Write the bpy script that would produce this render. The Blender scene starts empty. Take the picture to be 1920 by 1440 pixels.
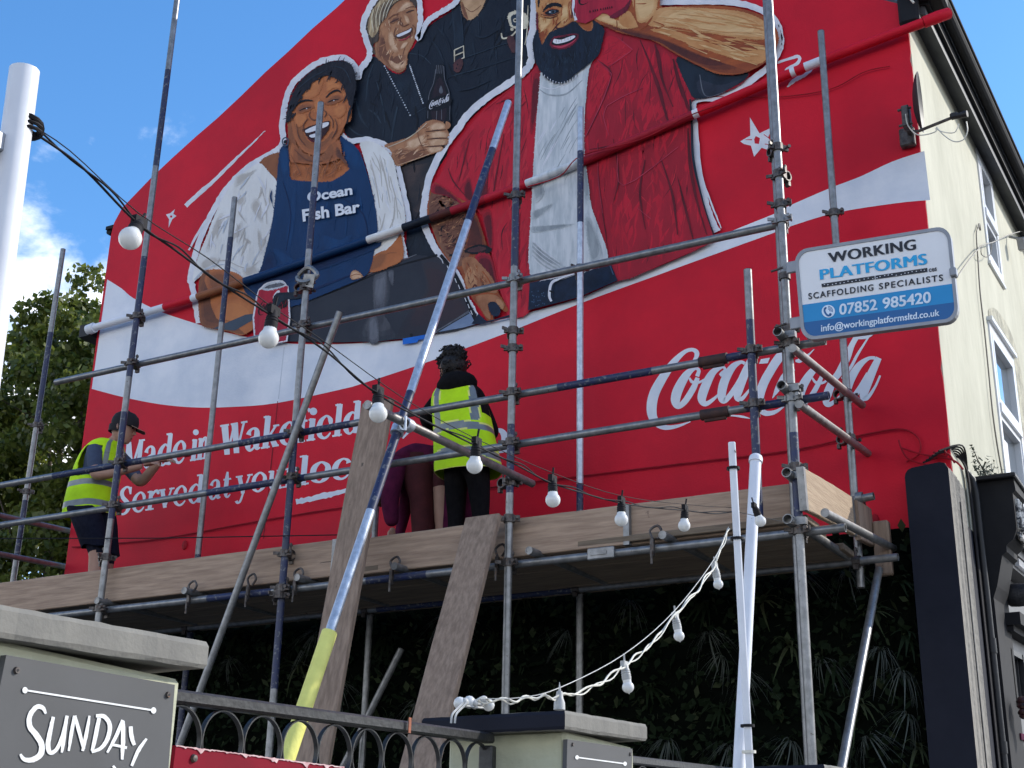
import bpy, math, random
import numpy as np
from mathutils import Vector, Matrix, geometry
random.seed(7)
R_ = math.radians
SC = bpy.context.scene
COL = SC.collection

# ------------------------------------------------------------------ camera
YAW, PITCH, ROLL, FPX = 0.51194402, 0.36594042, 0.02056562, 2590.15
CAM = Vector((0, 0, 1.6))
AF = Vector((-math.sin(YAW)*math.cos(PITCH), math.cos(YAW)*math.cos(PITCH), math.sin(PITCH)))
_r = Vector((math.cos(YAW), math.sin(YAW), 0)); _u = _r.cross(AF)
AR = _r*math.cos(ROLL)+_u*math.sin(ROLL); AU = -_r*math.sin(ROLL)+_u*math.cos(ROLL)
cd = bpy.data.cameras.new('camera'); cam = bpy.data.objects.new('camera', cd); COL.objects.link(cam)
cam.matrix_world = Matrix(((AR.x, AU.x, -AF.x, CAM.x), (AR.y, AU.y, -AF.y, CAM.y), (AR.z, AU.z, -AF.z, CAM.z), (0, 0, 0, 1)))
cd.sensor_width = 36; cd.lens = 36*FPX/1920; cd.clip_start = 0.05; cd.clip_end = 3000
SC.camera = cam

# ------------------------------------------------------------------ light
SUN_AZ, SUN_EL = 45.0, 34.0           # azimuth from +x towards +y
sd = Vector((math.cos(R_(SUN_AZ))*math.cos(R_(SUN_EL)), math.sin(R_(SUN_AZ))*math.cos(R_(SUN_EL)), math.sin(R_(SUN_EL))))
sl = bpy.data.lights.new('sun', 'SUN'); sl.energy = 1.75; sl.angle = R_(0.53); sl.color = (1, .95, .86)
so = bpy.data.objects.new('sun', sl); COL.objects.link(so); so.rotation_euler = sd.to_track_quat('Z', 'Y').to_euler(); so.location = (0, 0, 30)
wd = bpy.data.worlds.new('World'); SC.world = wd; wd.use_nodes = True
nt = wd.node_tree; nt.nodes.clear()
def nn(tree, t, **kw):
    n = tree.nodes.new(t)
    for k, v in kw.items(): setattr(n, k, v)
    return n
sky = nn(nt, 'ShaderNodeTexSky', sky_type='NISHITA', sun_disc=False, sun_elevation=R_(SUN_EL), sun_rotation=R_(90-SUN_AZ), altitude=60, air_density=1.0, dust_density=0.25, ozone_density=3.0)
tc = nn(nt, 'ShaderNodeTexCoord'); sx = nn(nt, 'ShaderNodeSeparateXYZ')
nt.links.new(tc.outputs['Generated'], sx.inputs[0])
mp = nn(nt, 'ShaderNodeMapping'); mp.inputs['Scale'].default_value = (1, 1, 1.5); mp.inputs['Location'].default_value = (.35, 1.2, .18)
nt.links.new(tc.outputs['Generated'], mp.inputs[0])
nz = nn(nt, 'ShaderNodeTexNoise'); nz.inputs['Scale'].default_value = 4.5; nz.inputs['Detail'].default_value = 12; nz.inputs['Roughness'].default_value = .58; nz.inputs['Distortion'].default_value = .25
nt.links.new(mp.outputs[0], nz.inputs['Vector'])
el = nn(nt, 'ShaderNodeMapRange'); el.inputs['From Min'].default_value = .30; el.inputs['From Max'].default_value = .49; el.inputs['To Min'].default_value = .20; el.inputs['To Max'].default_value = -.075
nt.links.new(sx.outputs['Z'], el.inputs['Value'])
ad = nn(nt, 'ShaderNodeMath', operation='ADD'); nt.links.new(nz.outputs['Fac'], ad.inputs[0]); nt.links.new(el.outputs[0], ad.inputs[1])
rp = nn(nt, 'ShaderNodeMapRange', interpolation_type='SMOOTHSTEP'); rp.inputs['From Min'].default_value = .52; rp.inputs['From Max'].default_value = .68; rp.inputs['To Max'].default_value = .96
nt.links.new(ad.outputs[0], rp.inputs['Value'])
mx = nn(nt, 'ShaderNodeMix', data_type='RGBA'); mx.inputs['B'].default_value = (5.3, 5.4, 5.6, 1)
hk = nn(nt, 'ShaderNodeHueSaturation'); hk.inputs['Saturation'].default_value = 1.22; hk.inputs['Value'].default_value = .76; nt.links.new(sky.outputs[0], hk.inputs['Color'])
nt.links.new(rp.outputs[0], mx.inputs['Factor']); nt.links.new(hk.outputs[0], mx.inputs['A'])
hs = nn(nt, 'ShaderNodeHueSaturation'); hs.inputs['Saturation'].default_value = 1.0
nt.links.new(mx.outputs['Result'], hs.inputs['Color'])
bg = nn(nt, 'ShaderNodeBackground'); bg.inputs['Strength'].default_value = 0.15
nt.links.new(hs.outputs[0], bg.inputs[0]); wo = nn(nt, 'ShaderNodeOutputWorld'); nt.links.new(bg.outputs[0], wo.inputs[0])
SC.view_settings.view_transform = 'Standard'; SC.view_settings.look = 'None'; SC.view_settings.gamma = 1; SC.view_settings.use_curve_mapping = False
SC.view_settings.exposure = 1.3
SC.cycles.max_bounces = 6

# ------------------------------------------------------------------ survey: photo point -> point on a real plane of the place
def ray(x, y): x = float(x); y = float(y); return AF + ((x-960)*AR-(y-720)*AU)/FPX
def onY(x, y, Y): d = ray(x, y); return CAM + d*((Y-CAM.y)/d.y)
def onX(x, y, X): d = ray(x, y); return CAM + d*((X-CAM.x)/d.x)

# ------------------------------------------------------------------ materials
def srgb(c):
    if isinstance(c, str): c = [int(c[i:i+2], 16)/255 for i in (0, 2, 4)]
    return tuple((v/12.92 if v <= .04045 else ((v+.055)/1.055)**2.4) for v in c)
MATS = {}
def mat(name, c1, c2=None, scale=6, stretch=(1, 1, 1), rough=.6, metal=0, bump=0, bscale=None, lo=.35, hi=.65, spec=.4, detail=5, trans=0, coat=0, rot=(0, 0, 0), c3=None, wear=.0):
    if name in MATS: return MATS[name]
    m = bpy.data.materials.new(name); m.use_nodes = True; t = m.node_tree; b = t.nodes['Principled BSDF']
    c2 = c2 or tuple(v*.85 for v in c1)
    co = nn(t, 'ShaderNodeTexCoord'); mpn = nn(t, 'ShaderNodeMapping'); mpn.inputs['Scale'].default_value = stretch; mpn.inputs['Rotation'].default_value = rot
    t.links.new(co.outputs['Object'], mpn.inputs[0])
    n = nn(t, 'ShaderNodeTexNoise'); n.inputs['Scale'].default_value = scale; n.inputs['Detail'].default_value = detail; n.inputs['Roughness'].default_value = .6
    t.links.new(mpn.outputs[0], n.inputs['Vector'])
    r = nn(t, 'ShaderNodeMapRange'); r.inputs['From Min'].default_value = lo; r.inputs['From Max'].default_value = hi
    t.links.new(n.outputs['Fac'], r.inputs['Value'])
    x = nn(t, 'ShaderNodeMix', data_type='RGBA'); x.inputs['A'].default_value = (*c1, 1); x.inputs['B'].default_value = (*c2, 1)
    t.links.new(r.outputs[0], x.inputs['Factor']); outc = x.outputs['Result']
    if c3:
        n3 = nn(t, 'ShaderNodeTexNoise'); n3.inputs['Scale'].default_value = scale*3.1; n3.inputs['Detail'].default_value = 8
        t.links.new(co.outputs['Object'], n3.inputs['Vector'])
        r3 = nn(t, 'ShaderNodeMapRange'); r3.inputs['From Min'].default_value = .66-wear; r3.inputs['From Max'].default_value = .70-wear
        t.links.new(n3.outputs['Fac'], r3.inputs['Value'])
        x3 = nn(t, 'ShaderNodeMix', data_type='RGBA'); x3.inputs['B'].default_value = (*c3, 1)
        t.links.new(outc, x3.inputs['A']); t.links.new(r3.outputs[0], x3.inputs['Factor']); outc = x3.outputs['Result']
    t.links.new(outc, b.inputs['Base Color'])
    b.inputs['Roughness'].default_value = rough; b.inputs['Metallic'].default_value = metal; b.inputs['Specular IOR Level'].default_value = spec
    if coat: b.inputs['Coat Weight'].default_value = coat
    if bump:
        n2 = nn(t, 'ShaderNodeTexNoise'); n2.inputs['Scale'].default_value = bscale or scale*3; n2.inputs['Detail'].default_value = 6
        t.links.new(mpn.outputs[0], n2.inputs['Vector'])
        bp = nn(t, 'ShaderNodeBump'); bp.inputs['Strength'].default_value = bump; bp.inputs['Distance'].default_value = .02
        t.links.new(n2.outputs['Fac'], bp.inputs['Height']); t.links.new(bp.outputs[0], b.inputs['Normal'])
    if trans:
        tr = nn(t, 'ShaderNodeBsdfTranslucent'); t.links.new(outc, tr.inputs[0]); ms = nn(t, 'ShaderNodeMixShader'); ms.inputs[0].default_value = trans
        t.links.new(b.outputs[0], ms.inputs[1]); t.links.new(tr.outputs[0], ms.inputs[2]); t.links.new(ms.outputs[0], t.nodes['Material Output'].inputs[0])
    MATS[name] = m; return m
PC = {}; PCI = {}
def paint(hexa, hexb=None, scale=14, stretch=(1, 1, 1), rot=(0, 0, 0), lo=.4, hi=.62):
    """wall paint, brushed between two pigments"""
    k = (hexa, hexb, scale, stretch, rot)
    if k not in PC:
        PC[k] = mat('paint_%d' % len(PC), srgb(hexa), srgb(hexb) if hexb else tuple(v*.9 for v in srgb(hexa)), scale=scale, stretch=stretch, rot=rot, rough=.62, bump=.12, bscale=60, lo=lo, hi=hi, spec=.25)
    PCI[PC[k]] = k
    return PC[k]

M = dict(
 galv=mat('galvanised_steel', (.28, .278, .275), (.175, .174, .172), scale=18, rough=.40, metal=.6, c3=(.10, .075, .06), wear=-.02, bump=.05),
 galv_new=mat('bright_galvanised_steel', (.58, .62, .68), (.40, .44, .50), scale=30, rough=.36, metal=.45, c3=(.62, .64, .66), wear=.02, bump=.05),
 blue=mat('blue_tube_paint', (.015, .024, .085), (.035, .04, .07), scale=14, rough=.45, c3=(.14, .145, .16), wear=.07),
 iron=mat('coupler_steel', (.13, .115, .105), (.05, .04, .038), scale=30, rough=.5, metal=.6, c3=(.16, .07, .03), wear=.02),
 rust=mat('rusty_sleeve', (.075, .035, .028), (.03, .02, .022), scale=20, rough=.7, metal=.2),
 board=mat('scaffold_board', (.45, .315, .22), (.29, .195, .135), scale=3.0, stretch=(1.2, 10, 16), rough=.8, bump=.15, bscale=5, c3=(.17, .11, .08), wear=-.05),
 board_b=mat('weathered_plank', (.33, .235, .17), (.205, .142, .102), scale=3.0, stretch=(14, 14, 1.0), rough=.85, bump=.12, bscale=5, c3=(.10, .075, .06), wear=-.03),
 board_floor=mat('platform_board', (.21, .16, .11), (.14, .10, .07), scale=3, stretch=(1.2, 10, 16), rough=.85, bump=.2),
 cream=mat('cream_render', (.56, .54, .425), (.45, .435, .335), scale=2.2, stretch=(1, 1, .45), rough=.85, bump=.55, bscale=5, c3=(.50, .48, .36), wear=-.07),
 soot=mat('stained_render', (.16, .15, .125), (.46, .43, .33), scale=16, rough=.9, bump=.4),
 black=mat('black_gloss_paint', (.007, .0075, .010), (.011, .0115, .015), scale=8, rough=.42, spec=.3, bump=.08),
 eaves=mat('eaves_black', (.010, .010, .012), (.014, .014, .016), scale=8, rough=.7, spec=.2),
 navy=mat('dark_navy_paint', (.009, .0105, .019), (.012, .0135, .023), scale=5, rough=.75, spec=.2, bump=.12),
 stone=mat('worn_stone', (.31, .285, .245), (.24, .22, .19), scale=14, rough=.9, bump=.35, bscale=40, c3=(.12, .11, .10), wear=-.06),
 upvc=mat('white_frame', (.74, .75, .76), (.66, .67, .68), scale=5, rough=.3),
 glass=mat('window_glass', (.05, .07, .09), (.06, .085, .11), scale=1.5, rough=.04, spec=1.0, coat=1),
 whitep=mat('white_post_paint', (.76, .77, .80), (.66, .67, .71), scale=7, rough=.38, c3=(.42, .42, .43), wear=-.06),
 pier=mat('pier_render', (.50, .50, .36), (.43, .43, .31), scale=7, rough=.85, bump=.5, c3=(.36, .36, .27), wear=-.05),
 pierc=mat('pier_cream_edge', (.66, .64, .47), (.55, .53, .38), scale=16, rough=.85, bump=.6),
 cap=mat('coping_stone_paint', (.21, .20, .175), (.165, .157, .14), scale=9, rough=.85, bump=.10, bscale=110, c3=(.09, .086, .08), wear=-.06),
 capd=mat('dark_coping_paint', (.03, .03, .034), (.045, .045, .05), scale=11, rough=.6, bump=.3),
 slateb=mat('grey_sign_paint', (.076, .076, .078), (.066, .066, .067), scale=6, rough=.6, c3=(.10, .10, .10), wear=-.085),
 chalk=mat('white_sign_paint', (.80, .80, .78), (.72, .72, .70), scale=20, rough=.6),
 rail=mat('black_rail_paint', (.022, .022, .023), (.04, .039, .037), scale=24, rough=.4, metal=.2, bump=.12, c3=(.19, .18, .17), wear=-.075),
 railrust=mat('rail_rust', (.42, .13, .06), (.2, .08, .05), scale=40, rough=.8),
 redb=mat('red_board_paint', (.22, .003, .017), (.17, .003, .014), scale=6, rough=.65, spec=.12),
 redchip=mat('chipped_board_edge', (.68, .50, .48), (.5, .28, .28), scale=40, rough=.8),
 cable=mat('black_cable', (.012, .011, .013), (.016, .014, .016), rough=.75, spec=.2),
 cablew=mat('white_cable', (.72, .69, .60), (.60, .57, .48), scale=40, rough=.5),
 socketw=mat('grey_socket', (.48, .48, .46), (.34, .34, .33), scale=40, rough=.5),
 bulb=mat('opal_bulb', (.86, .855, .83), (.80, .80, .78), scale=20, rough=.22, spec=.5, trans=.25),
 fil=mat('bulb_mark', (.45, .42, .38), rough=.5),
 yellow=mat('yellow_foam', (.76, .73, .20), (.68, .65, .17), scale=14, rough=.75, bump=.2),
 hivis=mat('hi_vis_yellow', (.55, .86, .005), (.46, .74, .004), scale=9, rough=.8, bump=.2),
 hiedge=mat('hi_vis_piping', (.80, .80, .22), rough=.8),
 reflect=mat('reflective_tape', (.21, .23, .235), (.165, .185, .19), scale=18, rough=.4, metal=.2),
 blackcloth=mat('black_fabric', (.006, .0055, .0065), (.010, .009, .010), scale=30, rough=.95, spec=.1, bump=.2),
 navycloth=mat('navy_fabric', (.009, .010, .018), (.014, .015, .026), scale=30, rough=.95, spec=.1, bump=.2),
 tee=mat('slate_blue_tshirt', (.055, .075, .125), (.045, .06, .10), scale=20, rough=.9),
 maroon=mat('maroon_fabric', (.11, .013, .048), (.065, .009, .032), scale=12, rough=.9, spec=.1, bump=.25),
 brownred=mat('dark_red_fabric', (.075, .012, .014), (.05, .008, .01), scale=12, rough=.9, bump=.2),
 orange=mat('orange_fabric', (.62, .13, .02), (.5, .10, .015), scale=12, rough=.9),
 skin=mat('skin', (.42, .245, .175), (.37, .205, .145), scale=10, rough=.6),
 hair=mat('dark_hair', (.007, .005, .0045), (.016, .011, .009), scale=40, rough=.55, bump=.5),
 hairb=mat('brown_hair', (.10, .055, .03), (.05, .028, .018), scale=40, rough=.6, bump=.5),
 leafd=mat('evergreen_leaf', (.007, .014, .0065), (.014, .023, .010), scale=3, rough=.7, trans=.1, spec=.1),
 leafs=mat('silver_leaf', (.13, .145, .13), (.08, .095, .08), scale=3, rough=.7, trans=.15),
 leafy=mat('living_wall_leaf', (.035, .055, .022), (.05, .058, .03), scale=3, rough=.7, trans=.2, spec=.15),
 leaft=mat('tree_leaf', (.18, .205, .04), (.11, .14, .026), scale=.55, rough=.38, trans=.58, spec=.6),
 bark=mat('bark', (.10, .075, .055), (.06, .045, .035), scale=14, stretch=(1, 1, .2), rough=.9, bump=.6),
 slate=mat('roof_slate', (.07, .075, .085), (.05, .053, .06), scale=6, rough=.6),
 tarmac=mat('asphalt', (.05, .05, .052), (.04, .04, .042), scale=30, rough=.9, bump=.3),
 pave=mat('paving', (.22, .21, .195), (.17, .165, .155), scale=8, rough=.9, bump=.3),
 signw=mat('sign_white', (.80, .79, .79), (.75, .74, .74), scale=4, rough=.35),
 signgrey=mat('sign_trim', (.30, .305, .32), (.24, .245, .26), scale=8, rough=.4, metal=.3),
 signblue=mat('sign_blue', (.004, .26, .56), (.004, .235, .52), scale=3, rough=.35),
 signblue2=mat('sign_dark_blue', (.004, .11, .32), (.004, .10, .29), scale=3, rough=.35),
 signcyan=mat('sign_cyan_print', (.012, .37, .70), (.012, .35, .66), rough=.4),
 signblack=mat('sign_black_print', (.012, .013, .02), rough=.4),
 signpale=mat('sign_pale_print', (.72, .82, .92), rough=.4),
 whiteprint=mat('white_print', (.78, .78, .80), rough=.5),
 dishm=mat('dish_grey', (.014, .013, .015), (.02, .019, .02), rough=.55),
 frieze=mat('shopfront_grey', (.15, .15, .152), (.11, .11, .112), scale=5, rough=.5),
)

# ------------------------------------------------------------------ mesh builder
class MB:
    def __init__(s): s.v = []; s.f = []; s.m = []; s.k = 0
    def slot(s, k): s.k = k; return s
    def add(s, vs, fs, k=None):
        o = len(s.v); s.v += [tuple(v) for v in vs]; s.f += [tuple(i+o for i in f) for f in fs]; s.m += [s.k if k is None else k]*len(fs); return s
    def box(s, c, d, rot=None, k=None):
        c = Vector(c); h = Vector(d)/2; vs = []
        for z in (-1, 1):
            for y in (-1, 1):
                for x in (-1, 1):
                    p = Vector((x*h.x, y*h.y, z*h.z)); vs.append(c+(rot @ p if rot else p))
        return s.add(vs, [(0, 2, 3, 1), (4, 5, 7, 6), (0, 1, 5, 4), (2, 6, 7, 3), (0, 4, 6, 2), (1, 3, 7, 5)], k)
    def bbox(s, c, d, b=.006, rot=None, k=None):
        """box with chamfered edges"""
        c = Vector(c); h = Vector(d)/2; vs = []; idx = {}
        for sxx in (-1, 1):
            for syy in (-1, 1):
                for szz in (-1, 1):
                    for a in range(3):
                        p = [sxx*(h.x-b), syy*(h.y-b), szz*(h.z-b)]; p[a] = (sxx, syy, szz)[a]*h[a]
                        idx[(sxx, syy, szz, a)] = len(vs); p = Vector(p); vs.append(c+(rot @ p if rot else p))
        fs = []
        for a in range(3):
            for sg in (-1, 1):
                o = [i for i in range(3) if i != a]; q = []
                for (p, r) in ((-1, -1), (1, -1), (1, 1), (-1, 1)):
                    t = [0, 0, 0]; t[a] = sg; t[o[0]] = p; t[o[1]] = r; q.append(idx[(*t, a)])
                fs.append(tuple(q))
        for a in range(3):
            o = [i for i in range(3) if i != a]
            for p in (-1, 1):
                for r in (-1, 1):
                    t0 = [0, 0, 0]; t1 = [0, 0, 0]; t0[a] = -1; t1[a] = 1
                    for t in (t0, t1): t[o[0]] = p; t[o[1]] = r
                    fs.append((idx[(*t0, o[0])], idx[(*t1, o[0])], idx[(*t1, o[1])], idx[(*t0, o[1])]))
        for sxx in (-1, 1):
            for syy in (-1, 1):
                for szz in (-1, 1): fs.append(tuple(idx[(sxx, syy, szz, a)] for a in range(3)))
        return s.add(vs, fs, k)
    def tube(s, p0, p1, r, r2=None, n=14, caps=True, k=None, hollow=False):
        p0 = Vector(p0); p1 = Vector(p1); d = (p1-p0).normalized(); a = d.orthogonal().normalized(); b = d.cross(a); r2 = r if r2 is None else r2
        c = [a*math.cos(2*math.pi*i/n)+b*math.sin(2*math.pi*i/n) for i in range(n)]
        vs = [p0+q*r for q in c]+[p1+q*r2 for q in c]; fs = [(i, (i+1) % n, n+(i+1) % n, n+i) for i in range(n)]
        s.add(vs, fs, k)
        if hollow:
            ri = r*.84; dep = min(.25, (p1-p0).length*.3)
            for P, sg in ((p0, 1), (p1, -1)):
                vs = [P+q*r for q in c]+[P+q*ri for q in c]+[P+d*(sg*dep)+q*ri for q in c]
                fs = [(i, (i+1) % n, n+(i+1) % n, n+i) for i in range(n)]+[(n+i, n+(i+1) % n, 2*n+(i+1) % n, 2*n+i) for i in range(n)]+[tuple(2*n+i for i in range(n))]
                s.add(vs, fs, k)
        elif caps: s.add([p0+q*r for q in c], [tuple(range(n))], k); s.add([p1+q*r2 for q in c], [tuple(range(n))], k)
        return s
    def path(s, pts, r, n=8, k=None, closed=False, caps=True):
        pts = [Vector(p) for p in pts]; L = len(pts); rr = r if hasattr(r, '__len__') else [r]*L
        vs = []; up = None
        for i, p in enumerate(pts):
            t = (pts[(i+1) % L]-pts[i-1]) if (closed or 0 < i < L-1) else (pts[1]-pts[0] if i == 0 else pts[-1]-pts[-2])
            t.normalize()
            if up is None: up = t.orthogonal().normalized()
            up = (up-t*up.dot(t)); up = up.normalized() if up.length > 1e-6 else t.orthogonal().normalized(); b = t.cross(up)
            vs += [p+(up*math.cos(2*math.pi*j/n)+b*math.sin(2*math.pi*j/n))*rr[i] for j in range(n)]
        fs = []
        for i in range(L if closed else L-1):
            j = (i+1) % L
            fs += [(i*n+q, i*n+(q+1) % n, j*n+(q+1) % n, j*n+q) for q in range(n)]
        if not closed and caps: fs += [tuple(range(n)), tuple((L-1)*n+q for q in range(n))]
        return s.add(vs, fs, k)
    def lathe(s, prof, mtx=None, n=20, k=None):
        vs = []; mtx = mtx or Matrix()
        for (r, z) in prof: vs += [mtx @ Vector((r*math.cos(2*math.pi*j/n), r*math.sin(2*math.pi*j/n), z)) for j in range(n)]
        fs = []
        for i in range(len(prof)-1): fs += [(i*n+j, i*n+(j+1) % n, (i+1)*n+(j+1) % n, (i+1)*n+j) for j in range(n)]
        return s.add(vs, fs, k)
    def sphere(s, c, r, n=16, k=None, sc=(1, 1, 1)):
        prof = [(math.sin(math.pi*i/(n//2)), -math.cos(math.pi*i/(n//2))) for i in range(n//2+1)]
        r = Vector(sc)*r
        return s.lathe(prof, Matrix.Translation(Vector(c)) @ Matrix.Diagonal((r.x, r.y, r.z, 1)), n, k)
    def flat(s, pts, k=None):
        """one flat outline, tessellated"""
        pts = [Vector(p) for p in pts]; tri = geometry.tessellate_polygon([pts])
        return s.add(pts, [tuple(t) for t in tri], k)
    def prism(s, outline, d, k=None):
        """closed outline of 3-D points extruded along vector d"""
        P = [Vector(p) for p in outline]; n = len(P); d = Vector(d); tri = geometry.tessellate_polygon([P])
        s.add(P+[p+d for p in P], [tuple(t) for t in tri]+[tuple(i+n for i in reversed(t)) for t in tri]+[(i, (i+1) % n, n+(i+1) % n, n+i) for i in range(n)], k); return s
    def loft(s, rings, n=24, k=None, kf=None, cap=True):
        """rings: lists of n points"""
        o = len(s.v); L = len(rings)
        for r in rings: s.v += [tuple(p) for p in r]
        for i in range(L-1):
            for j in range(n):
                s.f.append((o+i*n+j, o+i*n+(j+1) % n, o+(i+1)*n+(j+1) % n, o+(i+1)*n+j)); s.m.append(kf(i, j) if kf else (s.k if k is None else k))
        if cap:
            for i in (0, L-1): s.f.append(tuple(o+i*n+j for j in range(n))); s.m.append(s.k if k is None else k)
        return s
    def build(s, name, mats, parent=None, loc=None, smooth=False):
        me = bpy.data.meshes.new(name)
        if loc is None: loc = Vector((0, 0, 0))
        loc = Vector(loc); off = parent['_o'] if (parent is not None and '_o' in parent.keys()) else (0, 0, 0)
        org = Vector(off)+loc
        me.from_pydata([tuple(Vector(v)-org) for v in s.v], [], s.f)
        mats = mats if isinstance(mats, (list, tuple)) else [mats]
        for m in mats: me.materials.append(m)
        me.polygons.foreach_set('material_index', s.m)
        if smooth:
            me.polygons.foreach_set('use_smooth', [True]*len(me.polygons)); me.set_sharp_from_angle(angle=R_(38))
        me.update()
        o = bpy.data.objects.new(name, me); COL.objects.link(o); o.location = loc
        if parent is not None: o.parent = parent
        o['_o'] = tuple(org)
        return o
def tag(o, label=None, cat=None, group=None, kind=None):
    for k, v in (('label', label), ('category', cat), ('group', group), ('kind', kind)):
        if v: o[k] = v
    return o
def thing(name, loc, label, cat, group=None):
    o = bpy.data.objects.new(name, None); COL.objects.link(o); o.location = loc; o.empty_display_size = .1
    o['_o'] = tuple(loc); return tag(o, label, cat, group)
def inst(src, parent, mtx=None, loc=None):
    """copy of a part sharing its mesh"""
    c = src.copy(); COL.objects.link(c); c.parent = parent
    if mtx is not None: c.matrix_basis = mtx
    if loc is not None: c.location = loc
    return c
def cr(pts, n=6, closed=False):
    """Catmull-Rom through points of any dimension"""
    P = [np.array(p, float) for p in pts]; L = len(P); out = []
    for i in range(L if closed else L-1):
        p0 = P[i-1] if (closed or i > 0) else P[0]; p1 = P[i]; p2 = P[(i+1) % L]; p3 = P[(i+2) % L] if (closed or i+2 < L) else P[-1]
        for j in range(n):
            t = j/n
            out.append(.5*((2*p1)+(-p0+p2)*t+(2*p0-5*p1+4*p2-p3)*t*t+(-p0+3*p1-3*p2+p3)*t**3))
    if not closed: out.append(P[-1])
    return out
def textmesh(s, off=0.0, space=1.0, shear=0):
    cu = bpy.data.curves.new('txt', 'FONT'); cu.body = s; cu.offset = off; cu.space_character = space; cu.resolution_u = 4; cu.shear = shear
    ob = bpy.data.objects.new('txt', cu); COL.objects.link(ob); dg = bpy.context.evaluated_depsgraph_get()
    me = bpy.data.meshes.new_from_object(ob.evaluated_get(dg)); V = np.array([tuple(v.co) for v in me.vertices]); F = [tuple(p.vertices) for p in me.polygons]
    bpy.data.objects.remove(ob); bpy.data.curves.remove(cu); bpy.data.meshes.remove(me)
    V[:, 0] -= V[:, 0].min(); V[:, 0] /= V[:, 0].max(); V[:, 1] -= V[:, 1].min(); V[:, 1] /= V[:, 1].max()
    return V, F
# ------------------------------------------------------------------ ground
YW = 8.40                                            # gable wall plane
g = MB(); g.add([(-600, -600, -.02), (600, -600, -.02), (600, 600, -.02), (-600, 600, -.02)], [(0, 1, 2, 3)]); tag(g.build('ground', M['tarmac']), kind='structure')
g = MB(); g.box((-6.2, 3.7, .0), (8.8, 9.3, .05)); tag(g.build('yard_paving', M['pave']), kind='structure')
g = MB(); g.box((.15, 10, .03), (3.3, 60, .16)); tag(g.build('pavement', M['pave']), kind='structure')

# ------------------------------------------------------------------ pub building
BX0, BX1, RX = -9.13, -1.60, -5.35
house = thing('pub_building', (-5.3, YW, 0), 'end terrace pub with red painted mural gable and cream rendered street front', 'building')
ZL, ZP, ZR = 7.80, 10.10, 7.62
w = MB(); TH = .3
out = [(BX0, YW, 0), (BX1, YW, 0), (BX1, YW, ZR), (RX, YW, ZP), (BX0, YW, ZL)]
# rough right-hand arris: the render edge wanders a little
arr = []
for i in range(60):
    z = 3.86+(ZR-3.86)*i/59; arr.append((BX1-abs(random.gauss(0, .003))-(.010 if random.random() < .06 else 0), YW, z))
outl = [(BX0, YW, 3.87)]+[(x, YW, 3.87+random.uniform(-.012, .012)) for x in np.linspace(BX0+.3, BX1-.05, 40)]+arr+[(RX, YW, ZP)]
nv = 14
for i in range(1, nv): t = i/nv; outl.append((RX+(BX0+.16-RX)*t, YW, ZP+(ZL+.08-ZP)*t+random.uniform(-.012, .02)))
outl += [(BX0+.1, YW, ZL+.02), (BX0+.02, YW, ZL-.12), (BX0, YW, ZL-.25)]
RED = paint('d6112b', 'c20f28', 1.1)
w.prism(outl, (0, .012, 0)); gable = w.build('gable_wall', RED, house)
w = MB(); w.prism([(BX0+.004, YW+.013, 0), (BX1, YW+.013, 0), (BX1, YW+.013, ZR-.02), (RX, YW+.013, ZP-.05), (BX0+.16, YW+.013, ZL+.0), (BX0+.01, YW+.013, ZL-.3)], (0, .25, 0)); w.build('render_coat', M['cream'], house)
# side and rear
w = MB(); w.box((BX0+.13, 14.7, 3.9), (.25, 12, 7.8)); w.box((-5.3, 20.6, 3.9), (7.5, .25, 7.8)); w.build('rear_wall', M['cream'], house)
# roof slopes
w = MB()
for (xa, za, xb, zb) in ((BX0-.0, ZL-.14, RX, ZP-.12), (BX1+.12, ZR-.1, RX, ZP-.12)):
    w.add([(xa, YW+.03, za), (xb, YW+.03, zb), (xb, 21, zb+.8), (xa, 21, za+.8), (xa, YW+.03, za+.07), (xb, YW+.03, zb+.07), (xb, 21, zb+.87), (xa, 21, za+.87)], [(0, 1, 2, 3), (4, 5, 6, 7), (0, 1, 5, 4), (1, 2, 6, 5), (2, 3, 7, 6), (3, 0, 4, 7)])
w.build('roof', M['slate'], house)

# street front: wall built round real window openings; the terrace steps up the hill (SL metres per metre)
SL = .066
def fz(z, y): return z+SL*(y-YW)
WIN = [(10.36, 11.42, 4.45, 5.84), (10.74, 11.40, 6.50, 7.55), (13.4, 14.4, 4.45, 5.84), (13.4, 14.1, 6.50, 7.55)]   # y0,y1,z0,z1 (before hill slope)
ys = sorted({YW+.264, 21.0} | {a for q in WIN for a in q[:2]}); zs = sorted({0.0, ZR+.0} | {a for q in WIN for a in q[2:]})
w = MB()
for i in range(len(ys)-1):
    for j in range(len(zs)-1):
        ym, zm = (ys[i]+ys[i+1])/2, (zs[j]+zs[j+1])/2
        if any(q[0] < ym < q[1] and q[2] < zm < q[3] for q in WIN): continue
        N = 6
        for a in range(N):
            y0 = ys[i]+(ys[i+1]-ys[i])*a/N; y1 = ys[i]+(ys[i+1]-ys[i])*(a+1)/N
            P = []
            for x in (BX1-.24, BX1):
                for (y, z) in ((y0, zs[j]), (y1, zs[j]), (y1, zs[j+1]), (y0, zs[j+1])): P.append((x, y, fz(z, y) if z > 0 else z))
            w.add(P, [(4, 5, 6, 7), (3, 2, 1, 0), (0, 1, 5, 4), (2, 3, 7, 6), (1, 2, 6, 5), (3, 0, 4, 7)])
front = w.build('street_wall', M['cream'], house)
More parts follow.
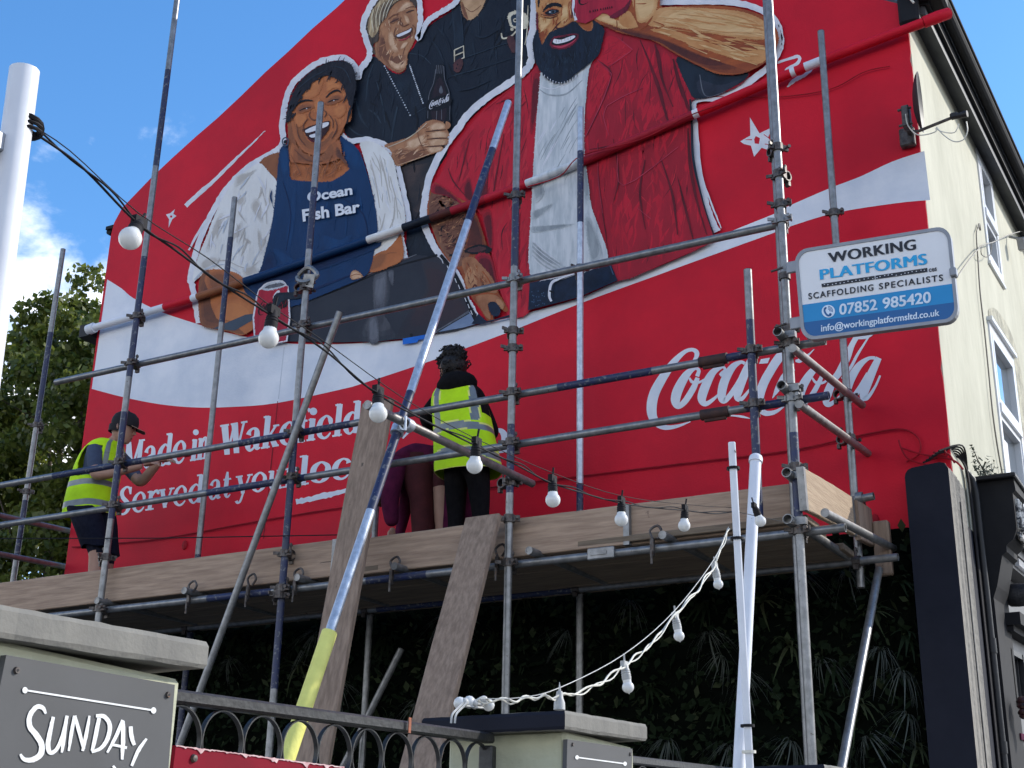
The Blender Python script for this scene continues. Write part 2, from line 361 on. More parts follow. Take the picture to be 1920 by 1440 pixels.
# return strip between gable sheet and street wall
w = MB(); w.box((BX1-.012, YW+.14, 5.2), (.02, .246, 4.84)); w.build('corner_render', M['cream'], house)
def slab(mb, x0, x1, y0, y1, z0, z1, k=None):
    P = [];
    for x in (x0, x1):
        for (y, z) in ((y0, z0), (y1, z0), (y1, z1), (y0, z1)): P.append((x, y, fz(z, y)))
    mb.add(P, [(4, 5, 6, 7), (3, 2, 1, 0), (0, 1, 5, 4), (2, 3, 7, 6), (1, 2, 6, 5), (3, 0, 4, 7)], k)
for wi, (y0, y1, z0, z1) in enumerate(WIN):
    xo, xi = BX1+.012, BX1-.07; fw = .075
    f = MB()
    slab(f, xi, xo, y0, y0+fw, z0, z1); slab(f, xi, xo, y1-fw, y1, z0, z1); slab(f, xi, xo, y0+fw, y1-fw, z1-fw, z1); slab(f, xi, xo, y0+fw, y1-fw, z0, z0+fw)
    zm = z0+(z1-z0)*(.5 if wi % 2 == 0 else .46); slab(f, xi+.012, xo+.012, y0+fw, y1-fw, zm-.035, zm+.035)
    ob = f.build('window', M['upvc'], house)
    for za, zb, dx in ((z0+fw, zm-.035, -.0), (zm+.035, z1-fw, .012)):
        s = MB(); s2 = .045
        slab(s, xi+dx+.01, xo+dx-.01, y0+fw, y0+fw+s2, za, zb); slab(s, xi+dx+.01, xo+dx-.01, y1-fw-s2, y1-fw, za, zb); slab(s, xi+dx+.01, xo+dx-.01, y0+fw+s2, y1-fw-s2, za, za+s2); slab(s, xi+dx+.01, xo+dx-.01, y0+fw+s2, y1-fw-s2, zb-s2, zb); s.build('sash', M['upvc'], ob)
        s = MB(); slab(s, xi+dx+.015, xi+dx+.024, y0+fw+s2, y1-fw-s2, za+s2, zb-s2); s.build('pane', M['glass'], ob)
    s = MB(); slab(s, BX1-.05, BX1+.022, y0-.01, y1+.01, z0-.03, z0-.002); s.build('sill', M['upvc'], ob)
    if wi == 0:
        s = MB(); slab(s, BX1-.02, BX1+.04, y0-.01, y1+.02, z1-.0, z1+.035); s.build('window_head', M['upvc'], ob)
    # blind room behind
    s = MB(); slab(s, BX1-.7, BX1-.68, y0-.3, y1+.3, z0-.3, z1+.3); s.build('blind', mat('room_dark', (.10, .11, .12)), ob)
# soot stain round the lower window head and far reveal
s = MB()
for (y0, y1, z0, z1) in WIN[:1]:
    P = cr([(y1+.01, z0+.3), (y1+.03, z1+.0), (y1-.1, z1+.05), (y0+.2, z1+.05), (y0+.1, z1+.12), (y0+.5, z1+.26), (y1+.1, z1+.26), (y1+.42, z1-.02), (y1+.38, z0+.7), (y1+.2, z0+.4)], 5, True)
    s.flat([(BX1+.004, p[0], fz(p[1], p[0])) for p in P])
s.build('damp_stain', mat('soot_wash', (.30, .285, .225), (.52, .49, .37), scale=9, rough=.9, bump=.6, bscale=40), front)
# eaves: soffit, fascia, gutter
w = MB(); slab(w, BX1-.0, BX1+.13, YW+.02, 20.9, ZR-.02, ZR+.02); w.build('soffit', M['eaves'], house)
w = MB(); slab(w, BX1+.13, BX1+.15, YW+.02, 20.9, ZR-.03, ZR+.14); w.build('fascia', M['eaves'], house)
w = MB(); n = 9
pr = [(BX1+.152+.05-.05*math.cos(math.pi*i/(n-1)), .11-.06*math.sin(math.pi*i/(n-1))) for i in range(n)]
pr2 = [(x+(.0), z+.006) for x, z in pr]
vs = []; fs = []
for y in (YW-.06, 20.9):
    vs += [(x, y, fz(ZR+z, y)) for x, z in pr]
fs = [(i, i+1, n+i+1, n+i) for i in range(n-1)]+[tuple(range(n))]
w.add(vs, fs); w.path([(BX1+.254, YW-.06, fz(ZR+.115, YW-.06)), (BX1+.254, 20.9, fz(ZR+.115, 20.9))], .012, 8); w.build('gutter', M['eaves'], house)
w = MB(); w.bbox((BX1+.13, YW+.06, ZR+.09), (.24, .3, .18), .02); w.bbox((BX1+.02, YW-.02, ZR-.06), (.14, .10, .26), .02); w.build('eaves_box', M['eaves'], house)
w = MB(); w.path(cr([(BX1+.03, YW-.08, ZR+.12), (BX1+.03, YW-.1, ZR+.02), (BX1+.07, YW-.09, ZR-.06)], 5), .008, 6); w.build('white_lead', M['cablew'], house)
w = MB(); w.box((BX0-.04, YW+.12, ZL-.14), (.13, .2, .035)); w.path([(BX0-.08, YW+.04, ZL-.17), (BX0-.08, 20, ZL-.1)], .032, 8); w.build('left_gutter', M['eaves'], house)

# ------------------------------------------------------------------ painted mural (flat paint on the gable)
LIFT = .00015
UNDER = {}
def blend(a, b, t):
    ka, kb = PCI[a], PCI[b]; mixh = lambda x, y: ''.join('%02x' % round(int(x[i:i+2], 16)*(1-t)+int(y[i:i+2], 16)*t) for i in (0, 2, 4))
    return paint(mixh(ka[0], kb[0]), mixh(ka[1] or ka[0], kb[1] or kb[0]), kb[2], kb[3], kb[4])
class Paint:
    """paint layers laid one over another on the gable; coordinates are survey points of the photograph put on the wall plane"""
    def __init__(s, name, start, label=None): s.name = name; s.l = start; s.mb = MB(); s.mats = []; s.label = label
    def _k(s, m):
        if m not in s.mats: s.mats.append(m)
        return s.mats.index(m)
    def P(s, x, y): return onY(x, y, YW-.001-LIFT*s.l)
    def area(s, pts, m, n=5, jit=0, step=True):
        u = UNDER.get(m) if n > 1 else None
        if u is not None:                                   # shade laid on in three blended passes
            c = np.array(pts, float).mean(0)
            for sc_, t in ((1.0, .28), (.86, .58)):
                s._area([tuple(c+(np.array(p, float)-c)*sc_) for p in pts], blend(u, m, t), n, jit, step)
            return s._area([tuple(c+(np.array(p, float)-c)*.70) for p in pts], m, n, jit, step)
        return s._area(pts, m, n, jit, step)
    def _area(s, pts, m, n=5, jit=0, step=True):
        if step: s.l += 1
        q = cr(pts, n, True) if n > 1 else [np.array(p, float) for p in pts]
        if n > 1 and s.feather and m not in (WH2, WHITE) and len(q) and max(np.ptp([p[0] for p in q]), np.ptp([p[1] for p in q])) > 16: s._feather(q, m)
        if jit: q = [p+np.array([random.gauss(0, jit), random.gauss(0, jit)]) for p in q]
        s.mb.flat([s.P(p[0], p[1]) for p in q], s._k(m)); return s
    feather = 0
    def scumble(s, poly, ms, n, l, w_, ang, spread):
        """many loose brush strokes inside an outline"""
        P_ = cr(poly, 5, True); xs = [p[0] for p in P_]; ys_ = [p[1] for p in P_]; L = len(P_); done = 0; s.l += 1; base = s.l
        def inside(x, y):
            c = False
            for i in range(L):
                (xa, ya), (xb_, yb_) = P_[i], P_[i-1]
                if (ya > y) != (yb_ > y) and x < (xb_-xa)*(y-ya)/(yb_-ya)+xa: c = not c
            return c
        for _ in range(n*6):
            if done >= n: break
            x = random.uniform(min(xs), max(xs)); y = random.uniform(min(ys_), max(ys_)); a = R_(ang+random.gauss(0, spread)); ln = random.uniform(*l); dx, dy = math.cos(a)*ln/2, -math.sin(a)*ln/2
            if not (inside(x, y) and inside(x+dx, y+dy) and inside(x-dx, y-dy)): continue
            b = random.gauss(0, ln*.08); s.l = base+2*random.random()
            s.line([(x-dx, y-dy, .3), (x-dx*.3+b*.5, y-dy*.3, random.uniform(*w_)), (x+dx*.4+b*.6, y+dy*.4, random.uniform(*w_)), (x+dx, y+dy, .3)], random.choice(ms), 3, .25, step=False); done += 1
        s.l = base+2; return s
    def _feather(s, q, m):
        """dry-brush ends along the outline"""
        k = s._k(m); c = sum(q)/len(q); L = len(q); keep = s.l
        for i in range(L):
            a, b = q[i], q[(i+1) % L]; n_ = max(1, int(np.hypot(*(b-a))/2.2))
            for j in range(n_):
                if random.random() < .35: continue
                p = a+(b-a)*random.random(); t = (b-a)/(np.hypot(*(b-a))+1e-6); d = p-c; d = d/(np.hypot(*d)+1e-6)
                d = d*.6+t*random.uniform(-.9, .9)+np.array([0, random.uniform(-.5, .5)]); d /= np.hypot(*d)+1e-6
                l = random.uniform(1.0, 1.0+s.feather); w_ = random.uniform(.4, 1.1); nn_ = np.array([-d[1], d[0]])*w_
                s.l = keep+random.uniform(.15, .85)
                s.mb.add([s.P(*(p-d*l*.5-nn_)), s.P(*(p-d*l*.5+nn_)), s.P(*(p+d*l))], [(0, 1, 2)], k)
        s.l = keep
    def line(s, pts, m, n=6, jit=0, closed=False, step=True):
        """brush stroke: points (x, y, width)"""
        if step: s.l += 1
        q = cr(pts, n, closed) if n > 1 else [np.array(p, float) for p in pts]
        L = len(q); vs = []
        for i, p in enumerate(q):
            a = q[(i-1) % L] if (closed or i > 0) else q[i]; b = q[(i+1) % L] if (closed or i < L-1) else q[i]
            t = b[:2]-a[:2]; t = t/(np.hypot(*t)+1e-9); nrm = np.array([-t[1], t[0]])
            wl = max(p[2], .3)/2+random.gauss(0, jit); wr = max(p[2], .3)/2+random.gauss(0, jit)
            vs += [s.P(*(p[:2]+nrm*wl)), s.P(*(p[:2]-nrm*wr))]
        fs = [(2*i, 2*i+1, (2*i+3) % (2*L), (2*i+2) % (2*L)) for i in range(L if closed else L-1)]
        s.mb.add(vs, fs, s._k(m)); return s
    def dot(s, x, y, r, m, ry=None, step=True):
        return s.area([(x+r*math.cos(a), y+(ry or r)*math.sin(a)) for a in np.linspace(0, 2*math.pi, 9)[:-1]], m, 3, 0, step)
    def text(s, txt, quad, m, off=.0, space=1.0):
        s.l += 1; V, F = textmesh(txt, off, space); (tl, tr, bl, br) = [np.array(p, float) for p in quad]
        vs = []
        for v in V:
            u, t = v[0], v[1]; p = (bl*(1-u)+br*u)*(1-t)+(tl*(1-u)+tr*u)*t; vs.append(s.P(*p))
        s.mb.add(vs, F, s._k(m)); return s
    def done(s):
        o = s.mb.build(s.name, s.mats, gable)
        if s.label: o['label'] = s.label
        return o
WHITE = paint('e6e7ec', 'd0d5df', 1.8); WH2 = paint('e2e0e4', 'd2d2da', 8)
REDP = paint('c41d33', 'b21a2e', 6, (1, 1, .5)); REDD = paint('a81b2f', '97192b', 6, (1.2, 1, .5)); REDX = paint('6c1826', '52141f', 8, (1.5, 1, .35)); REDH = paint('ca2c3a', 'b42232', 9, (1.5, 1, .3))
MAR = paint('7a1a30', '5a1828', 9, (1.4, 1, .35)); ROSE = paint('b83a50', '9c2c44', 8)
BLK = paint('101826', '18222f', 5, (1, 1, .4)); BLK2 = paint('1d2937', '131b28', 6, (1.5, 1, .5)); BLK3 = paint('2a3845', '1c2835', 7, (1.5, 1, .5)); INK = paint('0c0f18')
BEARD = paint('0f1826', '172436', 9, (3, 1, .6)); BEARDH = paint('2a3c4c', '1d2c3c', 22, (3, 1, .5))
APRON = paint('06345f', '052f57', 3, (1.6, 1, .6)); APR2 = paint('083c6a', '06345f', 5, (2, 1, .5)); APRD = paint('062650', '052046', 5)
SK1 = paint('b86e42', 'ac643c', 5); SK1D = paint('935a3a', '845036', 7, (1, 1, .6)); SK1H = paint('c67c4a', 'bc7446', 6); SK1X = paint('6e4434', '5c3a30', 8)
SK2 = paint('b4805c', '9c6a4c', 11, (1.3, 1, .6)); SK2D = paint('80543e', '6a4436', 11); SK2H = paint('d8b494', 'c49a78', 12); SK2X = paint('4e342e')
SK4 = paint('c8905c', 'b87a48', 6, (1, 1, .6)); SK4H = paint('dcb482', 'cca06c', 7, (.5, 1, 2)); SK4D = paint('a4542c', '8c4428', 7, (.5, 1, 2)); SK4X = paint('5e2c24', '4a2522', 7)
SHIRT = paint('d6d8da', 'b8bec2', 7, (3.2, 1, .5), (0, .5, 0)); SHIRTD = paint('a2a8ac', '8c9296', 9, (2, 1, .5), (0, .5, 0)); BLOUSE = paint('e4e2e0', 'd8d5d1', 4, (1.6, 1, .7)); BLOD = paint('c2bcb6', 'b6afa8', 5); GREYW = paint('c8ccd4', 'b4bac4', 9, (2.5, 1, .5))
HAIRB = paint('cdb68e', '8c7458', 16, (3, 1, .4), (0, -.4, 0)); HAIRD = paint('5a4a40', '38302e', 14, (3, 1, .4), (0, -.4, 0)); HAIRK = paint('14141e', '20202a', 12, (2, 1, 1))
COUNT = paint('2e323c', '272b36', 2.2); COUN2 = paint('3a2e34', '2e2a33', 2.4, (1, 1, .8)); GLARE = paint('6a6c74', '4e5059', 6, (2.2, 1, .5)); GLAR2 = paint('4c4d54', '3a3b43', 6, (2, 1, .6)); STEEL = paint('7e90ac', '6a7c98', 4); STEELD = paint('44505f')
CREAMP = paint('d8cfb8', 'b8ab94', 16); LEATH = paint('5a3536', '452a2e', 12); BTAN = paint('caa27c', 'b08a66', 9); JEAN = paint('0f1c30', '14263e', 14); JEANL = paint('3a5470'); TAPE = paint('1c6ed0', '1862be', 6); STONEP = paint('4a3c3a', '2a2a2f', 3); CAN = paint('b2243a', '9a1c34', 5, (3, 1, .3))

UNDER.update({SK1D: SK1, SK1H: SK1, SK1X: SK1D, SK2D: SK2, SK2H: SK2, SK4D: SK4, SK4H: SK4, SK4X: SK4D, BLOD: BLOUSE, APR2: APRON, APRD: APRON, REDX: REDP, REDH: REDP, SHIRTD: SHIRT, GLARE: GLAR2, GLAR2: COUNT, COUN2: COUNT, STONEP: BLK, BLK2: BLK})
# white wave
Wp = Paint('painted_ribbon', 1, 'broad white wave painted across the red gable')
up_ = [(201, 524), (228, 541), (250, 559), (300, 584), (365, 606), (420, 622), (473, 634), (533, 643), (567, 645), (640, 645), (757, 638), (800, 630), (900, 608), (953, 596), (1083, 560), (1157, 528), (1241, 498), (1320, 462), (1359, 440), (1382, 429), (1449, 402), (1473, 389), (1553, 354), (1613, 331), (1673, 303), (1733, 283)]
lo_ = [(1744, 375), (1680, 381), (1567, 399), (1480, 425), (1455, 435), (1273, 501), (1241, 513), (1093, 567), (973, 615), (953, 623), (873, 653), (807, 677), (683, 718), (640, 730), (517, 756), (433, 763), (367, 764), (300, 758), (233, 745), (172, 729)]
qq = cr(up_, 4)+cr(lo_, 4); Wp.area([tuple(p) for p in qq], WHITE, 1)
Wp.area([(532, 650), (534, 650), (523, 748), (521.5, 748)], GREYW, 1)
Seam = Paint('wall_seam', 2.5); Seam.line([(521, 752, 1.6), (502, 930, 1.8), (494, 1010, 1.6)], paint('7c0c1c', '6a0a18', 9), 6, .3); Seam.done()
Wp.done()

# halo strokes: ragged white outlines round the figures
H = Paint('painted_outline', 130, 'ragged white outline painted round the figures')
def halo(pts, wd_, jit=.55): H.line([(x, y, wd_) for x, y in pts], WH2, 7, jit)
halo([(372, 606), (366, 570), (360, 535), (357, 520), (368, 470), (385, 425), (405, 385), (428, 350), (460, 318), (487, 300), (522, 279), (531, 262), (529, 240), (532, 210), (538, 180), (550, 155), (570, 136), (592, 120), (618, 110), (645, 108), (664, 122), (671, 146), (676, 130), (690, 112), (693, 95), (685, 70), (681, 45), (690, 20), (702, 0), (725, -25)], 11)
halo([(786, -20), (787, 10), (788, 40), (784, 72), (800, 42), (815, 30), (838, 16), (856, 2), (862, -25)], 10)
halo([(640, 252), (655, 264), (690, 262), (722, 272), (742, 297), (752, 340), (762, 385), (766, 415), (755, 430), (752, 440), (757, 470), (760, 484)], 10)
halo([(1002, -25), (1001, 20), (998, 60), (993, 80), (996, 112), (985, 132), (960, 152), (915, 182), (880, 212), (855, 246), (830, 280), (806, 330), (798, 365), (794, 400), (797, 425), (808, 450), (822, 475), (845, 500), (862, 525), (871, 555), (882, 575), (893, 595), (897, 605)], 13)
halo([(1235, 4), (1320, 2), (1370, 4), (1415, 14), (1446, 30), (1461, 55), (1463, 85), (1450, 115), (1425, 138), (1395, 160), (1370, 176), (1335, 184), (1301, 191), (1303, 240), (1307, 300), (1320, 365), (1332, 405), (1345, 434)], 12)
H.line([(1459, 46, 2), (1466, 70, 3), (1464, 95, 2)], WH2, 5, .4, step=False); H.line([(1352, 428, 2), (1335, 385, 3), (1316, 330, 2.5), (1310, 270, 2.5), (1306, 235, 2)], WH2, 5, .6)
H.line([(1408, 145, 2), (1440, 122, 3)], WH2, 2); H.line([(395, 402, 6), (372, 436, 5), (354, 469, 3)], WH2, 4, .3)
H.done()

# streaks, stars and squiggles
S = Paint('painted_star', 4, 'small hand painted white five pointed star at the left of the mural')
S.area([(328, 392), (325, 401), (331, 405), (323, 411), (316, 427), (317, 411), (311, 402), (319, 400)], WH2, 1); S.dot(321, 406, 2.2, RED); S.done()
S = Paint('painted_star', 4, 'large hand painted white five pointed star at the right of the mural')
S.area([(1406, 220), (1424, 250), (1449, 238), (1440, 258), (1449, 270), (1446, 283), (1428, 277), (1414, 294), (1408, 273), (1395, 270), (1388, 265), (1407, 254)], WH2, 1)
S.area([(1417, 255), (1425, 259), (1423, 270), (1415, 269), (1414, 261)], RED, 1); S.line([(1432, 252, 1.5), (1446, 262, 1.2)], RED, 2); S.line([(1434, 270, 1.5), (1447, 272, 1)], RED, 2); S.line([(1398, 262, 1), (1410, 262, 2)], RED, 2); S.done()
S = Paint('painted_streak', 4, 'tapering white comet streak painted on the red')
S.line([(348, 386, 8), (372, 364, 8.5), (405, 335, 7), (440, 300, 5), (470, 272, 3), (497, 245, 1)], WH2, 6, .35); S.done()
S = Paint('painted_squiggle', 4, 'white squiggle painted beside the elbow')
S.line([(1456, 118, 4), (1480, 110, 5), (1498, 106, 6), (1496, 118, 6), (1476, 130, 6), (1475, 140, 8)], WH2, 5, .3); S.line([(1476, 163, 3), (1490, 150, 8), (1510, 140, 6), (1520, 128, 9), (1533, 110, 4)], WH2, 6, .4); S.done()
def script_logo(L, f, k, m, n=6):
    """the flowing script, as variable-width strokes"""
    def zs(pts): L.line([(*f(p[0], p[1]), p[2]*k) for p in pts], m, n)
    zs([(460, 135, 10), (482, 112, 30), (484, 78, 34), (450, 60, 26), (395, 78, 30), (320, 150, 48), (240, 262, 64), (178, 380, 72), (160, 490, 72), (182, 570, 58), (250, 618, 38), (340, 612, 24), (440, 578, 6)])
    zs([(488, 252, 30), (500, 210, 26), (470, 196, 24), (412, 240, 54), (352, 345, 70), (332, 425, 66), (352, 468, 40), (402, 430, 44), (462, 335, 44), (492, 262, 30)]); zs([(432, 262, 14), (452, 292, 22), (500, 296, 18), (560, 262, 12)])
    zs([(652, 246, 22), (668, 232, 30), (690, 205, 22), (668, 186, 20), (600, 226, 50), (545, 330, 66), (522, 412, 62), (548, 450, 38), (604, 418, 24), (664, 360, 10)])
    zs([(832, 160, 22), (800, 150, 26), (740, 190, 50), (684, 290, 64), (664, 394, 60), (688, 426, 40), (752, 352, 38), (822, 230, 30)]); zs([(872, 130, 40), (828, 240, 60), (786, 350, 64), (778, 408, 44), (812, 412, 30), (862, 352, 16), (885, 320, 8)])
    L.area([f(a, b) for a, b in ((948, 128), (1012, 118), (996, 158), (934, 162))], m, 1)
    zs([(1130, 70, 70), (1076, 120, 66), (1020, 205, 64), (968, 300, 66), (936, 400, 66), (936, 470, 56), (975, 515, 40), (1040, 512, 30), (1100, 478, 14), (1140, 440, 5)]); zs([(1196, 140, 16), (1228, 138, 32), (1270, 112, 26), (1300, 88, 12), (1330, 56, 5)])
    zs([(690, 534, 5), (760, 536, 12), (820, 544, 16), (872, 556, 3)])
    zs([(1190, 200, 16), (1130, 240, 50), (1075, 330, 44), (1030, 410, 4)])
    zs([(1404, 225, 16), (1372, 188, 24), (1318, 216, 50), (1254, 312, 64), (1228, 400, 60), (1252, 440, 38), (1304, 402, 38), (1364, 300, 34), (1392, 232, 22)]); zs([(1316, 262, 12), (1344, 296, 20), (1400, 296, 18), (1452, 252, 10)])
    zs([(1440, 300, 40), (1500, 240, 50), (1560, 130, 56), (1606, 20, 40), (1660, -60, 36), (1720, -90, 20)]); zs([(1720, -28, 12), (1690, 20, 14), (1640, 100, 20), (1592, 190, 22), (1530, 270, 18)]); zs([(1470, 270, 50), (1430, 370, 62), (1416, 440, 44), (1448, 452, 34), (1510, 400, 14), (1560, 330, 6)])
    zs([(1640, -30, 30), (1700, -38, 40), (1750, -62, 30), (1790, -100, 6)])
    zs([(1770, 120, 24), (1720, 124, 26), (1650, 180, 50), (1586, 290, 62), (1560, 396, 58), (1584, 428, 40), (1650, 352, 38), (1720, 230, 30)]); zs([(1796, 118, 44), (1744, 230, 60), (1696, 350, 64), (1684, 404, 44), (1716, 404, 30), (1768, 330, 18), (1806, 246, 14)])
# ---- dark clothes of the two figures behind
F = Paint('painted_figure', 8, 'painted woman with short fair hair in a black top holding a glass bottle'); F.feather = 2.4
DARK = [(702, 105), (680, 131), (667, 152), (655, 200), (645, 240), (655, 258), (680, 262), (720, 274), (742, 303), (752, 350), (764, 398), (766, 482), (826, 482), (800, 425), (799, 380), (808, 338), (826, 298), (850, 262), (880, 225), (912, 194), (950, 164), (985, 140), (995, 118), (990, 60), (998, -40), (868, -40), (862, 8), (840, 25), (809, 45), (790, 64), (776, 88), (764, 104), (761, 131), (747, 139), (729, 131)]
F.area(DARK, BLK, 3)
F.area([(720, 310), (745, 300), (795, 292), (840, 283), (806, 340), (796, 395), (798, 422), (768, 410), (754, 360)], STONEP, 4); F.area([(768, 412), (798, 424), (822, 470), (780, 478), (764, 440)], BLK2, 3)
F.area([(722, 165), (740, 148), (770, 140), (790, 168), (796, 200), (770, 215), (742, 190)], BLK2, 4); F.area([(676, 170), (690, 150), (694, 190), (690, 235), (672, 238), (664, 215)], BLK2, 4)
for q in ([(700, 120, 2), (690, 150, 3), (686, 190, 2)], [(705, 150, 2), (716, 190, 3), (722, 230, 2)], [(745, 200, 3), (738, 235, 4), (734, 262, 2)], [(775, 215, 1.5), (795, 203, 1.5), (805, 200, 1)], [(690, 205, 2), (705, 215, 4), (715, 232, 2)], [(668, 190, 2), (676, 220, 4), (690, 240, 2)], [(765, 100, 1.5), (790, 104, 2), (808, 120, 1.5)], [(650, 235, 2), (672, 252, 3), (700, 256, 2)]): F.line(q, BLK3, 5)
F.scumble(DARK, [BLK2, BLK2, INK, BLK2], 90, (14, 48), (1, 4), 75, 26)
# figure behind with braces, head above the picture
F.area([(862, -30), (864, 8), (868, 26), (877, 37), (890, 33), (903, 17), (911, -5), (912, -30)], BTAN, 5); F.area([(864, 8), (870, 30), (878, 37), (874, 22), (868, 5)], SK2D, 4); F.line([(872, 14, 1), (885, 22, 1.5), (902, 10, 1)], SK2D, 4)
F._area([(847, 20), (862, 8), (868, 60), (868, 96), (852, 96), (850, 60)], BLK2, 2); F.line([(862, 10, 1), (868, 60, 1.2), (868, 95, 1)], BLK3, 4); F.line([(848, 22, 1), (852, 60, 1.2), (852, 92, 1)], BLK3, 4)
F._area([(960, -20), (972, -20), (976, 40), (968, 60), (958, 40)], BLK2, 2)
F.line([(872, 108, 1.5), (900, 98, 1.5), (940, 84, 1.5), (968, 76, 1)], BLK3, 4); F.line([(838, 150, 1), (846, 143, 1.5), (900, 128, 1.5), (967, 107, 1)], BLK3, 4); F.line([(838, 150, 1.5), (836, 190, 1.2), (842, 230, 1)], BLK3, 4)
for q in ([(815, 45, 2), (835, 70, 4), (845, 95, 2)], [(800, 66, 2), (820, 90, 4), (832, 116, 2)], [(880, 60, 2), (905, 70, 3), (935, 55, 2)], [(860, 170, 2), (885, 165, 3), (920, 150, 2)]): F.line(q, BLK2, 5)
F.line([(852, 94, 2.6), (869, 86, 2.6), (870, 108, 2.6), (852, 116, 2.6), (852, 94, 2.6)], CREAMP, 1); F.line([(851, 105, 2.2), (870, 97, 2.2)], CREAMP, 1)
F.area([(852, 116), (866, 110), (867, 124), (860, 135), (851, 132)], LEATH, 3); F.dot(858, 121, 1.5, INK); F.dot(856, 128, 1.5, INK)
F.area([(952, 30), (962, 21), (980, 22), (990, 34), (988, 52), (976, 54), (958, 50)], CREAMP, 4); F.area([(958, 32), (966, 27), (974, 30), (974, 46), (962, 48)], BLK3, 4); F.dot(966, 38, 4, CREAMP); F.dot(966, 38, 2, INK)
F.line([(940, 62, 2.5), (943, 72, 3), (958, 68, 3), (968, 58, 2.5)], CREAMP, 4); F.area([(950, 72), (962, 68), (968, 90), (966, 98), (959, 96)], LEATH, 3); F.line([(990, 10, 1.5), (988, 60, 2), (984, 84, 1.5)], CREAMP, 4); F.dot(960, 55, 3, CREAMP); F.dot(970, 56, 3, CREAMP)
# fair haired head
F.area([(735, 3), (765, -8), (778, 10), (783, 30), (784, 46), (779, 70), (771, 88), (764, 103), (761, 126), (748, 136), (730, 128), (714, 114), (703, 101), (706, 84), (707, 58), (713, 42), (722, 26)], SK2, 5)
F.area([(706, 62), (716, 60), (722, 90), (740, 108), (762, 104), (761, 126), (748, 136), (730, 128), (714, 114), (703, 101)], SK2D, 4); F.area([(728, 112), (745, 120), (760, 112), (760, 124), (748, 131), (734, 125)], SK2H, 4)
FACE2 = [(735, 12), (765, 0), (778, 12), (783, 46), (778, 70), (768, 92), (758, 122), (748, 134), (730, 126), (714, 112), (708, 84), (712, 50)]; F.scumble(FACE2, [SK2H, SK2, SK2D, SK2], 70, (6, 18), (.8, 2.8), 75, 22)
F.area([(728, 62), (736, 58), (740, 84), (748, 96), (738, 98), (730, 84)], SK2H, 4); F.area([(742, 24), (758, 6), (770, 4), (774, 14), (756, 20)], SK2H, 4); F.area([(757, 30), (763, 44), (769, 42), (764, 30)], SK2H, 4); F.area([(766, 78), (758, 90), (750, 92), (756, 80)], SK2H, 4)
F.area([(730, 44), (738, 34), (748, 31), (750, 36), (740, 42)], SK2D, 4); F.line([(731, 43, 1.5), (738, 39, 2.5), (748, 35, 1.5)], SK2X, 4); F.line([(762, 24, 1.5), (768, 21, 2.5), (776, 19, 1.5)], SK2X, 4); F.line([(728, 36, 1.5), (738, 28, 2.5), (748, 26, 1.5)], SK2D, 4); F.line([(760, 17, 1.5), (770, 13, 2.5), (777, 12, 1.5)], SK2D, 4)
F.line([(752, 32, 1.2), (750, 44, 2), (757, 49, 2.2), (766, 45, 1.8)], SK2D, 4); F.line([(742, 52, 1), (739, 64, 2), (743, 76, 1.2)], SK2D, 4); F.line([(772, 46, 1), (779, 54, 2), (776, 66, 1)], SK2D, 4)
F.area([(742, 67), (752, 61), (764, 56), (772, 52), (772, 59), (764, 68), (752, 72), (745, 71)], SK2X, 4); F.area([(744, 66), (754, 61), (764, 57), (771, 53), (769, 59), (758, 65), (747, 69)], WH2, 4); F.line([(747, 75, 1), (758, 74, 2), (770, 66, 1)], ROSE, 4)
F.area([(686, 57), (686, 34), (698, 12), (714, -10), (740, -24), (768, -18), (781, 0), (780, 14), (774, 6), (764, -2), (750, 0), (738, 8), (728, 22), (716, 40), (710, 56), (709, 76), (700, 82), (703, 100), (696, 97), (694, 78)], HAIRD, 4)
F.area([(690, 46), (696, 24), (710, 4), (728, -12), (752, -16), (768, -8), (750, -2), (736, 8), (726, 22), (714, 40), (707, 60), (698, 70), (692, 62)], HAIRB, 4)
for i in range(14):
    a = i/13; F.line([(700+a*45, 18-a*30, 1), (697+a*34, 36-a*22, 1.6), (700+a*25, 60-a*28, .8)], CREAMP if i % 3 == 0 else HAIRD, 4, step=(i % 4 == 0))
# arm, hand and bottle
F.area([(816, 130), (818, 124), (829, 120), (832, 124), (832, 138), (836, 155), (842, 175), (843, 205), (842, 232), (802, 230), (801, 200), (804, 178), (812, 155)], INK, 4); F.area([(820, 150), (828, 148), (836, 176), (835, 225), (812, 225), (808, 190)], paint('2a1a22', '1c1420', 12, (3, 1, .4)), 4)
F.line([(817, 130, 1.2), (813, 155, 1.4), (804, 180, 1.4), (802, 222, 1)], GLARE, 4); F.line([(832, 124, 1.2), (834, 150, 1.4), (843, 178, 1.2), (843, 225, 1)], GLARE, 4)
for xx in (818.5, 822, 825.5, 829): F.line([(xx, 122, 1.2), (xx-1, 138, 1.2)], GLARE, 2, step=False)
F.area([(827, 160), (831, 172), (826, 176), (823, 170)], GLARE, 3); F.line([(819, 208, 1), (818, 224, 1)], GLARE, 2); F.line([(828, 205, 1), (828, 224, 1)], GLARE, 2)
F.area([(802, 188), (842, 178), (843, 200), (803, 208)], INK, 2)
script_logo(F, lambda X, Y: (804.5+(X-125)*.0224, 190+(Y-60)*.027-(X-125)*.0062), .0235, WH2)
F.area([(836, 228), (843, 230), (845, 236), (840, 242), (836, 238)], SK2, 4)
F.area([(721, 272), (747, 264), (773, 254), (786, 240), (798, 229), (813, 225), (830, 229), (836, 238), (841, 250), (841, 265), (832, 279), (808, 289), (796, 292), (773, 301), (744, 311), (738, 292), (730, 280)], SK2, 5)
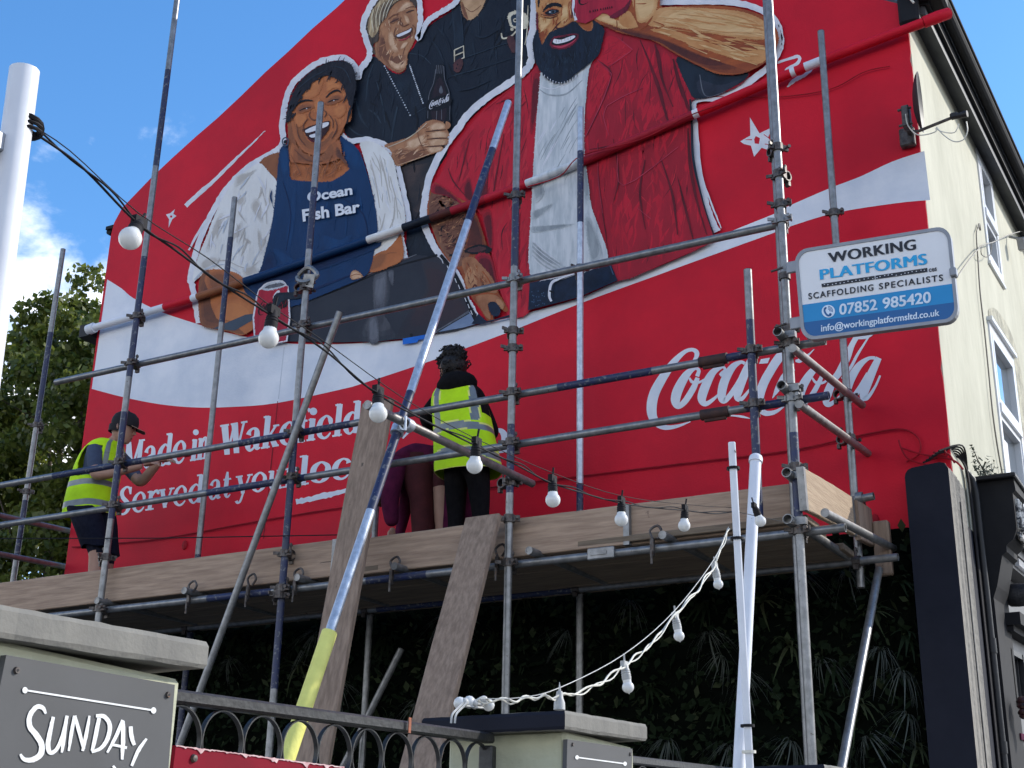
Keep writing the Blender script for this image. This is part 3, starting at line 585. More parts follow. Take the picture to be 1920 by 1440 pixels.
F.area([(735, 286), (760, 278), (790, 285), (808, 288), (796, 292), (773, 301), (744, 311)], SK2D, 4); F.area([(760, 268), (780, 258), (796, 250), (800, 262), (785, 275), (768, 282)], SK2H, 4)
F.scumble([(724, 276), (773, 256), (800, 231), (830, 230), (840, 262), (808, 287), (773, 299), (744, 308)], [SK2H, SK2, SK2D], 50, (8, 22), (.8, 2.6), 25, 18)
for q in ([(806, 236), (820, 229), (834, 234), (833, 241), (818, 243), (808, 244)], [(806, 250), (820, 246), (840, 249), (839, 257), (822, 258), (808, 259)], [(804, 264), (820, 260), (839, 263), (836, 271), (820, 273), (805, 273)], [(800, 278), (815, 275), (831, 276), (826, 283), (808, 287)]): F.area(q, SK2H, 5)
for q in ([(798, 247, 1), (815, 245, 2), (836, 243, 1)], [(800, 261, 1), (818, 259.5, 2), (840, 258.5, 1)], [(800, 275, 1), (818, 274, 2), (836, 272, 1)]): F.line(q, SK2X, 4)
F.line([(727, 276, 1.2), (760, 262, 1.4), (787, 243, 1.2), (800, 231, 1)], CREAMP, 5); F.line([(745, 310, 1), (775, 300, 1.4), (808, 288, 1)], SK2H, 4); F.line([(783, 248, 1), (786, 262, 1.6), (796, 284, 1)], SK2D, 4)
# necklace
for (x0, y0, x1, y1, x2, y2) in ((721, 124, 742, 165, 769, 216), (768, 122, 779, 155, 793, 193)):
    L = 22
    for i in range(L):
        t = i/(L-1); x = (1-t)**2*x0+2*t*(1-t)*x1+t*t*x2; y = (1-t)**2*y0+2*t*(1-t)*y1+t*t*y2; F.dot(x, y, random.choice((.9, 1.2, 1.5)), GREYW, step=(i == 0))
F.done()

# ---- counter with bowl of reflections
Fc = Paint('painted_counter', 149.5, 'painted dark shop counter with reflections'); Fc.feather = 3
Fc.area([(540, 574), (581, 561), (640, 537), (700, 512), (781, 478), (822, 482), (848, 508), (868, 543), (875, 562), (897, 607), (850, 620), (800, 628), (757, 635), (700, 640), (640, 642), (533, 640)], COUNT, 1)
Fc.area([(790, 486), (822, 484), (848, 509), (868, 544), (874, 560), (892, 604), (800, 626), (745, 634), (770, 580), (800, 540)], COUN2, 3)
Fc.area([(701, 517), (722, 508), (731, 510), (730, 560), (720, 590), (738, 620), (735, 636), (677, 640), (680, 612), (696, 585), (700, 560)], GLAR2, 3); Fc.area([(701, 520), (716, 512), (724, 511), (726, 545), (722, 565), (718, 578), (704, 582), (700, 560)], GLARE, 4); Fc.area([(728, 510), (738, 508), (737, 534), (732, 530)], GLARE, 3); Fc.area([(692, 600), (706, 592), (710, 640), (690, 640)], GLARE, 3)
Fc.area([(818, 623), (880, 584), (895, 607), (870, 614)], STEEL, 1); Fc.line([(815, 624, 4), (848, 604, 4), (882, 582, 4)], GLARE, 2); Fc.line([(820, 622, 1.5), (880, 587, 1.5)], INK, 2); Fc.line([(882, 586, 2), (894, 607, 2)], WH2, 2)
Fc.line([(540, 572, 1.5), (581, 559, 1.6), (640, 536, 1.6), (700, 510, 1.6), (781, 477, 1.6)], GLARE, 3); Fc.line([(540, 577, 1.5), (640, 541, 1.6), (730, 503, 1.6), (820, 478, 4)], INK, 3)
Fc.line([(826, 478, 6), (847, 505, 7), (866, 540, 7), (876, 566, 7), (892, 600, 7)], INK, 5)
for i in range(9):
    t = i/9; x = 828+60*t**.8; y = 486+108*t; Fc.line([(x, y, 1.3), (x+3, y+8, 1.3)], WH2, 2, step=(i == 0))
Fc.area([(755, 635), (800, 627), (801, 635), (785, 637), (782, 642), (755, 646)], TAPE, 1); Fc.dot(771, 628, 3, INK)
Fc.done()

# ---- laughing woman in blue apron
F = Paint('painted_figure', 150, 'painted laughing woman in a blue apron and white blouse'); F.feather = 2.4
F._area([(486, 306), (520, 286), (530, 300), (522, 338)], SK1D, 3)
F.area([(541, 270), (542, 320), (548, 340), (585, 343), (622, 343), (660, 316), (645, 297), (637, 262), (640, 240)], SK1, 4)
F.area([(486, 306), (503, 322), (519, 341), (516, 371), (512, 410), (505, 442), (496, 480), (486, 514), (455, 528), (441, 513), (401, 507), (380, 514), (361, 528), (371, 484), (388, 442), (398, 415), (411, 385), (430, 352), (458, 324)], BLOUSE, 4)
for q in ([(478, 370), (488, 380), (494, 410), (490, 418), (478, 405), (470, 385)], [(447, 420), (455, 415), (452, 440), (438, 450), (430, 470), (424, 460), (440, 435)], [(412, 400), (420, 410), (402, 445), (392, 470), (386, 468), (398, 430)], [(483, 430), (490, 440), (492, 475), (486, 470)], [(458, 445), (470, 452), (468, 458), (460, 452)], [(444, 330), (470, 322), (480, 318), (462, 336), (440, 350)], [(378, 490), (400, 480), (412, 486), (394, 500), (376, 506)], [(455, 505), (478, 498), (484, 508), (462, 520)], [(448, 365), (460, 372), (452, 386), (442, 378)]): F.area(q, BLOD, 4)
F.line([(380, 492, 1), (420, 488, 1.8), (450, 500, 1.4), (480, 508, 1)], BLOD, 5); F.line([(488, 350, 1), (498, 380, 2), (500, 420, 1)], BLOD, 5); F.line([(365, 524, 3), (385, 505, 3), (420, 496, 2), (450, 512, 2)], GREYW, 5)
F.scumble([(486, 312), (515, 345), (505, 440), (486, 508), (401, 503), (370, 512), (392, 440), (432, 356)], [BLOD, GREYW, WH2], 36, (14, 40), (1, 4), 75, 22)
# right sleeve
F.area([(676, 268), (697, 266), (722, 279), (738, 303), (747, 345), (757, 385), (760, 415), (750, 428), (745, 448), (728, 466), (703, 482), (700, 470), (708, 432), (703, 385), (692, 330), (680, 288)], BLOUSE, 4)
F.scumble([(682, 275), (720, 284), (745, 350), (757, 412), (722, 466), (706, 478), (706, 385)], [BLOD, GREYW, WH2], 34, (12, 40), (.8, 2.4), 105, 12)
for q in ([(694, 300, 1), (704, 340, 3), (712, 390, 1.5)], [(712, 290, 1), (722, 330, 3), (732, 380, 1.5)], [(722, 400, 1.5), (716, 425, 3), (708, 440, 1)], [(740, 370, 1), (738, 410, 3), (724, 440, 1)], [(700, 285, 1), (712, 310, 2.5), (716, 350, 1)], [(730, 330, 1), (742, 372, 2), (746, 410, 1)]): F.line(q, BLOD, 5)
F.area([(728, 466), (746, 446), (752, 442), (756, 484), (730, 500), (706, 509), (692, 508), (699, 482), (704, 481)], SK1, 3); F.area([(699, 482), (720, 470), (728, 478), (716, 500), (698, 508), (692, 508)], SK1D, 4); F.line([(710, 486, 1), (728, 475, 2), (744, 474, 1)], SK1D, 4)
# left forearm
F.area([(373, 532), (382, 511), (401, 505), (430, 508), (448, 515), (458, 526), (468, 545), (480, 560), (480, 608), (455, 628), (432, 622), (399, 616), (378, 609), (373, 580)], SK1, 4)
F.area([(373, 532), (382, 511), (392, 508), (390, 540), (394, 575), (410, 600), (450, 618), (456, 627), (432, 622), (399, 616), (378, 609), (373, 580)], SK1X, 4); F.area([(384, 520), (404, 508), (430, 512), (448, 520), (440, 545), (410, 548), (392, 545)], SK1D, 4)
F.area([(404, 580), (430, 560), (470, 572), (478, 600), (440, 608), (410, 600)], SK1H, 4); F.line([(420, 600, 1), (450, 606, 2), (474, 602, 1)], SK1D, 4); F.area([(399, 616), (460, 590), (478, 588), (474, 600), (440, 620)], STEELD, 1)
# apron
F.area([(519, 341), (525, 281), (540, 272), (543, 318), (547, 337), (585, 340), (622, 340), (656, 316), (646, 298), (637, 256), (648, 262), (672, 281), (690, 330), (702, 380), (708, 430), (700, 478), (692, 509), (676, 523), (640, 538), (581, 562), (540, 576), (480, 566), (452, 530), (484, 514), (496, 478), (505, 442), (512, 405), (516, 371)], APRON, 2)
F.area([(637, 256), (648, 262), (672, 281), (684, 316), (672, 318), (656, 316), (646, 298)], APR2, 3); F.area([(525, 283), (538, 275), (541, 318), (530, 330)], APR2, 3)
for q in ([(548, 360), (556, 350), (552, 420), (540, 480), (534, 470)], [(600, 440), (640, 450), (660, 440), (640, 470), (600, 465)], [(512, 470), (530, 470), (560, 500), (540, 505)]): F.area(q, APR2, 4)
F.scumble([(522, 345), (690, 345), (704, 430), (690, 505), (581, 558), (470, 555), (490, 512), (512, 420)], [APR2, APRON], 36, (16, 60), (1, 4), 85, 14)
F.area([(484, 516), (505, 470), (520, 500), (500, 525), (470, 535)], APRD, 3); F.line([(530, 340, 1), (545, 400, 2), (536, 470, 1)], APRD, 5); F.line([(620, 360, 1), (680, 400, 2), (690, 470, 1)], APRD, 5)
F.line([(500, 560, 4), (560, 552, 5), (620, 530, 4), (656, 516, 2)], APRD, 5); F.area([(455, 530), (500, 520), (560, 500), (700, 455), (698, 470), (560, 520), (480, 548)], APRD, 3)
F.area([(657, 517), (660, 509), (668, 507), (680, 517), (672, 522), (660, 524)], SK2H, 4); F.line([(657, 518, 1), (668, 514, 1.5), (680, 517, 1)], SK1D, 4)
# can on counter
F.area([(476, 632), (480, 556), (490, 538), (500, 530), (516, 526), (530, 526), (538, 535), (542, 548), (539, 640)], WH2, 2); F.area([(479, 630), (483, 557), (493, 541), (534, 536), (539, 549), (536, 638)], CAN, 2); F.area([(492, 541), (502, 532), (520, 528), (532, 529), (535, 536), (520, 541), (500, 545)], GREYW, 4); F.area([(497, 540), (506, 534), (528, 531), (531, 535), (515, 539)], GLARE, 4)
F.area([(512, 556), (520, 545), (525, 547), (518, 560), (514, 566)], WH2, 3)
script_logo(F, lambda X, Y: (484+(X-125)*.033, 566+(Y-60)*.045-(X-125)*.004), .04, INK)
F.area([(516, 552), (540, 548), (572, 550), (566, 558), (535, 561), (518, 575), (512, 590), (510, 575)], BLK2, 4)
# face
F.area([(566, 165), (585, 143), (610, 136), (634, 143), (648, 160), (655, 190), (659, 205), (658, 222), (650, 228), (645, 238), (637, 254), (622, 273), (604, 287), (585, 290), (566, 281), (553, 260), (541, 240), (540, 225), (552, 185)], SK1, 5); FACE1 = [(570, 170), (610, 142), (645, 165), (654, 210), (637, 250), (604, 284), (575, 282), (550, 250), (550, 215)]
F._area([(541, 226), (550, 214), (553, 262), (560, 285), (546, 300), (541, 275)], SK1D, 4); F.scumble(FACE1, [SK1H, SK1, SK1H, SK1], 60, (6, 20), (1, 3.4), 75, 22); F.scumble([(545, 290), (640, 275), (650, 315), (620, 336), (550, 336)], [SK1D, SK1H, SK1D], 60, (8, 26), (.6, 1.8), 80, 22)
F.area([(547, 235), (547, 215), (556, 230), (562, 250), (576, 268), (600, 274), (622, 262), (640, 240), (637, 254), (622, 273), (604, 287), (585, 290), (566, 281), (553, 260)], SK1D, 4)
F.area([(548, 268), (560, 285), (585, 296), (610, 290), (634, 262), (640, 290), (628, 300), (600, 308), (560, 305), (544, 300)], SK1D, 4); F.area([(632, 275), (645, 297), (652, 310), (640, 300), (630, 290)], SK1X, 4)
F.area([(570, 165), (590, 150), (606, 148), (598, 175), (580, 185), (565, 185)], SK1H, 4); F.area([(612, 150), (630, 150), (640, 165), (626, 165), (612, 172)], SK1H, 4); F.area([(553, 215), (572, 214), (574, 226), (562, 238), (553, 232)], SK1H, 4); F.area([(625, 205), (645, 195), (648, 210), (634, 222)], SK1H, 4); F.area([(590, 190), (600, 185), (602, 206), (592, 212)], SK1H, 4)
F.area([(556, 205), (566, 196), (584, 196), (588, 202), (574, 209), (561, 212)], SK1D, 4); F.area([(610, 193), (620, 181), (636, 178), (645, 184), (634, 192), (618, 197)], SK1D, 4)
F.line([(561, 208, 1.2), (572, 203, 2.6), (583, 202, 1.2)], INK, 4); F.line([(614, 192, 1.2), (624, 188, 2.6), (635, 186, 1.2)], INK, 4); F.dot(575, 203.5, 1, WH2); F.dot(626, 188.5, 1, WH2)
F.line([(555, 200, 1.5), (560, 193, 3), (572, 188, 3.5), (587, 189, 1.5)], INK, 5); F.line([(611, 183, 1.5), (620, 174, 3), (632, 169, 3.5), (640, 174, 1.5)], INK, 5)
F.line([(582, 208, 1), (580, 218, 1.8), (588, 225, 2.2), (600, 222, 1.5)], SK1X, 4); F.line([(606, 205, 1), (612, 212, 2), (608, 220, 1.5)], SK1X, 4); F.line([(578, 222, 1), (570, 232, 2), (568, 246, 1.5)], SK1X, 4); F.line([(616, 214, 1), (624, 226, 2), (624, 240, 1.5)], SK1X, 4)
F.line([(556, 232, 1), (560, 256, 2), (572, 272, 1.5)], SK1X, 4); F.line([(628, 222, 1), (632, 240, 2), (622, 260, 1.5)], SK1X, 4); F.line([(552, 280, 1), (575, 300, 2), (605, 302, 1)], SK1X, 4); F.line([(545, 290, 1), (560, 318, 2), (565, 332, 1)], SK1D, 4); F.line([(622, 290, 1), (612, 316, 2), (605, 335, 1)], SK1D, 4); F.line([(640, 300, 1), (625, 322, 2), (610, 330, 1)], SK1D, 4); F.line([(590, 300, 1), (584, 320, 2), (582, 336, 1)], SK1D, 4)
F.area([(570, 244), (580, 237), (600, 231), (614, 227), (618, 230), (616, 242), (606, 256), (592, 263), (578, 258)], paint('3a1a1e', '2c1418', 12), 4); F.area([(573, 244), (590, 236), (604, 231), (616, 229), (614, 236), (600, 242), (588, 246), (575, 249)], WH2, 4); F.area([(580, 254), (592, 250), (598, 250), (594, 256), (584, 258)], WH2, 4); F.line([(576, 258, 1), (588, 265, 3.5), (606, 258, 1)], MAR, 4)
F.dot(654, 226, 3, SK1); F.line([(653, 200, 1), (657, 212, 2), (652, 226, 1)], SK1D, 4)
F.area([(536, 227), (540, 202), (547, 180), (557, 160), (572, 144), (590, 130), (615, 117), (640, 114), (657, 120), (666, 140), (667, 162), (663, 185), (656, 198), (651, 182), (645, 164), (634, 149), (612, 141), (596, 147), (578, 163), (564, 182), (553, 202), (546, 212), (543, 226)], HAIRK, 5, .5)
for i in range(34):
    t = i/33; hx, hy = [(543, 224), (548, 204), (560, 184), (578, 163), (596, 147), (614, 141), (634, 149), (645, 164), (651, 182)][min(8, int(t*8.99))]; hx += random.uniform(-6, 6); hy += random.uniform(-6, 6)
    F.line([(hx+random.uniform(2, 8), hy-random.uniform(8, 16), 2.4), (hx, hy, 2), (hx-random.uniform(0, 5), hy+random.uniform(3, 8), .5)], HAIRK, 4, step=(i % 4 == 0))
for i in range(30):
    a = i/29; ox, oy = [(537, 225), (541, 200), (548, 178), (558, 158), (573, 142), (592, 127), (616, 115), (641, 112), (658, 119), (667, 140), (668, 164), (664, 188)][min(11, int(a*11.99))]; ox += random.uniform(-5, 5); oy += random.uniform(-5, 5); F.line([(ox-(ox-605)*.06, oy-(oy-190)*.06, 2), (ox, oy, 1.4), (ox+(ox-605)*.04+random.uniform(-2, 2), oy+(oy-190)*.04, .4)], HAIRK, 3, step=(i % 4 == 0))
F.line([(560, 165, 1), (585, 145, 2), (615, 130, 1)], BLK3, 5); F.line([(620, 124, 1), (645, 130, 2), (658, 155, 1)], BLK3, 5); F.line([(659, 170, 1), (661, 190, 3), (654, 215, 4), (650, 232, 2)], HAIRK, 5, .5)
F.line([(530, 262, 2.4), (535, 258, 2.4), (540, 262, 2.4), (539, 271, 2.4), (533, 273, 2.4), (530, 268, 2.4)], STEELD, 4, closed=True); F.dot(535, 266, 3.4, INK)
F.text('Ocean', ((575, 360), (660, 346), (577, 380), (661, 365)), WHITE, .034); F.text('Fish Bar', ((566, 393), (674, 376), (568, 416), (675, 398)), WHITE, .034)
F.done()

# ---- bearded man in red jacket
F = Paint('painted_figure', 150.25, 'painted bearded man in a red jacket raising a red can'); F.feather = 2.4
F.area([(1009, 122), (985, 147), (950, 172), (912, 202), (882, 236), (852, 276), (827, 326), (812, 346), (830, 351), (860, 372), (885, 389), (903, 402), (918, 440), (922, 476), (931, 528), (945, 563), (955, 594), (990, 587), (996, 540), (998, 380), (1005, 250), (1014, 150)], REDP, 4)
JL = [(1004, 135), (985, 152), (950, 178), (914, 208), (884, 242), (856, 282), (832, 328), (830, 345), (862, 366), (906, 398), (926, 474), (935, 528), (957, 588), (988, 582), (992, 400), (1000, 250)]
F.scumble(JL, [REDH, REDD, REDP, REDD], 190, (16, 56), (1.5, 7), 80, 14); F.scumble(JL, [REDX, REDD, REDH], 50, (16, 56), (.6, 2.2), 80, 14)
for q, m_ in (([(870, 345), (882, 335), (888, 384), (872, 372)], REDX), ([(900, 330), (910, 312), (913, 370), (905, 400), (898, 392)], REDX), ([(1000, 140), (1012, 135), (1010, 190), (998, 250), (994, 230)], REDX), ([(905, 400), (920, 395), (924, 440), (921, 474), (912, 440)], REDX)): F.area(q, m_, 4)
for q in ([(930, 195, 1), (955, 186, 2), (975, 188, 1)], [(922, 260, 1), (915, 320, 2), (912, 380, 1)], [(945, 250, 1), (930, 330, 2.5), (922, 390, 1)], [(880, 260, 1), (870, 300, 2.5), (860, 340, 1)], [(975, 400, 1), (972, 480, 2), (978, 560, 1)], [(960, 196, 1), (975, 200, 2), (986, 190, 1)], [(840, 315, 1), (850, 340, 2.5), (875, 370, 1)]): F.line(q, REDX, 5)
for q in ([(934, 196, 1), (952, 180, 1.3), (970, 190, 1.2), (985, 176, 1)], [(985, 145, 1), (950, 172, 1.4), (905, 210, 1.2)], [(924, 476, 1), (935, 530, 1.6), (955, 588, 1)]): F.line(q, REDH, 4)
# tattooed arm and hand
F._area([(811, 344), (830, 350), (860, 372), (886, 390), (916, 470), (924, 500), (931, 528), (934, 548), (945, 566), (953, 581), (945, 584), (934, 567), (922, 576), (927, 598), (916, 603), (903, 583), (884, 557), (874, 541), (863, 508), (841, 489), (822, 460), (811, 428), (801, 404), (804, 374)], SK4D, 3)
SKT = paint('845a46', '6a4436', 8); F.area([(806, 372), (818, 352), (850, 372), (872, 396), (884, 440), (880, 478), (862, 500), (842, 486), (822, 455), (806, 410)], SKT, 4)
TAT = [(806, 374), (818, 354), (850, 374), (870, 398), (880, 445), (870, 482), (856, 496), (842, 484), (824, 455), (808, 410)]
F.scumble(TAT, [SK4X, SK1X, SK1X, INK, SK2, SK4X], 190, (6, 20), (.8, 3.0), 25, 28)
for i in range(22): a = i/21*6.28; F.dot(838+13*math.cos(a)*random.uniform(.5, 1), 380+15*math.sin(a)*random.uniform(.5, 1), random.uniform(1.5, 4), random.choice((SK1X, SK1X, INK, SK2)), step=(i % 4 == 0))
F.area([(811, 344), (830, 350), (858, 372), (868, 384), (840, 368), (812, 362), (808, 356)], REDX, 3); F.area([(868, 385), (884, 388), (900, 420), (912, 470), (885, 470), (872, 470), (880, 430)], SK4X, 4)
F.area([(870, 470), (898, 458), (922, 466), (912, 476), (886, 476)], INK, 3); F.area([(876, 470), (898, 462), (912, 467), (890, 473)], LEATH, 3); F.area([(892, 478), (918, 478), (930, 520), (934, 546), (915, 520), (896, 500)], REDX, 3)
SKH = paint('a87250', '8e5a3e', 9); SKHH = paint('bc8a64', 'a87450', 9); F.area([(866, 490), (885, 482), (905, 500), (925, 525), (932, 548), (914, 548), (892, 545), (878, 530)], SKH, 4); F.area([(872, 520), (880, 500), (890, 510), (894, 535), (886, 548), (876, 538)], SKHH, 4); F.area([(893, 556), (915, 552), (932, 555), (946, 570), (942, 574), (920, 568), (914, 574), (920, 597), (912, 594), (898, 572)], SKH, 4); F.area([(930, 562), (938, 562), (944, 572), (942, 580), (934, 572)], SKHH, 4); F.scumble([(868, 492), (905, 502), (930, 545), (890, 543), (876, 528)], [SKHH, SK4D, SKH, SK4X], 50, (6, 18), (.6, 1.6), 110, 20)
F.line([(884, 545, 1), (890, 534, 3), (896, 540, 1)], SK4X, 4); F.line([(905, 508, 1), (916, 524, 2.5), (926, 545, 1)], SK4D, 4); F.line([(922, 574, 1), (926, 590, 3), (925, 598, 1)], INK, 4); F.area([(915, 570), (928, 566), (938, 580), (934, 592), (922, 590)], JEAN, 4)
F.area([(884, 607), (897, 588), (912, 602), (930, 598), (955, 590), (955, 595), (900, 608)], JEAN, 1)
# jacket right half
F._area([(1126, 84), (1131, 54), (1142, 50), (1162, 60), (1225, 76), (1266, 99), (1318, 126), (1370, 141), (1405, 134), (1398, 150), (1378, 164), (1345, 178), (1298, 188), (1298, 234), (1300, 300), (1316, 375), (1337, 441), (1320, 461), (1241, 496), (1157, 527), (1141, 481), (1120, 420), (1106, 380), (1097, 310), (1095, 260), (1096, 203), (1103, 130), (1115, 109)], REDD, 3)
JR = [(1130, 80), (1160, 64), (1225, 80), (1266, 103), (1290, 130), (1294, 190), (1296, 300), (1312, 375), (1332, 438), (1241, 492), (1160, 522), (1144, 480), (1110, 380), (1098, 260), (1099, 203), (1106, 132)]
F.scumble(JR, [REDP, REDP, REDD, REDP, REDD], 330, (16, 60), (1.5, 8), 82, 14); F.scumble(JR, [REDX, REDH, REDD], 60, (16, 60), (.6, 2.2), 82, 14)
for q, m_ in (([(1133, 75), (1150, 68), (1184, 94), (1142, 122), (1118, 112)], REDP), ([(1114, 128), (1122, 118), (1144, 138), (1128, 180), (1104, 225), (1102, 190)], REDP)): F.area(q, m_, 4)
F.scumble([(1133, 75), (1150, 68), (1184, 94), (1142, 122), (1118, 112)], [REDH, REDD, REDD], 40, (6, 24), (.6, 2), 40, 25); F.scumble([(1114, 128), (1122, 118), (1144, 138), (1128, 180), (1104, 225), (1102, 190)], [REDH, REDD, REDD], 40, (8, 28), (.6, 2.2), 70, 18)
F._area([(1270, 106), (1318, 128), (1370, 142), (1402, 136), (1396, 150), (1372, 164), (1335, 180), (1302, 184), (1290, 165), (1276, 135)], BLK2, 3); F.area([(1310, 150), (1350, 160), (1390, 148), (1372, 164), (1335, 180), (1312, 176)], paint('2c3240', '20242f', 6), 4); F.line([(1312, 140, 1.5), (1318, 172, 2), (1330, 181, 1.5), (1360, 172, 1)], GLARE, 5)
for q in ([(1200, 75, 2), (1215, 110, 4), (1235, 165, 7), (1250, 220, 4), (1256, 232, 1)], [(1228, 82, 2), (1235, 110, 8), (1242, 150, 5), (1262, 200, 2)], [(1262, 110, 3), (1275, 160, 8), (1290, 200, 5), (1296, 230, 2)], [(1120, 112, 1), (1146, 138, 2.5), (1130, 190, 2), (1098, 258, 1)], [(1121, 268, 1), (1122, 330, 2.5), (1130, 400, 2.5), (1142, 480, 1)], [(1105, 280, 1), (1150, 272, 3), (1200, 255, 2), (1260, 235, 1)], [(1290, 240, 2), (1293, 300, 6), (1305, 370, 5), (1325, 440, 2)], [(1240, 300, 2), (1262, 370, 5), (1270, 440, 2)], [(1210, 300, 2), (1200, 360, 4), (1210, 430, 2)], [(1270, 330, 1), (1285, 390, 5), (1300, 450, 2)], [(1150, 260, 1), (1160, 330, 3), (1150, 380, 1)]): F.line(q, REDX, 5, .3)
for q in ([(1184, 95, 1.2), (1160, 112, 1.6), (1140, 126, 1.2)], [(1158, 70, 1), (1186, 93, 1.6)], [(1118, 110, 1), (1147, 139, 1.8)], [(1147, 139, 1.4), (1130, 188, 1.8), (1097, 258, 1)], [(1138, 198, 1.2), (1170, 180, 1.5), (1206, 164, 1)], [(1138, 198, 1), (1132, 220, 1.5), (1142, 255, 1)], [(1158, 285, 1), (1169, 348, 1.6), (1272, 275, 1.2)], [(1120, 270, 1), (1122, 340, 1.4), (1130, 400, 1)], [(1195, 390, 1), (1220, 410, 1.2)]): F.line(q, ROSE, 4)
F.line([(1294, 186, 4), (1297, 230, 4), (1300, 300, 5), (1318, 378, 3), (1338, 440, 2)], BLK2, 5)
# shirt, jeans and buckle
F.area([(994, 512), (1044, 521), (1117, 503), (1142, 486), (1158, 526), (1083, 558), (990, 582)], JEAN, 1)
for i in range(22): F.dot(996+random.uniform(0, 26), 545+random.uniform(0, 30), 1.1, JEANL, step=(i == 0))
F.area([(1015, 132), (1027, 149), (1046, 156), (1065, 151), (1080, 138), (1096, 126), (1115, 109), (1104, 132), (1097, 203), (1095, 260), (1098, 310), (1107, 380), (1121, 422), (1140, 482), (1117, 503), (1044, 521), (994, 513), (997, 380), (1004, 250), (1011, 170)], SHIRT, 4)
for i in range(34):
    x = random.uniform(1010, 1090); y = random.uniform(165, 330); l = random.uniform(20, 60)
    xe = x-l*.55
    if xe < 1003: continue
    F.line([(x, y, .6), (x-l*.25, y+l*.4, random.uniform(1, 2.6)), (xe, y+l, .6)], random.choice((SHIRTD, SHIRTD, WH2)), 4, step=(i % 3 == 0))
F.line([(1012, 168, 1), (1030, 178, 3), (1062, 176, 3), (1092, 150, 1)], SHIRTD, 5); F.line([(1010, 160, 1), (1040, 166, 1.6), (1090, 140, 1)], WH2, 5)
for q in ([(996, 398), (1020, 388), (1040, 380), (1020, 400), (1000, 412)], [(998, 425), (1040, 422), (1076, 420), (1040, 430), (1000, 436)], [(1000, 455), (1025, 480), (1060, 500), (1030, 496), (1002, 478)], [(1098, 400), (1112, 420), (1130, 480), (1110, 500), (1100, 440)], [(1092, 260), (1097, 300), (1106, 372), (1098, 380), (1090, 320)], [(1000, 340), (1010, 330), (1020, 360), (1004, 380)]): F.area(q, SHIRTD, 4, .4)
for i in range(9): F.line([(998, 450+i*4, .6), (1020, 470+i*4, 1.3), (1050, 492+i*3, .6)], SHIRTD if i % 2 else WH2, 4, step=(i % 3 == 0))
F.line([(1082, 512, 4.5), (1050, 523, 4.5), (1038, 527, 5), (1032, 536, 5), (1030, 555, 5), (1034, 565, 4)], WH2, 4); F.line([(1030, 545, 3), (1037, 548, 3)], INK, 2); F.line([(1080, 514, 1), (1044, 528, 1.5), (1038, 545, 1), (1038, 562, 1)], INK, 4); F.line([(1140, 488, 2), (1150, 515, 2)], JEANL, 2)
# head
F.area([(1009, -40), (1006, 28), (1009, 60), (1014, 84), (1031, 66), (1044, 58), (1065, 50), (1077, 42), (1087, 55), (1102, 64), (1114, 56), (1118, 40), (1112, 30), (1082, 40), (1078, 0), (1078, -40)], SK4, 3)
F.area([(1008, 40), (1022, 48), (1028, 60), (1015, 86), (1010, 70)], SK4D, 4); F.area([(1082, 42), (1110, 38), (1112, 54), (1104, 60), (1090, 52)], SK4D, 4); F.area([(1009, 30), (1022, 36), (1036, 30), (1032, 44), (1018, 58), (1010, 50)], SK4H, 4); F.area([(1056, 10), (1064, 8), (1066, 30), (1060, 47), (1052, 44), (1050, 36)], SK4H, 4); F.area([(1066, 5), (1073, 5), (1074, 32), (1068, 44), (1066, 25)], SK4D, 4)
F.scumble([(1010, 0), (1070, 0), (1072, 40), (1040, 54), (1016, 72), (1010, 50)], [SK4H, SK4, SK4, SK4D], 50, (6, 16), (.8, 2.4), 70, 22)
F.line([(1052, 40, 1), (1044, 48, 2.5), (1034, 60, 1)], SK4X, 4); F.line([(1040, 50, 1), (1047, 54, 4), (1056, 52, 4), (1066, 46, 3), (1074, 40, 1)], SK4X, 4); F.line([(1054, 8, 1), (1052, 30, 1.5)], SK4D, 2); F.line([(1073, -10, 2), (1074, 12, 4), (1072, 34, 2)], SK4X, 4)
F.area([(1016, 24), (1024, 16), (1036, 12), (1048, 16), (1050, 22), (1040, 30), (1024, 32), (1018, 29)], SK4D, 4); F.area([(1022, 24), (1032, 18), (1044, 18), (1048, 21), (1040, 26), (1028, 28)], INK, 4); F.area([(1028, 23), (1034, 19.5), (1042, 19.5), (1041, 24), (1033, 25.5)], STEELD, 4); F.dot(1031, 22.5, 1.1, WH2); F.dot(1037, 22, 2.4, INK)
F.line([(1014, 27, 1), (1024, 29, 1.5), (1038, 29, 2), (1049, 23, 1)], SK4X, 4); F.line([(1020, 32, 1), (1032, 34, 1.5), (1046, 29, 1)], SK4X, 4); F.area([(1018, 22), (1024, 11), (1036, 5), (1050, 7), (1053, 13), (1040, 11), (1028, 15)], INK, 4)
F.area([(1009, -40), (1020, -40), (1013, -5), (1009, 12)], HAIRK, 3); F.area([(1005, 28), (1008, 25), (1009, 60), (1006, 56)], MAR, 3)
F.area([(1007, 56), (1010, 60), (1014, 80), (1018, 82), (1030, 62), (1044, 55), (1060, 50), (1072, 42), (1080, 41), (1090, 52), (1103, 59), (1112, 53), (1112, 38), (1126, 47), (1133, 56), (1131, 72), (1127, 88), (1121, 104), (1111, 113), (1096, 126), (1081, 137), (1066, 150), (1047, 156), (1027, 149), (1015, 136), (1008, 124), (1001, 106), (999, 80), (1003, 64)], BEARD, 4, .4)
F.scumble([(1003, 80), (1020, 90), (1040, 95), (1075, 92), (1100, 66), (1126, 60), (1122, 100), (1090, 128), (1046, 153), (1016, 132)], [BEARDH, INK, INK, BEARD], 170, (6, 16), (.5, 1.3), 92, 14)
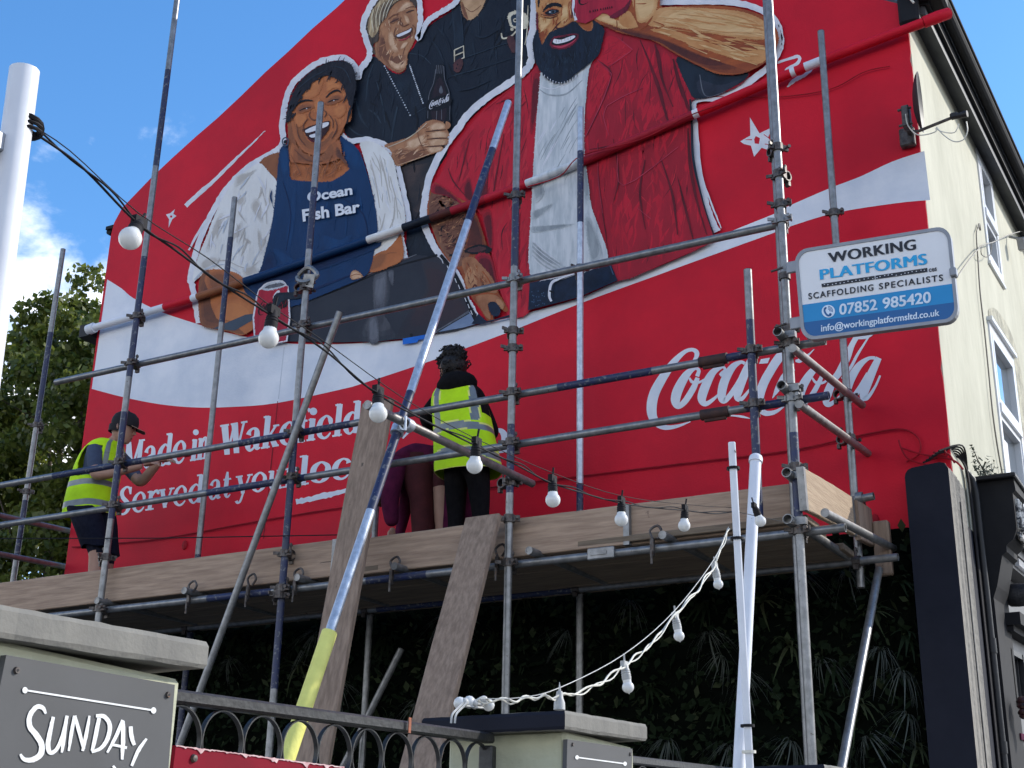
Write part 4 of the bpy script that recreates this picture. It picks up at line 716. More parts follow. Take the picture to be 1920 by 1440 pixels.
for i in range(26): a = i/25; x = 1016+a*66; y = 136+18*math.sin(math.pi*a*.95); F.line([(x, y, 1.6), (x+random.uniform(-1.5, 1.5), y+random.uniform(3, 7), .5)], BEARD if i % 2 else WH2, 2, step=(i == 0))
for i in range(12): x = 1052+random.uniform(-4, 18); F.line([(x, 106+random.uniform(0, 5), .5), (x+1, 113, 1.1), (x, 119, .5)], BEARDH, 3, step=(i == 0))
F.area([(1031, 81), (1038, 70), (1050, 67), (1060, 65), (1074, 63), (1084, 65), (1083, 74), (1072, 85), (1056, 92), (1040, 91), (1034, 88)], MAR, 4); F.area([(1035, 80), (1042, 72), (1060, 69), (1078, 65), (1080, 70), (1068, 80), (1052, 84), (1040, 84)], INK, 4)
F.area([(1037, 79), (1039, 73), (1046, 74), (1054, 74), (1064, 70), (1076, 66.5), (1078, 70), (1068, 76), (1056, 80), (1044, 82)], WH2, 4); F.line([(1036, 86, 1), (1052, 88, 4), (1070, 81, 2.5), (1080, 73, 1)], ROSE, 4)
for xx in (1043, 1048, 1053, 1059, 1065, 1070): F.line([(xx, 75-(xx-1040)*.2, .5), (xx, 81-(xx-1040)*.25, .5)], SK4D, 2, step=(xx == 1043))
# raised arm, hand and can
F._area([(1112, 34), (1127, 24), (1138, 26), (1152, 34), (1170, 27), (1178, 16), (1182, 0), (1186, -30), (1240, -30), (1237, 10), (1266, 12), (1318, 10), (1370, 13), (1410, 22), (1442, 37), (1457, 58), (1459, 80), (1444, 109), (1420, 126), (1390, 138), (1350, 139), (1318, 127), (1266, 100), (1225, 76), (1190, 67), (1162, 61), (1140, 51), (1126, 45)], SK4D, 3)
F.area([(1126, 44), (1162, 59), (1225, 74), (1266, 98), (1318, 125), (1360, 137), (1400, 134), (1380, 126), (1330, 110), (1270, 84), (1220, 64), (1180, 54), (1150, 48)], SK4X, 3); F.area([(1220, 56), (1250, 54), (1300, 70), (1350, 86), (1400, 96), (1450, 88), (1440, 108), (1418, 120), (1370, 108), (1310, 88), (1255, 68)], SK4, 3)
F.area([(1236, 16), (1280, 14), (1330, 16), (1390, 22), (1430, 38), (1450, 60), (1430, 74), (1380, 70), (1320, 60), (1260, 50), (1225, 50), (1212, 40)], SK4H, 3)
F.area([(1116, 34), (1128, 26), (1140, 28), (1156, 38), (1190, 44), (1196, 50), (1170, 54), (1145, 46)], SK4H, 4); F.area([(1186, -20), (1230, -20), (1230, 20), (1215, 38), (1198, 42), (1190, 20)], SK4H, 3); F.area([(1160, 34), (1178, 20), (1190, 36), (1196, 50), (1170, 50)], SK4, 4)
F.scumble([(1230, 20), (1330, 18), (1420, 32), (1452, 62), (1440, 104), (1390, 118), (1300, 88), (1230, 60)], [SK4H, SK4, SK4H, SK4], 70, (20, 70), (1.0, 4.5), -12, 6)
for q in ([(1190, -10, 2), (1190, 20, 2.5), (1196, 46, 2), (1208, 50, 4), (1222, 34, 2)], [(1156, 37, 1), (1157, 46, 2), (1156, 54, 1)], [(1192, 7, 1), (1206, 7, 2), (1212, 6, 1)], [(1224, 30, 1), (1214, 44, 4), (1200, 56, 2)], [(1225, 40, 1), (1245, 48, 2.5), (1228, 54, 1)]): F.line(q, SK4D, 4)
for q in ([(1250, 34, .6), (1300, 38, 1.6), (1360, 48, .6)], [(1270, 26, .6), (1330, 32, 1.6), (1400, 44, .6)], [(1300, 52, .6), (1360, 60, 1.6), (1430, 62, .6)], [(1230, 44, .6), (1260, 54, 1.6), (1300, 60, .6)], [(1320, 22, .6), (1380, 30, 1.6), (1420, 44, .6)]): F.line(q, SK4, 4)
for q in ([(1240, 62, .6), (1256, 66, 1.8)], [(1290, 86, .6), (1326, 101, 1.8)], [(1400, 82, .6), (1432, 93, 1.8)], [(1330, 108, .6), (1350, 114, 1.4)], [(1390, 112, .6), (1420, 122, 1.4)]): F.line(q, SK4H, 2)
F.area([(1078, -40), (1082, 41), (1115, 35), (1128, 25), (1140, 27), (1152, 34), (1168, 26), (1178, 16), (1186, -8), (1188, -40)], CAN, 2); F.area([(1144, 30), (1172, 12), (1184, -6), (1178, 16), (1168, 26), (1152, 34)], MAR, 3); F.line([(1081, -30, 2), (1081, 20, 2), (1083, 40, 2)], ROSE, 2); F.line([(1076, -5, 4), (1075, 20, 4), (1080, 38, 4)], WH2, 4, .8); F.line([(1076, 16, 1), (1078, 30, 1.6)], INK, 2)
script_logo(F, lambda X, Y: (1084+(X-125)*.062, -22+(Y-60)*.058-(X-125)*.014), .055, INK)
for i, (x, wd_) in enumerate(((1106, 3), (1112, 2.5), (1116, 2.5), (1120, 2.5), (1126, 3), (1131, 2), (1135, 2.5), (1139, 2.5), (1143, 2), (1147, 2.5))): F.line([(x, 19.5-(x-1106)*.2, wd_*.7), (x+.3, 23.5-(x-1106)*.2, wd_*.7)], MAR if 0 else INK, 2, step=(i == 0))
F.done()
# ------------------------------------------------------------------ painted lettering: a small hand-built serif alphabet (x-height 1)
def G(st): return st
def sf(x, y, w, h=.085): return ('l', [(x-w/2, y, h), (x+w/2, y, h)])
def stem(x, y0, y1, w): return ('l', [(x, y0, w), (x, y1, w)])
T_, K_ = .10, .27
def glyph(c, b=1.0):
    K = K_*b; T = T_
    bowl = lambda cx: ('c', [(cx, 1.0, T), (cx+.30, .78, K*.85), (cx+.34, .5, K), (cx+.28, .2, K*.85), (cx, .02, T), (cx-.30, .22, K*.85), (cx-.34, .5, K), (cx-.28, .8, K*.85)])
    eb = [('s', [(.78, .56, T), (.76, .78, K*.8), (.62, .96, T*1.2), (.45, 1.0, T), (.22, .82, K*.75), (.14, .5, K), (.22, .18, K*.8), (.46, .02, T*1.2), (.66, .06, T), (.82, .22, T*.6)])]
    if c == 'o': return [bowl(.48)], .98
    if c == 'e': return eb+[('l', [(.2, .55, T*.9), (.84, .55, T*.9)])], .95
    if c == 'c': return [('s', [(.78, .76, K*.9), (.70, .92, K*.5), (.48, 1.0, T), (.24, .82, K*.8), (.15, .5, K), (.23, .18, K*.8), (.47, .02, T*1.2), (.68, .07, T), (.82, .22, T*.6)])], .92
    if c == 'a': return [('s', [(.17, .74, K*.9), (.24, .92, K*.5), (.44, 1.0, T), (.62, .88, K*.8), (.66, .6, K), (.66, .22, K), (.72, .05, T*1.4), (.90, .08, T*.6)]), ('s', [(.62, .60, T), (.36, .52, K*.6), (.18, .28, K*.95), (.28, .05, K*.6), (.46, .05, T), (.62, .22, T*.7)])], .95
    if c == 'd': return [('s', [(.66, .86, T*.8), (.48, .98, T), (.24, .80, K*.8), (.16, .5, K), (.22, .2, K*.8), (.44, .02, T), (.66, .16, T*.8)]), stem(.76, 0, 1.46, K), sf(.66, 1.44, .34), sf(.88, .04, .2)], 1.02
    if c == 'i': return [stem(.25, 0, 1, K), sf(.17, .96, .3), sf(.25, .04, .5), ('d', (.25, 1.32, .17*b))], .52
    if c == 'l': return [stem(.26, 0, 1.46, K), sf(.17, 1.43, .32), sf(.26, .04, .54)], .54
    if c == 'n' or c == 'm':
        r = [stem(.24, 0, 1, K), sf(.16, .96, .3), sf(.24, .04, .5)]; o = 0
        for i in range(1 if c == 'n' else 2): r += [('s', [(.30+o, .72, T*.7), (.46+o, .95, T*1.3), (.62+o, .95, K*.7), (.74+o, .72, K), (.75+o, .4, K), (.75+o, 0, K)]), sf(.75+o, .04, .5)]; o += .52
        return r, 1.04+.52*(c == 'm')
    if c == 'r': return [stem(.25, 0, 1, K), sf(.17, .96, .3), sf(.25, .04, .54), ('s', [(.32, .70, T*.7), (.46, .92, T*1.2), (.62, .97, K*.6), (.70, .86, K*.8), (.68, .78, K*.4)])], .78
    if c == 'u': return [('s', [(.25, 1, K), (.25, .4, K), (.29, .12, K*.8), (.46, .03, T*1.2), (.66, .14, T*.8)]), stem(.76, 0, 1, K), sf(.18, .96, .3), sf(.68, .96, .3), sf(.88, .04, .2)], 1.02
    if c == 'v': return [('l', [(.17, 1, K*1.05), (.47, 0, K*.9)]), ('l', [(.47, .02, T*.9), (.80, 1, T*.9)]), sf(.17, .96, .42), sf(.80, .96, .34)], .92
    if c == 'y': return [('l', [(.17, 1, K*1.05), (.50, .04, K*.9)]), ('s', [(.82, 1, T*.9), (.52, .1, T), (.38, -.34, T*1.1), (.22, -.42, K*.5), (.13, -.30, K*.8)]), sf(.17, .96, .42), sf(.82, .96, .34)], .94
    if c == 'k': return [stem(.25, 0, 1.46, K), sf(.16, 1.43, .32), sf(.25, .04, .5), ('l', [(.34, .42, T), (.76, .98, T)]), ('l', [(.44, .62, K*.7), (.82, .02, K)]), sf(.76, .96, .34), sf(.84, .04, .34)], 1.0
    if c == 'f': return [('s', [(.28, 0, K), (.28, .7, K), (.28, 1.15, K), (.38, 1.42, K*.55), (.54, 1.48, T), (.68, 1.36, K*.75)]), sf(.28, .04, .52), ('l', [(.05, .95, .09), (.58, .95, .09)])], .62
    if c == 't': return [('s', [(.28, 1.34, T), (.28, .9, K), (.28, .3, K), (.34, .06, K*.6), (.48, .02, T), (.62, .14, T*.5)]), ('l', [(.04, .95, .09), (.58, .95, .09)])], .64
    if c == 'W': return [('l', [(.15, 1.4, K*1.15), (.45, 0, K*.9)]), ('l', [(.45, .02, T), (.72, 1.36, T)]), ('l', [(.72, 1.38, K*1.1), (.98, 0, K*.9)]), ('l', [(.98, .02, T), (1.26, 1.4, T)]), sf(.15, 1.36, .5), sf(.70, 1.36, .4), sf(1.26, 1.36, .36)], 1.40
    if c == 'M': return [stem(.18, 0, 1.38, T), ('l', [(.24, 1.38, K*1.1), (.62, .05, K*.8)]), ('l', [(.62, .06, T), (1.02, 1.36, T)]), stem(1.08, 0, 1.4, K), sf(.18, .04, .42), sf(.18, 1.36, .4), sf(1.08, .04, .5), sf(1.14, 1.36, .4)], 1.34
    if c == 'S': return [('s', [(.74, 1.08, T*1.2), (.64, 1.34, T*1.2), (.42, 1.40, K*.5), (.20, 1.20, K*.9), (.26, .92, K), (.60, .58, K*1.1), (.72, .34, K), (.62, .10, K*.7), (.40, .0, K*.5), (.18, .10, T*1.2), (.12, .36, T*1.2)]), stem(.75, 1.0, 1.38, T), stem(.11, .02, .42, T)], .90
    return [], .4
def serif(word, x, x1, y, em, ux, vx, b=1.0, lev=4):
    """letters from the baseline point (x, y) in survey points; em = x-height, ux = baseline slope, vx = lean of verticals"""
    tot = sum(glyph(c, b)[1] for c in word)-.06; track = (x1-x)/(tot*em*.93)
    for c in word:
        st, adv = glyph(c, b)
        if st:
            L = Paint('painted_letter', lev)
            def tr(p, w=None):
                X, Y = p[0]*em*.93*track, p[1]*em
                q = (x+X+vx*Y, y+ux*X-Y*1.0)
                return q
            for kind, d in st:
                if kind == 'd': c0 = tr(d); L.dot(c0[0], c0[1], d[2]*em, WHITE)
                else:
                    pts = [(*tr(p), p[2]*em*(.95 if kind == 'l' and abs(d[0][0]-d[-1][0]) < 1e-6 else 1)) for p in d]
                    if kind == 'l': L.line(pts, WHITE, 1)
                    elif kind == 's': L.line(pts, WHITE, 5)
                    else: L.line(pts, WHITE, 5, closed=True)
            L.done()
        x += adv*em*.93*track; y += ux*adv*em*.93*track
E1 = 40.5
serif('Made', 229, 346, 886, E1, -.168, .10, .80)
serif('in', 356, 391, 865, E1, -.168, .10, .80)
serif('Wakefield', 411, 673, 855, E1+1, -.168, .09, 1.0)
serif('n', 900, 960, 855, 44, -.15, .02, 1.1)
serif('Served', 219, 378, 966, 36, -.155, .10, .80)
serif('at', 389, 430, 938, 36, -.155, .10, .80)
serif('your', 440, 553, 929, 36, -.155, .10, .80)
serif('local', 557, 716, 911, 38, -.150, .09, 1.12)
U = Paint('painted_underline', 4, 'rough white underline below the lettering')
U.line([(555, 941, 9), (580, 936, 10), (610, 929, 10), (640, 922, 9), (690, 912, 9), (712, 908, 6)], WHITE, 6, .8); U.line([(755, 822, 3), (768, 808, 5), (778, 806, 4)], WHITE, 5); U.done()
# flowing script logo
L = Paint('painted_logo', 4, 'large flowing white script logo painted low on the right of the mural')
script_logo(L, lambda X, Y: (1180+X/3.84, 640+Y/3.84), 1/3.84, WHITE)
L.done()

# ------------------------------------------------------------------ pipe and cables fixed to the gable
PY = YW-.07
pp = [(168, 617), (360, 560), (690, 450), (1000, 340), (1300, 215), (1500, 130), (1732, 42)]
pk = cr([tuple(onY(x, y, PY)) for x, y in pp], 24); pxs = cr(pp, 24)
PIPEC = [(300, WHITE), (357, RED), (368, WHITE), (448, SK1D), (458, WHITE), (690, APRON), (747, BLOUSE), (797, BLK), (806, WHITE), (842, SK4X), (905, REDD), (986, REDP), (1087, SHIRT), (1292, REDD), (1303, WHITE), (1475, RED), (1484, WHITE), (1508, RED), (1532, WHITE), (5000, RED)]
pm = [];
for _, m_ in PIPEC:
    if m_ not in pm: pm.append(m_)
w = MB(); n = 14
allp = [Vector(p) for p in pk]; w.path(allp, .034, n, caps=False)
w.m = [pm.index(next(m_ for lim, m_ in PIPEC if pxs[min(i//n, len(pxs)-1)][0] < lim)) for i in range(len(w.f))]
e0 = allp[0]; w.slot(0).tube(e0+Vector((-.02, 0, -.008)), e0+Vector((.06, 0, .004)), .048); pipe = w.build('drain_pipe', pm, house, smooth=True); pipe['label'] = 'painted waste pipe running down across the mural from the eaves'
w = MB(); e1 = allp[-1]; w.path([e1, e1+Vector((.10, .01, .02)), e1+Vector((.16, .06, .06))], [.041, .043, .04], 12); w.build('pipe_end', RED, pipe, smooth=True)
w = MB(); w.box(e0+Vector((-.06, .15, -.0)), (.14, .3, .12)); w.build('hopper', M['black'], house)
def cable(name, px, mtl, Y=YW-.02, r=.006, parent=gable, n=6):
    w = MB(); w.path(cr([tuple(onY(x, y, Y)) for x, y in px], n), r, 6); return w.build(name, mtl, parent, smooth=True)
DRED = paint('a80f20', '8c0c1c', 6)
cable('wall_cable', [(135, 1026), (300, 1010), (480, 978), (640, 952), (800, 933), (935, 912), (1290, 868), (1480, 845), (1620, 815), (1690, 805), (1722, 822), (1724, 850), (1700, 866)], DRED, r=.006)
cable('wall_cable', [(1290, 180), (1400, 182), (1480, 180), (1560, 166), (1620, 135), (1668, 124)], DRED, r=.004)
cable('wall_cable', [(990, 350), (1050, 330), (1090, 292), (1200, 262), (1290, 218), (1350, 196)], DRED, YW-.13, r=.005)
for q in ([(1685, 825), (1692, 845), (1706, 862), (1740, 872)], [(1690, 840), (1730, 852), (1785, 862), (1806, 880)], [(1745, 862), (1775, 850), (1790, 868)], [(1750, 848), (1775, 856), (1770, 842)]): cable('wall_cable', q, DRED, YW-.05, .006)
w = MB(); P = onY(1045, 560, YW-.02)
for (x, y) in ((346, 1022), (1640, 975)): w.sphere(onY(x, y, YW-.005), .03, 8, sc=(1, .4, 1.4))
w.build('wall_boss', DRED, gable)

# ------------------------------------------------------------------ scaffold
YF, YB = 7.03, 8.13
scaf = thing('scaffold', (-5.5, 7.0, 0), 'steel tube scaffold with timber platform along the painted gable', 'scaffolding')
RT = .0242
TM = [M['galv'], M['blue'], M['galv_new'], M['rust']]
def bands(mb, p0, p1, bs, r=RT, hollow=True):
    p0 = Vector(p0); p1 = Vector(p1)
    for i, (a, b, k) in enumerate(bs):
        A = p0.lerp(p1, a); B = p0.lerp(p1, b); mb.tube(A, B, r*(1.0 if k else .992), n=14, k=k, caps=False)
    mb.tube(p0, p0.lerp(p1, .001), r*.999, n=14, k=bs[0][2], hollow=False)
    # open tube mouths
    d = (p1-p0).normalized()
    for P, s_, k in ((p0, 1, bs[0][2]), (p1, -1, bs[-1][2])):
        a = d.orthogonal().normalized(); b = d.cross(a); n = 14; c = [a*math.cos(2*math.pi*i/n)+b*math.sin(2*math.pi*i/n) for i in range(n)]
        vs = [P-d*s_*.002+q*r for q in c]+[P-d*s_*.002+q*r*.83 for q in c]+[P+d*s_*.12+q*r*.83 for q in c]
        mb.add(vs, [(i, (i+1) % n, n+(i+1) % n, n+i) for i in range(n)]+[(n+i, n+(i+1) % n, 2*n+(i+1) % n, 2*n+i) for i in range(n)]+[tuple(2*n+i for i in range(n))], k)
def scaf_tube(name, p0, p1, bs=((0, 1, 0),), parent=scaf, r=RT, lab=None):
    w = MB(); bands(w, p0, p1, bs, r); o = w.build(name, TM, parent, smooth=True)
    if lab: o['label'] = lab
    return o
XA, XB, XM, XC = -7.245, -5.635, -3.95, -2.165
def zb(ztop, *ms):            # band list from heights
    out = []; p = 0
    for z, k in ms: out.append((p/ztop, z/ztop, k)); p = z
    return tuple(out)
scaf_tube('standard', (XA, YF, 0), (XA, YF, 9.9), zb(9.9, (3.1, 0), (4.2, 0), (5.02, 1), (5.3, 0), (6.3, 1), (7.1, 0), (8.0, 1), (9.9, 0)))
scaf_tube('standard', (XB, YF, 0), (XB, YF, 7.22), zb(7.22, (2.9, 0), (3.62, 1), (4.25, 1), (4.70, 1), (6.0, 0), (6.5, 1), (7.22, 0)))
scaf_tube('standard', (XM, YF, 0), (XM, YF, 8.6), zb(8.6, (3.98, 0), (4.42, 1), (5.5, 0), (6.07, 1), (8.6, 0)))
scaf_tube('standard', (XC, YF, 0), (XC, YF, 8.4), zb(8.4, (3.62, 0), (4.1, 1), (8.4, 0)))
scaf_tube('standard', (XC-.035, YF+.058, 0), (XC-.035, YF+.058, 7.6))
scaf_tube('standard', (-2.385, YF-.0, 3.6), (-2.385, YF-.0, 5.14), zb(1.54, (.62, 1), (1.02, 1), (1.22, 1), (1.54, 0)))
scaf_tube('standard', (-8.93, YF, 0), (-8.93, YF, 6.0))
scaf_tube('standard', (-9.44, YB, 0), (-9.44, YB, 7.35), zb(7.35, (4.4, 0), (4.9, 1), (5.6, 0), (6.5, 1), (7.35, 0)))
scaf_tube('standard', (-7.385, YB, 0), (-7.385, YB, 7.39), zb(7.39, (4.2, 1), (4.75, 0), (6.2, 0), (7.0, 1), (7.39, 0)))
scaf_tube('standard', (-5.70, YB, 0), (-5.70, YB, 4.6))
scaf_tube('standard', (-4.02, YB, 0), (-4.02, YB, 7.33), zb(7.33, (3.9, 0), (4.35, 1), (5.4, 2), (5.55, 2), (6.35, 2), (6.95, 1), (7.33, 2)))
scaf_tube('standard', (-2.145, YB, 3.46), (-2.145, YB, 7.41))
YL = YF+.052; BKL = YB-.052
def hl(z): return 1.6+(z-1.6)*YL/YF
Z0, Z1, Z2, Z3 = hl(3.535), hl(4.287), hl(4.612), hl(5.39)
def xb(x0, x1, *ms):
    out = []; p = x0
    for x, k in ms: out.append(((p-x0)/(x1-x0), (x-x0)/(x1-x0), k)); p = x
    return tuple(out)
scaf_tube('ledger', (-9.9, YL, Z0), (-1.93, YL, Z0), xb(-9.9, -1.93, (-6.3, 0), (-5.75, 1), (-5.0, 0), (-4.55, 1), (-1.93, 0)))
scaf_tube('guard_rail', (-9.9, YL, Z1), (-1.97, YL, Z1), xb(-9.9, -1.97, (-6.4, 0), (-5.55, 1), (-3.5, 0), (-2.9, 0), (-2.45, 0), (-1.97, 1)))
scaf_tube('guard_rail', (-9.9, YL, Z2), (-1.97, YL, Z2), xb(-9.9, -1.97, (-7.95, 0), (-7.05, 1), (-6.15, 0), (-5.2, 1), (-3.65, 0), (-3.02, 1), (-2.62, 0), (-2.42, 1), (-1.97, 0)))
scaf_tube('ledger', (-8.08, YL, Z3), (-2.18, YL, Z3))
zBk = 3.61
scaf_tube('ledger', (-9.9, BKL, zBk), (-1.9, BKL, zBk), xb(-9.9, -1.9, (-5.6, 0), (-5.0, 1), (-4.75, 0), (-4.05, 1), (-1.9, 0)))
scaf_tube('guard_rail', (-9.2, 6.2, 4.52), (-9.2, 8.5, 4.68)); scaf_tube('guard_rail', (-9.2, 6.2, 4.2), (-9.2, 8.5, 4.36))
scaf_tube('transom', (XC+.055, 6.92, 4.555), (XC+.055, 8.35, 4.69), lab='upper end guard rail tube running back to the wall')
scaf_tube('transom', (XC+.055, 6.98, 4.245), (XC+.055, 8.42, 4.38), lab='lower end guard rail tube running back to the wall')
scaf_tube('transom', (-1.99, 6.93, 3.60), (-1.99, 9.0, 3.80), zb(2, (2, 0)), lab='pale tube poking out under the platform end')
scaf_tube('transom', (-3.905, 5.44, 4.02), (-3.905, YF+.2, 4.02+.07), zb(1.78, (.32, 0), (1.78, 0)), lab='tube standing out from the scaffold towards the street')
for x in (-8.6, -7.3, -6.5, -5.55, -4.8, -3.85, -3.0, -2.25): scaf_tube('transom', (x+.06, YF-.04, Z0+.05), (x+.06, YB+.12, Z0+.09))
scaf_tube('diagonal_brace', (-5.28, YF-.06, 5.42), (-6.62, YF-.06, 1.75)); scaf_tube('diagonal_brace', (-5.35, YB-.1, 3.3), (-6.3, YB-.1, 1.6)); _ra = onX(1648, 1068, -2.03); _rb = onX(1581, 1424, -2.03); _rc = _ra+(_rb-_ra)*((_ra.z-.03)/(_ra.z-_rb.z)); scaf_tube('diagonal_brace', _ra, _rc, lab='sunlit raking tube below the platform end')
# bulky sleeves on the right-hand guard rails
for z, k in ((Z2, 'rust'), (Z1, 'rust')):
    w = MB(); w.tube((-2.72, YL, z), (-2.55, YL, z), .033, n=14); w.tube((-2.70, YL, z-.036), (-2.57, YL, z-.036), .012, n=8); w.build('sleeve_coupler', M['rust'], scaf, smooth=True)
w = MB(); w.bbox((-3.35, YL-.03, Z0), (.17, .03, .07), .006); w.box((-3.36, YL-.045, Z0), (.1, .01, .02)); w.build('sleeve_coupler', M['galv'], scaf)
# couplers: one mesh, shared
def coupler_mesh(mb):
    mb.lathe([(.0255, -.024), (.034, -.024), (.034, .024), (.0255, .024)], n=12)
    q = Matrix.Translation((0, .052, .0)) @ Matrix.Rotation(R_(90), 4, 'Y')
    mb.lathe([(.0255, -.024), (.034, -.024), (.034, .024), (.0255, .024)], q, n=12)
    mb.box((0, .026, 0), (.05, .03, .046)); mb.box((.045, -.012, 0), (.04, .016, .036)); mb.tube((.05, -.05, 0), (.05, .035, 0), .006, n=6); mb.tube((.05, -.052, 0), (.05, -.036, 0), .012, n=6)
    mb.box((-.043, .0, 0), (.03, .022, .03)); mb.tube((0, .055, .035), (0, .055, .085), .006, n=6); mb.tube((0, .055, .062), (0, .055, .078), .012, n=6); mb.box((.0, .075, -.04), (.03, .02, .03)); mb.box((-.06, -.02, .005), (.035, .01, .02), Matrix.Rotation(.5, 3, 'Z'))
w = MB(); coupler_mesh(w); w.v = [tuple(Vector(v)+Vector((XA, YF, Z0))) for v in w.v]
cp0 = w.build('coupler', M['iron'], scaf, loc=Vector((XA, YF, Z0))-Vector(scaf['_o']))
cpg = cp0.copy(); cpg.data = cp0.data.copy(); cpg.data.materials[0] = M['galv']; COL.objects.link(cpg); cpg.parent = scaf; cpg.location = Vector((XM, YF, Z3))-scaf.location
def coupler(p, rz=0, flip=False, src=None):
    c = inst(src or cp0, scaf); c.matrix_basis = Matrix.Translation(Vector(p)-scaf.location) @ Matrix.Rotation(rz, 4, 'Z') @ (Matrix.Rotation(math.pi, 4, 'X') @ Matrix.Rotation(math.pi, 4, 'Z') if flip else Matrix()); return c
for x in (XA, XB, XM, XC):
    for z in (Z0, Z1, Z2, Z3):
        if (x, z) in ((XA, Z0), (XM, Z3)): continue
        coupler((x, YF, z), random.uniform(-.15, .15), False, cpg if random.random() < .2 else cp0)
for z in (Z1, Z2): coupler((-2.385, YF, z), .1)
for x in (-9.44, -7.385, -5.70, -4.02, -2.145): coupler((x, YB, zBk), math.pi+random.uniform(-.1, .1))
for p, rz in (((XC, YF, 4.72), .6), ((XC, YF, 4.36), .5), ((XC, YF, 5.72), -.4), ((XC, YF, 5.90), .9), ((XC, YF, 5.52), .2), ((XC, YF, 3.90), .4), ((-2.145, YB, 5.98), .3), ((-2.145, YB, 4.70), 1.5), ((-2.145, YB, 4.40), 1.5), ((-2.145, YB, 3.98), .2), ((XM, YF, 6.02), .3), ((XM, YF, 5.05), .7), ((XM, YF, 4.93), .5), ((XM, YF, 4.05), 1.4), ((XM, YF, 3.82), .5), ((XB, YF, 5.75), .3), ((XB, YF, 5.70), 1.9), ((XA, YF, 5.80), .2), ((XA, YF, 3.92), 1.2), ((XB, YF, 3.78), 0), ((-9.44, YB, 5.60), .3), ((-9.44, YB, 4.98), .8), ((-4.02, YB, 5.98), .7), ((XB, YF-.03, Z0-.05), .9)): coupler(p, rz)
w = MB(); w.path(cr([(XB-.05, YF-.03, 5.80), (XB+.05, YF-.05, 5.83), (XB+.12, YF-.04, 5.76), (XB+.05, YF-.05, 5.72), (XB-.04, YF-.04, 5.75)], 4, True), .018, 6); w.add([(XB+.02, YF-.06, 5.78), (XB+.14, YF-.09, 5.74), (XB+.10, YF-.05, 5.66), (XB+.0, YF-.05, 5.70)], [(0, 1, 2, 3)]); w.build('tied_sheet', M['galv'], scaf)
# hanging ledger clips (J hooks) below the toe board
for px_, py_ in ((358, 1130), (470, 1112), (1230, 1030), (740, 1075), (558, 1105), (938, 1070)):
    P = onY(px_, py_, YL-.03); P.z = Z0
    w = MB(); w.path(cr([P+Vector((-.02, 0, .05)), P+Vector((-.035, 0, .10)), P+Vector((.01, 0, .125)), P+Vector((.035, 0, .09)), P+Vector((.01, 0, .05))], 4), .008, 6); w.box(P+Vector((-.02, -.005, 0)), (.022, .02, .10)); w.tube(P+Vector((-.02, -.02, -.1)), P+Vector((-.02, -.02, -.02)), .007, n=6); w.build('board_clip', M['iron'], scaf)
# end clamps seen end-on at the corner standard: short tube stubs
for (x, y, r_) in ((1463, 627, 1), (1470, 727, 1), (1480, 890, .8), (1482, 977, 1)):
    P = onY(x, y, YF-.05); w = MB(); w.tube(P+Vector((.0, -.05, 0)), P+Vector((0, .12, 0)), RT*1.15, hollow=True); w.box(P+Vector((.05, .03, 0)), (.06, .04, .04)); w.build('swivel_coupler', M['galv'], scaf, smooth=True)
P = onY(1630, 932, YB-.05); w = MB(); w.tube(P+Vector((-.12, 0, -.01)), P+Vector((.03, -.01, 0)), RT, hollow=True); w.lathe([(.027, -.02), (.038, -.02), (.038, .02), (.027, .02)], Matrix.Translation(P+Vector((-.06, 0, 0))) @ Matrix.Rotation(R_(90), 4, 'Y')); w.build('swivel_coupler', M['galv'], scaf, smooth=True)

# platform boards, toe boards
for i in range(5):
    y = 7.22+i*.228
    for (x0, x1) in ((-9.9, -6.2+.3*(i % 2)), (-6.2+.3*(i % 2)+.01, -2.14-.03*(i % 3))):
        w = MB(); w.bbox(((x0+x1)/2, y, 3.637+random.uniform(-.004, .004)), (x1-x0, .222, .038), .004); w.build('platform_board', M['board_floor'], scaf)
def plank(name, p0, p1, wdt, th, up, m, parent, band=True):
    """scaffold board from p0 to p1, broad face normal = up, with a sawn look: slightly bowed edges and bands at the ends"""
    p0 = Vector(p0); p1 = Vector(p1); d = (p1-p0); L = d.length; d.normalize(); nrm = Vector(up); nrm = (nrm-d*nrm.dot(d)).normalized(); s = d.cross(nrm)
    w = MB(); N = 14; rings = []
    for i in range(N+1):
        t = i/N; c = p0+d*(L*t)+nrm*(.004*math.sin(t*3.1)); e = random.uniform(-.0015, .0015); hw = wdt/2+e; b = .005
        rings.append([c+s*x+nrm*z for x, z in ((-hw+b, -th/2), (hw-b, -th/2), (hw, -th/2+b), (hw, th/2-b), (hw-b, th/2), (-hw+b, th/2), (-hw, th/2-b), (-hw, -th/2+b))])
    w.loft(rings, 8); o = w.build(name, m, parent)
    if band:
        for P, sg in ((p0, 1), (p1, -1)):
          w = MB(); w.loft([[P+d*(sg*a)+s*x+nrm*z for x, z in ((-wdt/2-.002, -th/2-.002), (wdt/2+.002, -th/2-.002), (wdt/2+.002, th/2+.002), (-wdt/2-.002, th/2+.002))] for a in (-.002, .035)], 4)
          w.build('end_band', M['galv'], o)
    return o
TY = YL+.045
def crack(x0, x1, z, y):
    w = MB(); n = max(6, int((x1-x0)/.06)); zz = z; P = []
    for i in range(n+1): zz += random.gauss(0, .0022)-(zz-z)*.1; P.append((x0+(x1-x0)*i/n, zz, max(.0006, random.gauss(.0022, .0012))))
    w.add([(x, y, a+h) for x, a, h in P]+[(x, y, a-h) for x, a, h in P], [(i, i+1, n+2+i, n+1+i) for i in range(n)]); w.build('board_crack', mat('crack_shadow', (.06, .04, .03)), scaf)
